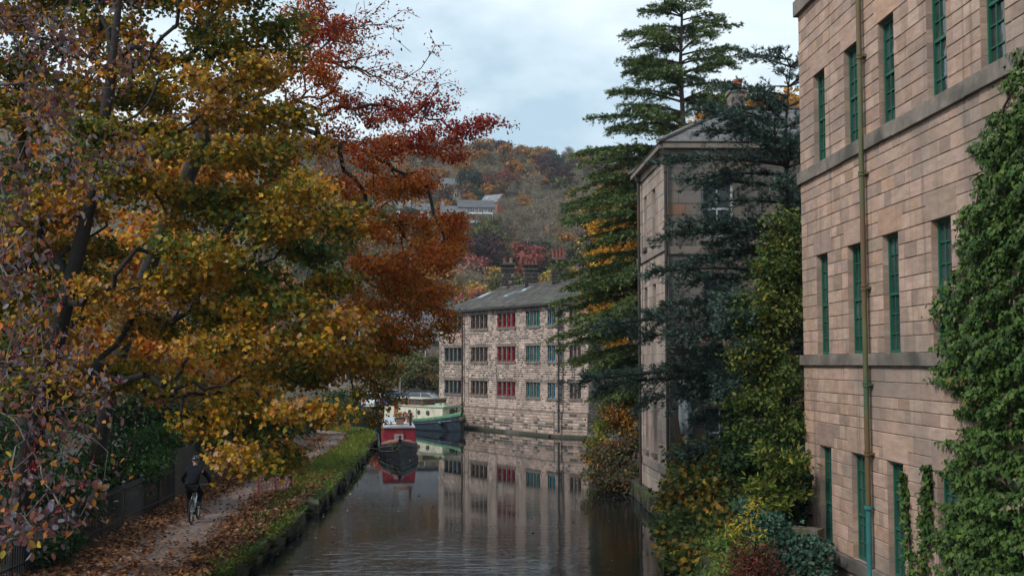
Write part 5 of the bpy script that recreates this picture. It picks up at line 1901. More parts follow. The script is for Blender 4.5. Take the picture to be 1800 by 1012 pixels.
f = MB()
for z in (.4, 1.3):
    f.bar((fx(37.2) - .2, 37.2, ZB + z), (fx(47) - .2, 47, ZB + z), .05, .08, (.03, .024, .02))
f.build('rail', MATS['dark_timber'], bf, world=True)
# faded pink barrier netting at the edge of the path
nt = thing('barrier_netting', 'faded pink plastic barrier netting between two stakes beside the towpath', 'barrier', G(482, 872, ZB))
a_, b_ = G(453, 873, ZB), G(512, 862, ZB)
f = MB()
k = 16
cols = []
for i in range(k + 1):
    p = a_ + (b_ - a_) * i / k
    cols.append([p + Vector((.03 * math.sin(i * 1.7 + j), .05 * math.sin(i * .9 + j * .8), .04 + 1.0 * j / 8 - .05 * math.sin(math.pi * i / k) * j / 8)) for j in range(9)])
for i in range(k + 1):
    for j in range(8):
        f.bar(cols[i][j], cols[i][j + 1], .05, .006, (.42, .10, .10) if i % 4 == 0 else (.50, .30, .28))
for i in range(k):
    for j in range(9):
        f.bar(cols[i][j], cols[i + 1][j], .006, .075, (.50, .31, .29))
f.build('net', mat('faded_net', attr=True, rough=.7, noise=(3, .2)), nt, world=True)
for p in (a_, (a_ + b_) / 2 + Vector((0, .03, 0)), b_):
    f = MB(); f.tube([p - Vector((0, 0, .1)), p + Vector((.03, 0, 1.12))], .022, 6)
    f.build('stake', mat('stake_red', (.28, .05, .05), .7, noise=(8, .3)), nt, world=True)

# ------------------------------------------------------------------ cyclist
cp = G(336, 921, ZB + .03)
cdir = Vector((-.10, 1, 0)).normalized()
crz = math.atan2(-cdir.x, cdir.y)
bike = thing('bicycle', 'dark mountain bicycle with pale frame ridden away along the towpath', 'bicycle', cp, crz)
WR = .35
frm = mat('bike_frame', (.34, .42, .46), .35, metal=.3)
blk = mat('bike_black', (.015, .015, .017), .5)
for y, nm in ((0, 'wheel'), (1.12, 'wheel')):
    f = MB()
    cs = [(0, y + (WR - .025) * math.cos(a), WR + (WR - .025) * math.sin(a)) for a in [2 * math.pi * k / 32 for k in range(33)]]
    f.tube(cs, .03, 8, cap=False)
    w_ = f.build('wheel', rubber, bike)
    f = MB()
    f.lathe([(WR - .055, -.015), (WR - .04, -.02), (WR - .04, .02), (WR - .055, .015)], (0, y, WR), 32, 'X')
    f.lathe([(.03, -.05), (.03, .05)], (0, y, WR), 10, 'X')
    for k in range(20):
        a = 2 * math.pi * k / 20
        f.bar((.03 * (-1) ** k, y, WR), (0, y + (WR - .05) * math.cos(a), WR + (WR - .05) * math.sin(a)), .004, .004)
    q = f.build('rim', rimm, bike); q.parent = w_
f = MB()
bb, seat, head0, head1, rax, fax = (0, .44, .33), (0, .24, .86), (0, .86, .70), (0, .83, .90), (0, 0, WR), (0, 1.12, WR)
f.tube([bb, seat], .02, 8); f.tube([bb, head0], .024, 8); f.tube([(0, .27, .80), head1], .02, 8); f.tube([head0, head1], .028, 8)
for s in (-1, 1):
    f.tube([(s * .03, .42, .33), (s * .06, .1, WR), (s * .06, 0, WR)], .012, 6)
    f.tube([(s * .02, .26, .78), (s * .055, .12, .6), (s * .06, 0, WR)], .011, 6)
f.build('frame', frm, bike)
f = MB()
for s in (-1, 1):
    f.tube([(s * .055, 1.12, WR), (s * .06, .97, .62), (s * .05, .88, .72)], .018, 6)
f.tube([(-.06, .87, .72), (.06, .87, .72)], .02, 6)
f.build('fork', blk, bike)
f = MB(); f.tube([(-.36, .86, 1.02), (-.12, .90, 1.0), (.12, .90, 1.0), (.36, .86, 1.02)], .014, 8); f.tube([head1, (0, .90, 1.0)], .018, 6)
f.build('handlebar', blk, bike)
f = MB()
f.loft([[(-.075, .08, .95), (0, .08, .97), (.075, .08, .95)], [(-.07, .16, .955), (0, .16, .975), (.07, .16, .955)], [(-.025, .26, .95), (0, .26, .965), (.025, .26, .95)], [(-.018, .36, .94), (0, .36, .95), (.018, .36, .94)]])
f.tube([seat, (0, .2, .945)], .014, 6)
f.build('saddle', blk, bike)
f = MB()
f.lathe([(.02, -.02), (.09, -.015), (.09, .015), (.02, .02)], (.05, .44, .33), 16, 'X')
f.bar((.08, .44, .33), (.08, .40, .50), .02, .025); f.bar((-.08, .44, .33), (-.08, .48, .16), .02, .025)
f.build('crank', blk, bike)
for p_ in ((.13, .40, .50), (-.13, .48, .16)):
    f = MB(); f.box(p_, (.1, .09, .025)); f.build('pedal', blk, bike)

def skin(name, verts, edges, radii, m, parent, sub=1, root=0):
    me = bpy.data.meshes.new(name)
    me.from_pydata(verts, edges, [])
    o = bpy.data.objects.new(name, me)
    COL.objects.link(o)
    o.parent = parent
    sm_ = o.modifiers.new('skin', 'SKIN')
    sm_.use_smooth_shade = True
    for i, r_ in enumerate(radii):
        sv = me.skin_vertices[0].data[i]
        sv.radius = (r_, r_) if not isinstance(r_, tuple) else r_
        sv.use_root = (i == root)
    s = o.modifiers.new('sub', 'SUBSURF'); s.levels = sub; s.render_levels = sub
    me.materials.append(m)
    return o
person = thing('person', 'cyclist in dark jacket and helmet riding away along the towpath', 'person', cp, crz)
skinm = mat('skin', (.32, .19, .14), .6)
J = dict(pel=(0, .17, 1.02), wai=(0, .24, 1.18), che=(0, .40, 1.42), nec=(0, .50, 1.56), hea=(0, .56, 1.68), top=(0, .58, 1.80),
         ls=(-.19, .44, 1.47), le=(-.37, .56, 1.22), lw=(-.345, .80, 1.07), rs=(.19, .44, 1.47), re=(.37, .56, 1.22), rw=(.345, .80, 1.07),
         lh=(-.10, .18, .98), lk=(-.14, .50, .66), la=(-.135, .37, .26), lt=(-.135, .55, .19), rh=(.10, .18, .98), rk=(.14, .60, .84), ra=(.135, .32, .56), rt=(.135, .50, .53))
def sk(name, chain, radii, m, sub=2):
    ks = list(radii)
    idx = {k: i for i, k in enumerate(ks)}
    return skin(name, [J[k] for k in ks], [(idx[a], idx[b]) for a, b in chain], [radii[k] for k in ks], m, person, sub)
body_chain = [('pel', 'wai'), ('wai', 'che'), ('che', 'nec'), ('nec', 'hea'), ('hea', 'top'), ('che', 'ls'), ('ls', 'le'), ('le', 'lw'), ('che', 'rs'), ('rs', 're'), ('re', 'rw'),
              ('pel', 'lh'), ('lh', 'lk'), ('lk', 'la'), ('la', 'lt'), ('pel', 'rh'), ('rh', 'rk'), ('rk', 'ra'), ('ra', 'rt')]
br_ = dict(pel=.10, wai=.09, che=.095, nec=.055, hea=.09, top=.07, ls=.06, le=.042, lw=.03, rs=.06, re=.042, rw=.03, lh=.085, lk=.055, la=.038, lt=.03, rh=.085, rk=.055, ra=.038, rt=.03)
# hands: palm and five fingers closed round the grips, part of the same body surface
verts = [J[k] for k in br_]; idx = {k: i for i, k in enumerate(br_)}
edges = [(idx[a], idx[b]) for a, b in body_chain]; rad = [br_[k] for k in br_]
for s, wk in ((-1, 'lw'), (1, 'rw')):
    w0 = Vector(J[wk]); palm = w0 + Vector((-.0 * s, .06, -.015))
    verts.append(tuple(palm)); rad.append(.024); edges.append((idx[wk], len(verts) - 1)); pi_ = len(verts) - 1
    for q, (dx, ln_) in enumerate(((-.036, .9), (-.012, 1.0), (.013, .95), (.035, .78))):
        a = palm + Vector((dx, .03, .012)); b_ = a + Vector((0, .03 * ln_, -.012)); c_ = b_ + Vector((0, -.005, -.03 * ln_))
        i0 = len(verts)
        verts += [tuple(a), tuple(b_), tuple(c_)]; rad += [.0095, .009, .008]
        edges += [(pi_, i0), (i0, i0 + 1), (i0 + 1, i0 + 2)]
    a = palm + Vector((-.035 * s, .0, -.01)); b_ = a + Vector((-.012 * s, .03, -.02))
    i0 = len(verts); verts += [tuple(a), tuple(b_)]; rad += [.011, .009]; edges += [(pi_, i0), (i0, i0 + 1)]
skin('body', verts, edges, rad, skinm, person, 1)
# face, mostly turned away
f = MB()
f.lathe([(.004, -.115), (.05, -.105), (.078, -.06), (.088, .0), (.088, .05), (.07, .1)], (0, .565, 1.70), 14)
f.loft([[(-.014, .645, 1.72), (0, .652, 1.72), (.014, .645, 1.72)], [(-.02, .645, 1.675), (0, .682, 1.675), (.02, .645, 1.675)], [(-.014, .64, 1.665), (0, .65, 1.66), (.014, .64, 1.665)]])
for s in (-1, 1):
    f.lathe([(.004, -.02), (.018, -.012), (.022, .0), (.016, .022), (.004, .026)], (s * .088, .565, 1.695), 8)
f.build('face', skinm, person, smooth=True)
jk = mat('jacket_cloth', (.009, .012, .017), .92, spec=.15, noise=(8, .3), bump=(9, .5, .02))
tr = mat('trouser_cloth', (.008, .008, .009), .95, spec=.1, noise=(8, .3), bump=(12, .4, .02))
sk('jacket', [c for c in body_chain if c[0] in ('pel', 'wai', 'che', 'ls', 'le', 'rs', 're') and c[1] in ('wai', 'che', 'nec', 'ls', 'le', 'lw', 'rs', 're', 'rw')],
   dict(pel=(.165, .135), wai=(.165, .125), che=(.18, .14), nec=.075, ls=.088, le=.065, lw=.047, rs=.088, re=.065, rw=.047), jk)
sk('trousers', [c for c in body_chain if c[1] in ('lh', 'lk', 'la', 'rh', 'rk', 'ra')], dict(pel=(.15, .13), lh=.11, lk=.08, la=.06, rh=.11, rk=.08, ra=.06), tr)
J2 = Matrix.Rotation(0, 3, 'Z')
for s, a, t in ((-1, 'la', 'lt'), (1, 'ra', 'rt')):
    f = MB()
    A, T = Vector(J[a]), Vector(J[t])
    f.loft([[(A.x - .042, A.y - .07, A.z - .09), (A.x - .035, A.y - .07, A.z + .01), (A.x + .035, A.y - .07, A.z + .01), (A.x + .042, A.y - .07, A.z - .09)],
            [(A.x - .048, A.y + .02, A.z - .09), (A.x - .036, A.y + .03, A.z + .01), (A.x + .036, A.y + .03, A.z + .01), (A.x + .048, A.y + .02, A.z - .09)],
            [(T.x - .05, T.y, T.z - .04), (T.x - .035, T.y, T.z + .02), (T.x + .035, T.y, T.z + .02), (T.x + .05, T.y, T.z - .04)],
            [(T.x - .03, T.y + .06, T.z - .035), (T.x - .02, T.y + .05, T.z), (T.x + .02, T.y + .05, T.z), (T.x + .03, T.y + .06, T.z - .035)]], closed=True, cap=True)
    f.build('shoe', blk, person)
f = MB()
secs = []
for k in range(7):
    a = math.pi / 2 * k / 6
    secs.append([(.112 * math.cos(a) * math.cos(q), .555 + .142 * math.cos(a) * math.sin(q), 1.735 + .125 * math.sin(a)) for q in [2 * math.pi * j / 16 for j in range(16)]])
f.loft(secs, closed=True, cap=True)
hl = f.build('helmet', mat('helmet_shell', (.025, .035, .038), .3), person, smooth=True)
f = MB()
for x in (-.05, 0, .05):
    f.tube([(x, .555 + .14 * math.cos(a) * math.sqrt(max(.05, 1 - (x / .12) ** 2)), 1.738 + .124 * math.sin(a)) for a in [math.pi * k / 10 for k in range(11)]], .012, 5)
q = f.build('rib', blk, person); q.parent = hl
# ------------------------------------------------------------------ near trees
gold, olive, leafgreen, orange_, tanleaf, ochre = (.50, .27, .012), (.19, .165, .014), (.065, .12, .02), (.52, .17, .012), (.44, .27, .12), (.38, .20, .014)
crimson, rust, brick = (.27, .022, .022), (.48, .13, .012), (.38, .06, .014)

def pxc(lst, seed):
    """clumps from photo pixels + distance: (x, y, Y, rx_px, rz_px, depth, n) -> (centre, radii, n)"""
    out = []
    for x, y, Y, rx, rz, dp, n_ in lst:
        c = P(x, y, Y)
        k = Y / FPX
        out.append((tuple(c), (rx * k, dp, rz * k), n_))
    return out

mapr = np.random.default_rng(3)
ML = []
holes = ((320, 290, 45), (250, 420, 55), (190, 585, 50), (140, 100, 40), (320, 610, 40), (395, 315, 30), (80, 290, 40), (270, 60, 25))
def mbound(x):
    return float(np.interp(x, [0, 200, 280, 320, 355, 400, 450, 520, 570, 610, 640, 660, 680], [720, 725, 735, 745, 765, 850, 865, 845, 810, 780, 740, 690, 500]))
for gy in range(-130, 860, 58):
    for gx in range(-30, 660, 62):
        x, y = gx + mapr.uniform(-26, 26) + (31 if (gy // 58) % 2 else 0), gy + mapr.uniform(-20, 20)
        edge_ = np.interp(y, [-200, 0, 100, 200, 300, 400, 500, 600, 650, 700, 760, 860], [545, 545, 535, 550, 575, 630, 635, 645, 650, 635, 605, 530])
        if x > edge_ - 10 or y > mbound(x) - 32: continue
        if any(math.hypot(x - h[0], y - h[1]) < h[2] for h in holes): continue
        ML.append((x, y, 22.8 + mapr.uniform(-1.6, 3.6), 60 + mapr.uniform(-18, 26), 21 + mapr.uniform(-6, 10), .8, 12))
def maple_col(p, r):
    u = np.clip(.5 + .42 * sn(p, .55, 1.3) + r.normal(0, .2, len(p)), 0, .999)
    px_ = 900 + FPX * p[:, 0] / p[:, 1]
    u = np.clip(u + .10 * np.clip((px_ - 380) / 250, -.5, 1) - .05 * np.clip((p[:, 2] - 8) / 5, -1, 1), 0, .999)
    c = pick([(leafgreen, 2.6), (olive, 3.4), (ochre, 2.2), (gold, 1.7), (orange_, 1.5), (tanleaf, .6)], u)
    return np.clip(c * r.uniform(.5, 1.2, (len(p), 1)), .004, .9)
ground_left = lambda x, y: ZB + .3
mt = [(-10.6, 24.6, .55), (-10.4, 24.2, 1.6), (-10.0, 23.6, 3.0), (-9.4, 23.0, 4.6), (-8.8, 22.4, 6.2), (-8.2, 22.0, 8.2), (-7.8, 21.8, 10.5), (-7.6, 21.8, 13)]
broadleaf('maple_tree', 'large maple with yellow, olive and gold leaves leaning over the towpath', 'tree', mt, pxc(ML, 1), maple_col, 12, 100000, .092, T_MAPLE,
          spread=.19, droop=.5, face=.55, bark=(.022, .018, .015), tip_r=.009, lm=leaf_mat('leaf_maple', .26, .55, .25), w=.22, leaf_r=.022, trunk_scale=1.0, flat=.42, prune=lambda p: (638 - (p[:, 2] - 5) / p[:, 1] * FPX) < np.interp(900 + FPX * p[:, 0] / p[:, 1], [0, 200, 280, 320, 352, 372, 450, 520, 570, 610, 640, 660, 690], [750, 750, 760, 775, 785, 870, 890, 870, 830, 795, 755, 705, 560]) + 12 * sn(p, 2.0, 1))

BL_ = []
br2 = np.random.default_rng(8)
for x, y, rx, rz, n_ in ((560, 40, 45, 45, 26), (610, 60, 50, 45, 26), (570, 120, 45, 45, 26), (650, 110, 50, 40, 24), (700, 140, 50, 35, 22), (610, 180, 55, 45, 28), (680, 200, 55, 38, 26), (745, 190, 40, 35, 16), (770, 140, 35, 30, 8), (590, 250, 60, 45, 28), (660, 270, 55, 40, 28),
                         (730, 250, 50, 35, 24), (790, 235, 45, 22, 16), (845, 222, 40, 14, 12), (620, 330, 60, 42, 28), (690, 330, 55, 38, 26), (745, 320, 40, 35, 16), (800, 275, 35, 16, 7), (600, 400, 55, 42, 24), (670, 400, 55, 40, 28), (740, 395, 50, 38, 26), (795, 390, 32, 40, 18),
                         (640, 470, 55, 40, 26), (710, 465, 50, 40, 26), (770, 455, 38, 36, 20), (800, 440, 25, 25, 10), (650, 540, 50, 40, 22), (715, 540, 45, 42, 24), (768, 530, 35, 42, 20), (790, 575, 18, 35, 10), (700, 600, 45, 38, 18), (660, 620, 40, 38, 16), (745, 590, 30, 30, 12),
                         (640, 560, 45, 40, 22), (680, 580, 40, 35, 20), (620, 610, 45, 40, 22), (690, 500, 45, 40, 24), (740, 440, 45, 40, 22), (730, 500, 40, 40, 20), (640, 650, 40, 35, 18), (690, 650, 30, 30, 12), (540, 90, 40, 50, 20), (530, 30, 40, 40, 18), (500, 130, 40, 50, 12), (640, 40, 45, 35, 20), (805, 420, 22, 26, 10), (640, 690, 30, 40, 10), (680, 700, 22, 32, 8), (655, 735, 14, 25, 6), (560, -40, 60, 50, 20), (520, 200, 50, 50, 14), (520, 320, 50, 50, 14)):
    BL_.append((x, y, 30.5 + br2.uniform(-1.6, 2.2), rx, rz * .8, .9, int(n_ * 1.5)))
def beech_col(p, r):
    # crimson towards the outer, upper sprays; orange in the middle; still green low down and inside
    px_ = 900 + FPX * p[:, 0] / p[:, 1]
    h = (p[:, 2] - 5) / p[:, 1]
    outer = np.clip((p[:, 0] + 7.2) / 6.0, 0, 1)
    u = .04 + .66 * np.clip((p[:, 2] - 4.5) / 7.5, 0, 1) + .36 * outer - .12 + .16 * sn(p, .7, 4) + r.normal(0, .17, len(p))
    c = pick([((.10, .10, .02), 1.6), ((.24, .16, .02), 1.3), (orange_, 1.4), (rust, 2.6), (brick, 1.6), (crimson, 1.5)], np.clip(u, 0, .999))
    return np.clip(c * r.uniform(.6, 1.3, (len(p), 1)), .004, .9)
bt = [(-12.2, 33.5, .9), (-12.1, 33.4, 2.2), (-11.8, 33.2, 3.6), (-11.3, 32.8, 5.2), (-10.7, 32.4, 6.8), (-10.0, 32, 8.4), (-9.2, 31.7, 10.0), (-8.4, 31.4, 11.8)]
xt = []
for x, y in ((790, 80), (760, 90), (720, 90), (755, 60), (735, 30), (660, 20), (640, 5), (800, 150), (790, 180), (775, 210), (800, 190), (900, 222), (880, 216), (810, 165), (700, 45), (680, 0), (690, 30), (770, 100)):
    xt.append(tuple(P(x, y, 30.5 + br2.uniform(-.8, .8))))
xt = np.array(xt)
_bare = P(745, 60, 30.5)
broadleaf('beech_tree', 'copper beech with crimson and orange leaves reaching over the canal', 'tree', bt, pxc(BL_, 2), beech_col, 19, 56000, .088, T_OVAL,
          spread=.135, droop=.25, face=.5, bark=(.035, .027, .024), tip_r=.0085, w=.26, leaf_r=.022, trunk_scale=1.25, flat=.5, extra_tips=xt,
          prune=lambda p: ~((p[:, 0] > -4.6) & (p[:, 2] > 12.2) & (np.random.default_rng(1).random(len(p)) < .8)))

OL = [(320, 290, 46, 70, 50, 1.5, 30), (390, 300, 45, 60, 50, 1.5, 26), (250, 420, 44, 80, 60, 1.5, 34), (350, 440, 45, 70, 60, 1.5, 30), (180, 590, 43, 80, 60, 1.5, 30), (300, 610, 44, 70, 60, 1.5, 28), (200, 480, 44, 70, 60, 1.5, 26), (100, 320, 45, 80, 60, 1.5, 28),
      (430, 520, 46, 60, 60, 1.5, 22), (60, 200, 45, 80, 80, 1.5, 18), (200, 180, 46, 80, 70, 1.5, 18), (480, 640, 47, 60, 60, 1.5, 18), (100, 500, 43, 70, 60, 1.5, 20), (60, 420, 44, 60, 60, 1.5, 24), (130, 570, 43, 60, 50, 1.5, 24), (250, 665, 44, 70, 40, 1.5, 26), (380, 650, 46, 60, 40, 1.5, 22), (200, 300, 45, 60, 60, 1.5, 24)]
broadleaf('orange_tree', 'bright orange leaved tree glowing behind the maple branches', 'tree', [(-15.0, 45, 1.2), (-15, 45, 3), (-14.8, 45, 5), (-14.5, 45, 7.5), (-14.2, 45, 10)], pxc(OL, 3),
          lambda p, r: pal_noise(p, [((.62, .24, .02), 4), ((.6, .33, .04), 3), ((.5, .14, .02), 2), ((.3, .2, .05), 1)], r, .6, .4, 2), 23, 17000, .20, T_MAPLE, spread=.3, tip_r=.008, leaf_r=.03, trunk_scale=1.3)

# evergreens and hedges of the dark left corner; greens darkened to carry its shade
def shr(name, label, cat, base_px, base_y, cl, pal, seed, nl, ls, tmpl, **kw):
    return shrub(name, label, cat, base_px, pxc(cl, 0), pal, seed, nl, ls, tmpl, **kw)
evg = [((.022, .05, .016), 3), ((.034, .075, .022), 3), ((.014, .032, .012), 3), ((.06, .11, .03), .8)]
laur = [((.022, .065, .010), 3), ((.034, .095, .014), 3), ((.012, .03, .007), 3), ((.065, .13, .018), .6)]
shr('holly_tree', 'dark green holly behind the berry branches at the left edge', 'tree', (-15.8, 33, .9), 0,
    [(20, 420, 33, 70, 60, 1.4, 40), (40, 520, 33, 70, 60, 1.4, 40), (0, 620, 33, 90, 60, 1.4, 40), (60, 690, 33, 80, 60, 1.3, 40), (0, 760, 32, 90, 60, 1.3, 30), (20, 330, 34, 60, 50, 1, 20)], evg, 41, 9000, .16, T_IVY, spread=.22)
shr('laurel_bush', 'green laurel bush overhanging the railing left of the cyclist', 'bush', (-12.2, 34.5, .7), 0,
    [(250, 820, 34, 50, 40, 1.1, 40), (200, 790, 35, 60, 45, 1.2, 40), (150, 840, 33, 60, 45, 1.1, 40), (270, 770, 36, 40, 35, 1, 26), (220, 870, 34, 40, 35, 1, 20)], laur, 42, 7500, .17, T_LONG, spread=.2)
shr('laurel_bush', 'dark laurel bush in the gloom behind the railing at the far left', 'bush', (-13.2, 28, .7), 0,
    [(60, 850, 28, 90, 60, 1.2, 40), (20, 780, 29, 80, 60, 1.2, 40), (110, 900, 28, 70, 50, 1, 30), (0, 930, 26, 90, 50, 1, 30)], evg, 43, 7000, .17, T_LONG, spread=.22)
shr('garden_hedge', 'dark hedge behind the board fence beyond the cyclist', 'hedge', (-12.6, 43, .8), 0,
    [(330, 780, 41, 40, 40, 1, 30), (370, 760, 44, 45, 50, 1.2, 36), (420, 750, 48, 45, 50, 1.2, 36), (300, 740, 42, 60, 60, 1.2, 40), (470, 740, 53, 40, 45, 1.2, 30), (380, 700, 50, 60, 50, 1.2, 30), (230, 725, 41, 70, 45, 1.2, 40), (150, 720, 40, 70, 50, 1.2, 40), (300, 690, 43, 60, 45, 1.2, 30), (90, 700, 40, 60, 50, 1.2, 30), (330, 745, 43, 40, 40, 1, 26)], evg + [((.16, .14, .03), .8)], 44, 17000, .17, T_OVAL, spread=.26)
shr('garden_hedge', 'straggly green hedge along the towpath bend behind hanging leaves', 'hedge', (-13.0, 66, .9), 0,
    [(500, 735, 60, 45, 35, 1.3, 36), (545, 735, 66, 40, 30, 1.3, 36), (580, 728, 72, 32, 28, 1.3, 30), (450, 720, 58, 50, 45, 1.3, 36), (600, 715, 80, 35, 30, 1.3, 24)], evg + [((.2, .15, .03), 1)], 45, 9000, .2, T_OVAL, spread=.3)
shr('low_shrub', 'low dark shrub at the foot of the railing in the lower left corner', 'bush', (-10.6, 25.2, .6), 0,
    [(60, 965, 25.4, 70, 28, .6, 30), (10, 990, 25, 60, 30, .6, 20), (110, 950, 26.5, 40, 20, .5, 14)], evg, 46, 2600, .12, T_IVY, spread=.14)

# whitebeam close to the bridge: bare grey twigs, pale and orange leaves, red berries
wr = np.random.default_rng(17)
WB_ = []
for x, y, Y, rx, rz, n_ in ((20, 30, 7.5, 90, 60, 16), (100, 60, 7.5, 90, 60, 14), (180, 110, 7.6, 80, 50, 12), (60, 150, 7, 80, 50, 14), (30, 250, 6.5, 70, 60, 12), (130, 210, 7.3, 80, 50, 12), (250, 90, 8, 70, 50, 8), (250, 270, 8, 60, 40, 6), (40, 340, 6.2, 70, 50, 11),
                               (150, 320, 7.2, 70, 50, 7), (20, 440, 6.4, 60, 50, 10), (60, 530, 6.4, 80, 50, 14), (30, 620, 6.2, 70, 60, 14), (130, 600, 7, 70, 50, 7), (60, 720, 6.2, 80, 50, 12), (180, 690, 7.2, 70, 40, 9), (220, 640, 7.6, 60, 40, 5), (110, 770, 6.6, 90, 40, 10), (220, 780, 7.2, 80, 35, 8),
                               (40, 830, 5.8, 60, 40, 8), (150, 840, 6.4, 70, 30, 6), (20, 930, 5.6, 50, 40, 9), (70, 920, 5.8, 50, 40, 6), (270, 830, 7.4, 50, 25, 5), (270, 720, 8, 50, 30, 4), (330, 850, 8, 20, 15, 2), (60, -80, 7.4, 90, 60, 10), (200, -40, 7.8, 80, 50, 8)):
    if x > 210 and y > 600: continue
    WB_.append((x * .93, y, Y * 1.3 + wr.uniform(-.6, .6), rx * .8, rz, .6, n_ + 2))
wpal = [((.25, .21, .225), 1.5), ((.13, .085, .10), 3.0), ((.20, .075, .055), 2.4), ((.46, .17, .03), 1.4), ((.10, .04, .04), 2.4), ((.42, .26, .03), .4), ((.10, .11, .03), .4)]
wtr = [(-6.6, 9.4, .7), (-6.5, 9.3, 1.6), (-6.3, 9.1, 2.8), (-6.0, 9.0, 4.0), (-5.8, 8.9, 5.4), (-5.6, 8.9, 7.0)]
wbt = broadleaf('whitebeam_tree', 'whitebeam with bare grey twigs, curled pale leaves and red berries close on the left', 'tree', wtr, pxc(WB_, 4),
                lambda p, r: pal_noise(p, wpal, r, 1.5, .25, 6), 51, 3300, .056, T_OVAL, spread=.11, droop=.75, face=.3, bark=(.13, .115, .10), tip_r=.0024, step=.16, w=.18, leaf_r=.0062,
                trunk_scale=1.3, flat=.8, jit=.10, e=2.6)
# berries in little bunches
f = MB()
rb = random.Random(9)
nbun = 0
for c in clump_points([(c, r_, 9) for c, r_, n_ in pxc(WB_, 4)], wr):
    if rb.random() < .55: continue
    c = Vector(c)
    if nbun < 100: f = MB()
    for k in range(rb.randint(1, 4)):
        d = Vector((rb.uniform(-.022, .022), rb.uniform(-.022, .022), rb.uniform(-.03, .0)))
        f.lathe([(.0005, -.0075), (.006, -.004), (.0078, 0), (.006, .004), (.0005, .0075)], c + d, 7)
        f.tube([c + Vector((0, 0, .05)), c + d + Vector((0, 0, .006))], .001, 3, cap=False)
    nbun += 1
    if nbun <= 100:
        f.build('berry_bunch', mat('red_berry', (.34, .012, .015), .3), wbt, world=True, smooth=True)
        f = MB()
if f.v:
    f.build('berries', mat('red_berry', (.34, .012, .015), .3), wbt, world=True, smooth=True)['kind'] = 'stuff'

# ------------------------------------------------------------------ conifers
cr_ = random.Random(6)
ced = []
trunk_x, cY = (1203 - 900) / FPX * 50, 50
HT_ = 21.5
def halfw(z):   # limb length at height, from the photo's outline
    return interp(z, [2.5, 5, 7, 9.5, 11.5, 13, 14.8, 16.5, 18, 19.6, 21.0, 22.2], [4.4, 5.6, 6.0, 5.6, 5.4, 4.9, 3.8, 3.1, 2.6, 2.0, 1.2, .35])
z = 2.6
while z < HT_ - .3:
    for k in range(6 if z < 13 else 5):
        az = cr_.uniform(0, 2 * math.pi)
        L = halfw(z) * cr_.uniform(.72, 1.05)
        rise = interp(z, [2, 8, 14, 21], [-.02, .10, .22, .42]) + cr_.uniform(-.05, .08)
        ced.append((z - .12 * L * max(rise, 0) * 2, az, L, rise, cr_.uniform(.16, .30)))
    if z < 11:
        for k in range(1):
            L = halfw(z) * cr_.uniform(.6, 1.0)
            rise = cr_.uniform(-.05, .14)
            ced.append((z + cr_.uniform(-.3, .3) - .2 * L * max(rise, 0), math.pi + cr_.uniform(-1.1, 1.0), L, rise, cr_.uniform(.14, .3)))
    z += interp(z, [2, 10, 21], [.82, .64, .50])
# the long limbs that show against the water, the hill and the sky on the left
for ty, tx in ((55, 1126), (97, 1096), (140, 1088), (162, 1100), (196, 1080), (237, 1034), (300, 1008), (322, 1020), (392, 1000), (415, 992), (500, 975), (520, 985), (572, 965), (586, 975), (630, 963), (648, 980), (690, 1050), (700, 1040), (450, 1030), (350, 1050)):
    tip = P(tx, ty, 50)
    L = trunk_x - tip.x
    rise = interp(tip.z, [4, 8, 14, 20], [-.06, .06, .20, .30])
    dr = .16
    ced.append((tip.z - rise * L + dr * L, math.pi + cr_.uniform(-.25, .2), L, rise, dr))
for ty, tx in ((8, 1288), (80, 1298), (117, 1304), (150, 1290), (60, 1270)):
    tip = P(tx, ty, 50)
    L = tip.x - trunk_x
    ced.append((tip.z - .30 * L + .15 * L, cr_.uniform(-.25, .25), L, .30, .15))
conifer('cedar_tree', 'tall green cedar with long drooping limbs rising behind the grey house', (trunk_x, cY, .9), HT_ + .7, ced,
        [((.085, .13, .042), 3), ((.125, .18, .055), 3), ((.055, .09, .034), 2), ((.19, .23, .065), 2.2)], 61, .30, needle=.19, dens=1.0, spray=.55, up=.05, droop=.10, nstep=.038, tw=.06)
blue = []
bx, bY = 7.85, 33.0
z = 1.9
while z < 13.0:
    for k in range(5):
        az = cr_.uniform(0, 2 * math.pi)
        L = interp(z, [2, 5, 8, 11, 13], [4.0, 4.0, 3.4, 2.4, 1.0]) * cr_.uniform(.6, 1.05)
        rise = cr_.uniform(-.05, .35) + .25 * (z > 9)
        blue.append((z, az, L, rise, cr_.uniform(.05, .2)))
    z += .6
for ty, tx, Yt in ((150, 1285, 33), (105, 1330, 33), (215, 1240, 33), (255, 1205, 32.5), (290, 1215, 33), (350, 1145, 32), (375, 1190, 33), (420, 1225, 32.5), (480, 1145, 32), (470, 1180, 32.6), (545, 1130, 32), (560, 1180, 33), (640, 1045, 31.5), (660, 1110, 32), (600, 1160, 33), (740, 1003, 31.5), (745, 1060, 32), (770, 1120, 32), (700, 1180, 32), (760, 1190, 32.5)):
    tip = P(tx, ty, Yt)
    L = math.hypot(tip.x - bx, tip.y - bY)
    az = math.atan2(tip.y - bY, tip.x - bx)
    rise = .22 if ty < 300 else .08
    dr = .12
    blue.append((tip.z - rise * L + dr * L, az, L, rise, dr))
conifer('blue_cedar_tree', 'straggling blue green cedar in front of the grey house beside the mill', (bx, bY, 1.0), 12.9, blue,
        [((.055, .095, .075), 3), ((.08, .13, .105), 3), ((.034, .058, .046), 2), ((.125, .185, .155), 1.3)], 62, .20, needle=.16, dens=1.0, spray=.52, nstep=.034, tw=.06, wild=.35, up=.3, droop=.0, bark=(.05, .042, .038), lean=(.35, 0))

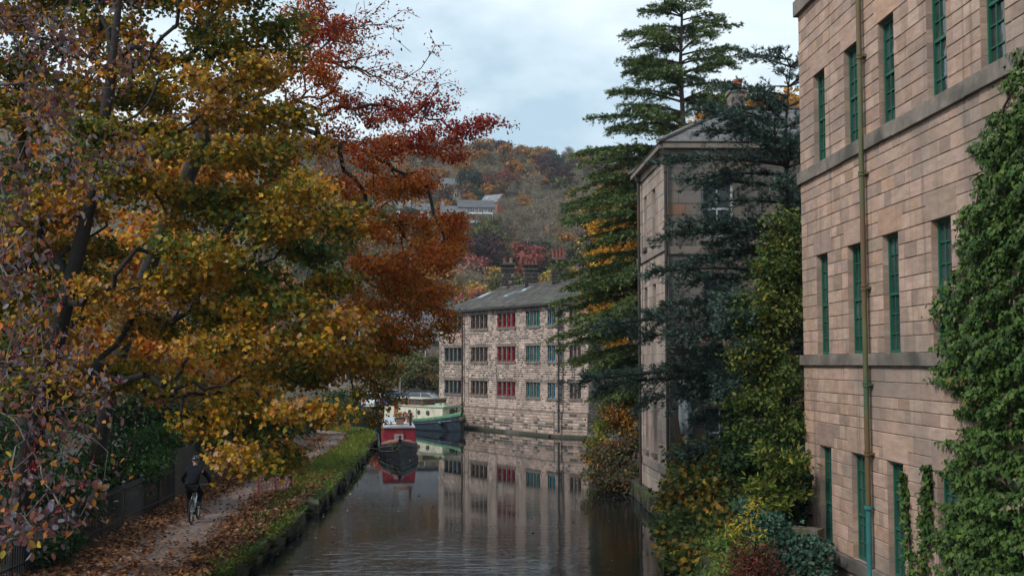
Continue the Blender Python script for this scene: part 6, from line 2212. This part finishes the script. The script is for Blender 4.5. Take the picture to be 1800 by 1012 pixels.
# ------------------------------------------------------------------ right bank
yg = [((.085, .14, .03), 3), ((.055, .10, .025), 3), ((.16, .20, .04), 2), ((.28, .24, .04), .9), ((.035, .07, .02), 2), ((.20, .21, .10), .6)]
shr('beech_shrub', 'tall leafy green tree with yellowing leaves pressed against the mill corner', 'tree', (7.0, 30.6, .9), 0,
    [(1380, 400, 30.6, 34, 45, .7, 30), (1365, 470, 30.4, 50, 45, .8, 36), (1340, 540, 30.3, 55, 45, .9, 40), (1380, 560, 30, 40, 50, .9, 36), (1330, 620, 30.2, 55, 45, .9, 40), (1370, 660, 29.8, 50, 50, .9, 40), (1330, 700, 30, 52, 40, .9, 36), (1390, 740, 29.6, 40, 40, .8, 26), (1335, 760, 29.8, 45, 35, .8, 26), (1395, 480, 30.2, 20, 60, .6, 20)],
    yg, 71, 15000, .115, T_OVAL, spread=.17, tip_r=.005, freq=.7)
shr('evergreen_shrub', 'very dark glossy shrub under the leafy tree by the mill foot', 'bush', (6.7, 29.2, .9), 0,
    [(1340, 800, 29.4, 55, 40, .8, 36), (1390, 830, 28.9, 40, 45, .8, 30), (1300, 770, 30.6, 40, 40, .8, 26), (1380, 880, 28.7, 40, 30, .6, 20), (1290, 830, 30, 40, 35, .8, 24)], evg, 72, 6500, .12, T_IVY, spread=.17)
shr('yellow_green_shrub', 'bright yellow green leafed shrub in front of the dark shrub by the mill', 'bush', (6.0, 27.4, .9), 0,
    [(1335, 850, 27.2, 24, 14, .45, 12), (1365, 825, 27.4, 26, 14, .45, 12), (1395, 810, 27.5, 18, 18, .4, 10), (1355, 880, 27, 30, 10, .4, 10), (1398, 862, 27.3, 18, 12, .4, 8), (1345, 795, 27.6, 20, 12, .4, 8)], [((.15, .19, .03), 4), ((.09, .14, .025), 3), ((.28, .25, .04), 1.2), ((.05, .09, .02), 2)], 73, 1500, .17, T_LONG, spread=.14, droop=.1)
shr('maple_sapling', 'spreading maple shrub with green and amber leaves at the water edge', 'bush', (5.2, 29.5, .7), 0,
    [(1230, 850, 30.5, 45, 35, .7, 30), (1275, 880, 29.8, 45, 40, .7, 30), (1215, 920, 29.5, 40, 30, .7, 26), (1255, 950, 28.6, 55, 35, .7, 32), (1215, 985, 27.6, 45, 28, .6, 24), (1280, 990, 27, 45, 30, .6, 24), (1240, 1030, 26.5, 55, 25, .6, 20), (1195, 870, 31.5, 25, 25, .5, 14), (1300, 930, 27.5, 40, 30, .6, 22), (1290, 820, 31, 40, 25, .6, 20), (1225, 800, 32, 35, 20, .5, 16), (1180, 940, 29, 22, 20, .5, 12)],
    [((.05, .085, .028), 3), ((.075, .11, .025), 3), ((.26, .16, .025), 1.3), ((.38, .24, .025), .8), ((.28, .11, .02), .5), ((.03, .052, .018), 2.6)], 74, 15000, .13, T_MAPLE, spread=.24, freq=.6)
shr('yellow_sapling', 'small sapling of bright yellow leaves hanging over the water by the house corner', 'bush', (5.0, 33.2, .6), 0,
    [(1185, 860, 33, 20, 26, .35, 16), (1168, 885, 33.2, 16, 14, .3, 10), (1190, 830, 33.2, 18, 14, .3, 8)], [((.55, .40, .03), 4), ((.42, .36, .05), 2), ((.25, .25, .04), 1)], 75, 900, .12, T_LONG, spread=.1)
shr('ash_sapling', 'slender sapling with yellow ladder like leaves before the ivy wall', 'bush', (5.2, 25.6, .35), 0,
    [(1310, 910, 25.6, 22, 14, .25, 10), (1330, 890, 25.6, 18, 12, .25, 8), (1295, 930, 25.4, 18, 10, .25, 6), (1335, 940, 25.5, 12, 12, .2, 5)], [((.52, .40, .04), 4), ((.38, .36, .06), 2)], 76, 230, .115, T_LONG, spread=.13)
shr('bracken_clump', 'rust brown dead bracken at the foot of the ivy covered wall', 'fern', (5.2, 23.9, .32), 0,
    [(1325, 980, 24.2, 28, 24, .35, 24), (1345, 1000, 24, 25, 20, .3, 18), (1310, 1010, 23.8, 25, 20, .3, 14)], [((.14, .042, .025), 3), ((.09, .03, .02), 3), ((.20, .08, .03), 1)], 77, 1100, .12, T_LONG, spread=.2)
shr('fern_clump', 'green and yellow fern clump between the maple shrub and the dead bracken', 'fern', (4.9, 24.9, .32), 0,
    [(1280, 960, 25.6, 28, 18, .35, 20), (1300, 985, 25, 25, 16, .35, 16), (1270, 1010, 24.6, 30, 16, .35, 16)], [((.10, .18, .04), 4), ((.20, .24, .05), 2), ((.34, .28, .05), 1)], 78, 2600, .15, T_NEEDLE, spread=.2)
# ivy covered garden wall running to the mill
gw = thing('garden_wall', 'low stone garden wall smothered in blue green ivy beside the mill foot', 'wall', (5.6, 25.5, .6))
f = MB()
a_, b_ = Vector((5.45, 27.4, 0)), Vector((7.0, 26.2, 0))
for k in range(5):
    p = a_ + (b_ - a_) * (k + .5) / 5
    for j in range(5):
        f.box((p.x, p.y, .05 + .27 * j), (.47, .4, .23), math.atan2(b_.y - a_.y, b_.x - a_.x), vary((.09, .08, .065), R, .3))
f.build('wall', MATS['mossy_stone'], gw, world=True, bevel=.02)
rg = np.random.default_rng(4)
k = 8500
s = rg.random(k)
q = np.array(a_)[None] + (np.array(b_ - a_))[None] * s[:, None] + rg.normal(0, .2, (k, 3)) * np.array([.6, 1, 0])
q[:, 2] = -.1 + (1.85 - .75 * s) * rg.random(k) ** .7 + .12 * np.sin(s * 7) + .08 * np.sin(s * 17 + 1)
q[:, 1] -= .15 + .4 * rg.random(k) * (1.6 - q[:, 2]).clip(.2, 1.5)
V, F, C = leaf_arrays(q, rg.normal(0, .5, (k, 3)) + np.array([0, -.2, -.7]), rg.normal(0, .4, (k, 3)) + np.array([-.2, -.8, .6]), .10 * rg.uniform(.5, 1.25, k),
                      pal_noise(q, [((.035, .085, .052), 4), ((.055, .115, .075), 3), ((.022, .052, .032), 3), ((.09, .14, .085), .8), ((.11, .08, .045), .3)], rg, 1.5, .4, 5), T_IVY)
np_mesh('ivy_leaves', V, F, C, leaf_mat('leaf_ivy'), gw)
# bank between the house and the terrace
shr('orange_shrub', 'tangled bramble and orange leaved shrub hanging over the right bank', 'bush', (4.6, 46.5, .5), 0,
    [(1075, 800, 46, 36, 30, .9, 30), (1105, 770, 47, 25, 30, .9, 24), (1060, 840, 45, 28, 25, .8, 22), (1095, 850, 44.5, 30, 26, .8, 26), (1085, 730, 48, 28, 25, .9, 20), (1120, 830, 45, 14, 35, .6, 14), (1045, 795, 47, 14, 22, .5, 10)],
    [((.38, .14, .02), 1.6), ((.46, .26, .03), 1.3), ((.17, .065, .035), 2.4), ((.075, .10, .03), 3), ((.14, .10, .075), 2.6), ((.22, .18, .05), 1)], 81, 7500, .14, T_OVAL, spread=.2, freq=.8, bark=(.10, .07, .06))
shr('yellow_green_shrub', 'sunny yellow green bush behind the orange shrub under the tall cedar', 'bush', (5.5, 53, .8), 0,
    [(1095, 720, 52, 34, 26, 1, 30), (1070, 745, 53, 24, 20, .9, 20), (1115, 700, 52, 20, 22, .8, 18), (1050, 775, 54, 14, 16, .7, 8)], [((.17, .20, .03), 3), ((.26, .25, .03), 2), ((.09, .13, .025), 3), ((.36, .28, .04), .8)], 82, 5000, .15, T_OVAL, spread=.22)
shr('orange_beech', 'bright orange and yellow beech behind the tall cedar', 'tree', (7.6, 60, 1.0), 0,
    [(1080, 380, 60, 50, 40, 1.5, 30), (1110, 340, 60, 35, 35, 1.5, 20), (1060, 440, 60, 35, 40, 1.5, 26), (1090, 480, 60, 50, 40, 1.5, 34), (1060, 530, 59, 40, 26, 1.4, 26), (1105, 560, 59, 40, 35, 1.4, 26), (1075, 590, 59, 30, 25, 1.3, 12), (1130, 430, 60, 30, 50, 1.4, 24), (1190, 500, 60, 60, 80, 1.5, 34), (1055, 400, 56, 22, 30, 1, 16), (1070, 470, 56, 26, 30, 1, 18), (1060, 545, 55, 28, 22, 1, 16), (1085, 345, 57, 30, 25, 1, 16), (1110, 520, 56, 20, 40, 1, 14)],
    [((.62, .28, .02), 4), ((.66, .40, .03), 3), ((.45, .13, .02), 2), ((.34, .27, .05), 1)], 83, 15000, .18, T_OVAL, spread=.3, tip_r=.008, leaf_r=.03)
shr('orange_beech', 'orange tree showing above the slate roof of the grey house', 'tree', (13.5, 64, 1.0), 0,
    [(1235, 225, 64, 40, 30, 1.8, 30), (1260, 200, 64, 40, 25, 1.8, 24), (1330, 190, 64, 50, 25, 1.8, 26), (1385, 185, 64, 40, 30, 1.8, 26), (1290, 240, 64, 60, 40, 1.8, 30), (1370, 250, 64, 60, 40, 1.8, 26)],
    [((.60, .26, .02), 4), ((.5, .30, .04), 3), ((.42, .13, .03), 2), ((.25, .2, .06), 1)], 84, 8000, .22, T_OVAL, spread=.35, tip_r=.008, leaf_r=.03)
# around the car park
shr('round_bush', 'big rounded green brown bush behind the parked cars', 'bush', (-11.5, 127, 1.4), 0,
    [(720, 655, 126, 45, 26, 2.5, 60), (745, 645, 127, 30, 24, 2.5, 40), (690, 665, 125, 34, 22, 2.5, 40), (755, 670, 126, 20, 18, 2, 30), (720, 632, 128, 26, 14, 2, 24)], [((.14, .15, .05), 4), ((.09, .11, .04), 3), ((.28, .15, .05), 2), ((.20, .10, .04), 1)], 85, 8000, .34, T_OVAL, spread=.35, tip_r=.01)
shr('scrub_hedge', 'greyish brown scrubby hedge on the bank below the parked cars', 'hedge', (-10.3, 97.3, 1.0), 0,
    [(690, 732, 97.5, 28, 15, .7, 40), (655, 735, 97.5, 30, 17, .7, 40), (715, 725, 97.8, 16, 18, .6, 30), (620, 735, 97.5, 30, 17, .7, 40), (580, 735, 97.5, 40, 17, .7, 30), (732, 720, 98, 12, 14, .5, 16)], [((.13, .11, .06), 4), ((.09, .09, .045), 3), ((.20, .12, .06), 2), ((.10, .12, .05), 1)], 86, 8000, .22, T_OVAL, spread=.22)
shr('red_maple', 'small scarlet tree between the round bush and the pale house', 'tree', (-15.5, 130, 1.5), 0,
    [(660, 630, 130, 22, 18, 1.5, 30), (680, 620, 130, 18, 14, 1.5, 20), (700, 608, 131, 16, 12, 1.2, 16), (640, 640, 130, 16, 14, 1.2, 14)], [((.42, .04, .03), 4), ((.5, .12, .04), 2), ((.28, .03, .04), 2)], 87, 3500, .30, T_OVAL, spread=.3, tip_r=.01)

# ------------------------------------------------------------------ the wooded hill
def tree_mesh(kind, pal, seed, h=8.0, wd=7.0, nf=1100, fs=.5):
    """returns (crown mesh object data, trunk mesh data) around the origin"""
    rg = np.random.default_rng(seed)
    parts = []
    nb = 12
    tips = []
    if kind == 'cone':
        ctr = [((0, 0, h * (.12 + .85 * k / nb)), (wd * .5 * (1 - k / nb) + .1, wd * .5 * (1 - k / nb) + .1, h / nb), 9) for k in range(nb)]
    elif kind == 'spire':
        ctr = [((0, 0, h * (.08 + .9 * k / nb)), (wd * .5 * (1.05 - (k / nb) ** 2), wd * .5 * (1.05 - (k / nb) ** 2), h / nb), 8) for k in range(nb)]
    else:
        ctr = []
        for k in range(16):
            a = rg.uniform(0, 6.28); q = rg.random() ** .5
            zz = rg.uniform(.38, .88)
            rr = wd * .5 * math.sqrt(max(.08, 1 - ((zz - .58) / .45) ** 2)) * q * .8
            ctr.append(((rr * math.cos(a), rr * math.sin(a), h * zz), (wd * .2, wd * .2, h * .13), 7))
    tips = clump_points(ctr, rg)
    tr = np.array([(0, 0, -.6), (.05, 0, h * .15), (0, .05, h * .3), (-.05, 0, h * .42)]) if kind not in ('cone', 'spire') else np.array([(0, 0, -.6), (0, 0, h * .3), (0, 0, h * .6), (0, 0, h * .93)])
    X, par, r, kids = grow(tr, tips, rg, 1.0, .25, .12, .018 if kind != 'bare' else .022, 2.2)
    col = (.085, .07, .06) if kind != 'bare' else tuple(pal[0][0])
    V, F, C = join_arrays([tubes(X[par[1:]][:], X[1:], np.minimum(r[par[1:]], r[1:] * 1.5), r[1:], 4, col)])
    tm = np_mesh('trunk', V, F, C, mat('far_bark', attr=True, rough=.95))
    ids = np.where(r < .06)[0]
    ch = rg.choice(ids, nf)
    sp = .45 if kind != 'bare' else .35
    pos = X[ch] + rg.normal(0, sp, (nf, 3)) * np.array([1, 1, .8])
    if kind == 'bare':
        h2 = nf // 3
        t = unit(X[ch] - np.array([0, 0, h * .3])) + rg.normal(0, .4, (nf, 3)) + np.array([0, 0, .4])
        A1 = leaf_arrays(pos[:h2], t[:h2], rg.normal(0, 1, (h2, 3)), rg.uniform(.5, 1.1, h2), pick(pal, rg.random(h2)) * rg.uniform(.7, 1.3, (h2, 1)), (np.array([(-.028, 0, 0), (.028, 0, 0), (.006, 1, 0)], float), [np.array([[0, 1, 2]])]))
        p2 = pos[h2:]
        n2_ = unit(p2 - np.array([0, 0, h * .5])) + rg.normal(0, .6, p2.shape) + np.array([0, 0, .4])
        A2 = leaf_arrays(p2, rg.normal(0, 1, p2.shape), n2_, rg.uniform(.12, .30, len(p2)), pal_noise(p2, pal, rg, .5, .4, seed), T_DIAM)
        V, F, C = join_arrays([A1, A2])
    else:
        t = rg.normal(0, 1, (nf, 3))
        nn_ = unit(pos - np.array([0, 0, h * .5])) + rg.normal(0, .6, (nf, 3)) + np.array([0, 0, .4])
        V, F, C = leaf_arrays(pos, t, nn_, fs * rg.uniform(.5, 1.3, nf), pal_noise(pos, pal, rg, .5, .4, seed), T_DIAM)
    cm = np_mesh('crown', V, F, C, leaf_mat('leaf_far', .2, .8, .1))
    res = (cm.data, tm.data)
    bpy.data.objects.remove(cm); bpy.data.objects.remove(tm)
    return res
KINDS = {
    'orange': ('round', [((.36, .16, .035), 3), ((.28, .115, .03), 3), ((.42, .22, .05), 2), ((.2, .10, .04), 1)], 'tree with rust orange leaves in the wood on the far hillside', 8.5, 7.5, 2),
    'brown': ('round', [((.15, .085, .045), 3), ((.11, .065, .04), 3), ((.20, .115, .05), 2)], 'dull brown leaved tree in the wood on the far hillside', 8.5, 7.5, 2),
    'olive': ('round', [((.12, .12, .045), 3), ((.09, .10, .04), 3), ((.17, .15, .05), 2)], 'olive green leaved tree in the wood on the far hillside', 8, 7.5, 2),
    'dark': ('round', [((.035, .055, .035), 3), ((.05, .07, .04), 3), ((.07, .085, .045), 1)], 'dark green leaved tree in the wood on the far hillside', 8.5, 7.5, 1),
    'russet': ('round', [((.32, .09, .07), 3), ((.24, .07, .06), 3), ((.36, .13, .08), 1)], 'russet red tree in the wood on the far hillside', 7.5, 7, 1),
    'purple': ('round', [((.06, .03, .035), 3), ((.085, .04, .042), 2), ((.045, .03, .03), 2)], 'deep purple brown tree in the wood on the far hillside', 9, 9, 1),
    'yellow': ('round', [((.42, .28, .06), 3), ((.34, .20, .05), 2), ((.48, .32, .08), 1)], 'small yellow tree in the wood on the far hillside', 6.5, 5.5, 1),
    'bare': ('bare', [((.25, .205, .165), 3), ((.19, .155, .12), 3), ((.30, .25, .19), 1), ((.20, .18, .085), 2.4), ((.24, .13, .07), .8)], 'bare grey twiggy tree in the wood on the far hillside', 8.5, 7, 2),
    'conifer': ('cone', [((.025, .05, .035), 3), ((.035, .065, .045), 3)], 'dark conifer in the wood on the far hillside', 8.5, 4.5, 1),
    'cypress': ('spire', [((.03, .045, .035), 3), ((.04, .06, .04), 2)], 'slim dark cypress on the skyline of the moor', 7.5, 1.5, 1)}
PROTO = {}
sd = 300
for kname, (kd, pal, lab, h_, w_, nvar) in KINDS.items():
    PROTO[kname] = []
    for v_ in range(nvar):
        sd += 1
        PROTO[kname].append(tree_mesh(kd, pal, sd, h_, w_, 1500 if kd == 'round' else (3000 if kd == 'bare' else 700), .55))
hr = random.Random(14)
def plant(kname, p, s=1.0, label=None, group='trees in the hillside wood', sz=None):
    cm, tm = hr.choice(PROTO[kname])
    root = thing({'conifer': 'conifer', 'cypress': 'cypress', 'bare': 'bare_tree'}.get(kname, 'woodland_tree'), label or KINDS[kname][2], 'tree', (p.x, p.y, p.z - .2), hr.uniform(0, 6.28), None if label else group)
    root.scale = (s, s, (sz or s) * hr.uniform(.92, 1.08))
    for nm, me in (('trunk', tm), ('crown', cm)):
        o = bpy.data.objects.new(nm, me)
        COL.objects.link(o)
        o.parent = root
    return root
taken = []
def plant_px(kname, px, py_base, s, label=None, sz=None):
    p = on_hill(px, py_base)
    if p is None: return
    taken.append((p.x, p.y, 3.2 * s))
    plant(kname, p, s, label, sz=sz)
for a in (('purple', 848, 500, 1.15, 'big copper purple beech above the left terrace chimney', 1.25), ('russet', 925, 505, 1.35, 'round scarlet tree above the middle terrace chimneys'),
          ('conifer', 1003, 490, .55, 'small dark conifer just right of the tall terrace chimney'), ('dark', 824, 352, 1.15, 'dense dark green tree beside the buff hillside house'), ('dark', 838, 372, .8, 'dark evergreen below the dense tree by the buff house'),
          ('yellow', 798, 520, .8, 'bright yellow tree at the left end of the terrace roof'), ('orange', 830, 524, .6, 'orange tree above the hipped end of the terrace roof'), ('orange', 868, 512, .62, 'orange tree left of the first terrace chimney'), ('yellow', 815, 532, .6, 'small yellow green tree low behind the hipped roof end'),
          ('yellow', 1010, 512, .75, 'golden tree between the two right hand terrace chimneys'), ('orange', 1000, 470, .9), ('orange', 905, 500, .5),
          ('orange', 830, 345, .9), ('orange', 845, 300, 1.0), ('orange', 905, 335, 1.25, 'tallest rust orange tree on the upper hill above the bare thicket'), ('orange', 890, 300, 1.2), ('orange', 930, 300, 1.1), ('orange', 860, 360, .9), ('orange', 1015, 375, 1.0, 'lone rounded orange tree on the right of the bare thicket'), ('orange', 945, 345, .9), ('orange', 930, 320, 1.0), ('orange', 918, 390, .9),
          ('russet', 848, 340, .9), ('russet', 858, 345, .9), ('bare', 860, 345, 1.3), ('bare', 812, 310, 1.2), ('bare', 935, 360, 1.2),
          ('bare', 950, 430, 1.3), ('bare', 930, 420, 1.2), ('bare', 990, 420, 1.3), ('bare', 1010, 410, 1.3), ('bare', 1040, 405, 1.4), ('bare', 960, 400, 1.2), ('bare', 900, 430, 1.1), ('bare', 880, 425, 1.0), ('bare', 1030, 440, 1.2), ('bare', 970, 460, 1.3), ('bare', 930, 460, 1.1), ('bare', 1060, 430, 1.2),
          ('bare', 985, 480, 1.0), ('olive', 960, 495, .9), ('olive', 990, 470, .9), ('olive', 1020, 480, .9), ('bare', 900, 490, .6), ('olive', 880, 450, .9), ('bare', 815, 430, 1.0), ('bare', 850, 425, 1.0),
          ('dark', 925, 262, 1.0), ('dark', 900, 258, .9), ('brown', 955, 266, 1.0), ('brown', 970, 270, 1.0), ('brown', 985, 275, 1.0), ('olive', 885, 262, 1.0), ('purple', 970, 330, 1.1), ('purple', 955, 315, 1.0), ('purple', 985, 350, 1.1), ('dark', 975, 310, 1.0)):
    plant_px(*a)
for px in (1050, 1058, 1064, 1071):
    p = on_hill(px, 281)
    if p: plant('cypress', p, .75, group='cypresses on the moor skyline')
for px in (800, 820, 1000, 1012, 1022, 1036, 1045, 1082, 1090):
    p = on_hill(px, 279)
    if p: plant('bare', p, .75)
# the rest of the visible slope
pts = []
y = 140.0
while y < 500:
    stp = 8.2 + .006 * (y - 140)
    x = -.118 * y
    while x < .105 * y:
        pts.append((x + hr.uniform(-2.6, 2.6), y + hr.uniform(-2.6, 2.6)))
        x += stp
    y += stp
occl = [(on_hill(790, 352), 8), (on_hill(868, 376), 7), (on_hill(836, 395), 9), (on_hill(797, 402), 8)]
ind, wood = 0, []
cand = []
for (x, y) in pts:
    if any((x - t[0]) ** 2 + (y - t[1]) ** 2 < t[2] ** 2 for t in taken): continue
    bad = False
    for h_, r_ in occl:
        if abs(x - h_.x) < r_ * .7 and -15 < y - h_.y < 6: bad = True
    if bad: continue
    cand.append((x, y))
hr.shuffle(cand)
for (x, y) in cand:
    v_ = float(sn(np.array([[x, y, 0]]), .035, 2.0)[0]) + hr.uniform(-.6, .6)
    px_ = 900 + FPX * x / y
    z = float(hill_z(x, y))
    py_ = 638 - (z - 5) / y * FPX
    if py_ > 330 and py_ < 440 and px_ > 880: kn = hr.choice(['bare', 'bare', 'bare', 'olive', 'brown', 'orange'])
    elif v_ > .55: kn = 'orange'
    elif v_ > .2: kn = hr.choice(['brown', 'orange', 'brown', 'russet', 'orange'])
    elif v_ > -.3: kn = hr.choice(['brown', 'bare', 'olive', 'brown', 'purple'])
    else: kn = hr.choice(['olive', 'bare', 'dark', 'purple', 'brown'])
    if y < 235: kn = hr.choice(['orange', 'yellow', 'bare', 'bare', 'olive', 'russet'])
    s_ = hr.uniform(.72, 1.12) * (.85 if y < 200 else 1)
    if ind < 215:
        plant(kn, Vector((x, y, z)), s_)
        ind += 1
    else:
        wood.append((x, y, z, s_, kn))
# further woodland to the sides, where only gaps between leaves show it: one mass
for y in np.arange(145, 500, 11):
    for x in list(np.arange(-.30 * y, -.12 * y, 10)) + list(np.arange(.11 * y, .26 * y, 10)):
        wood.append((x + hr.uniform(-4, 4), y + hr.uniform(-4, 4), None, hr.uniform(.8, 1.15), hr.choice(['orange', 'brown', 'olive', 'dark', 'brown', 'russet', 'bare'])))
wr2 = np.random.default_rng(77)
WP, WC, WS = [], [], []
for (x, y, z, s_, kn) in wood:
    if z is None: z = float(hill_z(x, y))
    k = 330
    q = unit(wr2.normal(0, 1, (k, 3))) * (wr2.random((k, 1)) ** .33)
    lob = 1 + .22 * np.sin(q[:, 0:1] * 7 + x) * np.sin(q[:, 1:2] * 6 + y) * np.sin(q[:, 2:3] * 5)
    q = q * lob * np.array([3.7 * s_, 3.7 * s_, 3.4 * s_]) + np.array([x, y, z + 4.6 * s_])
    WP.append(q)
    WC.append(pal_noise(q, KINDS[kn][1], wr2, .4, .4, x))
    WS.append(np.full(k, .75 if kn != 'bare' else .5))
pos = np.concatenate(WP)
k = len(pos)
V, F, C = leaf_arrays(pos, wr2.normal(0, 1, (k, 3)), wr2.normal(0, .8, (k, 3)) + np.array([0, -.3, .5]), np.concatenate(WS) * wr2.uniform(.5, 1.3, k), np.concatenate(WC), T_DIAM)
tag(np_mesh('hillside_wood', V, F, C, leaf_mat('leaf_far')), 'autumn woodland covering the rest of the far hillside', 'woodland', kind='stuff')

# ------------------------------------------------------------------ valley haze
hz_ = MB()
hz_.box((0, 628, 62.5), (880, 1350, 129.4))
hv = bpy.data.materials.new('haze_air')
hv.use_nodes = True
hn = hv.node_tree.nodes
hn.remove(hn['Principled BSDF'])
pv = hn.new('ShaderNodeVolumePrincipled')
pv.inputs['Color'].default_value = (.80, .86, .92, 1)
pv.inputs['Density'].default_value = .0002
pv.inputs['Anisotropy'].default_value = .2
hv.node_tree.links.new(pv.outputs[0], hn['Material Output'].inputs['Volume'])
ho = hz_.build('haze', hv)
ho['kind'] = 'stuff'
ho['label'] = 'thin pale autumn haze filling the valley air'
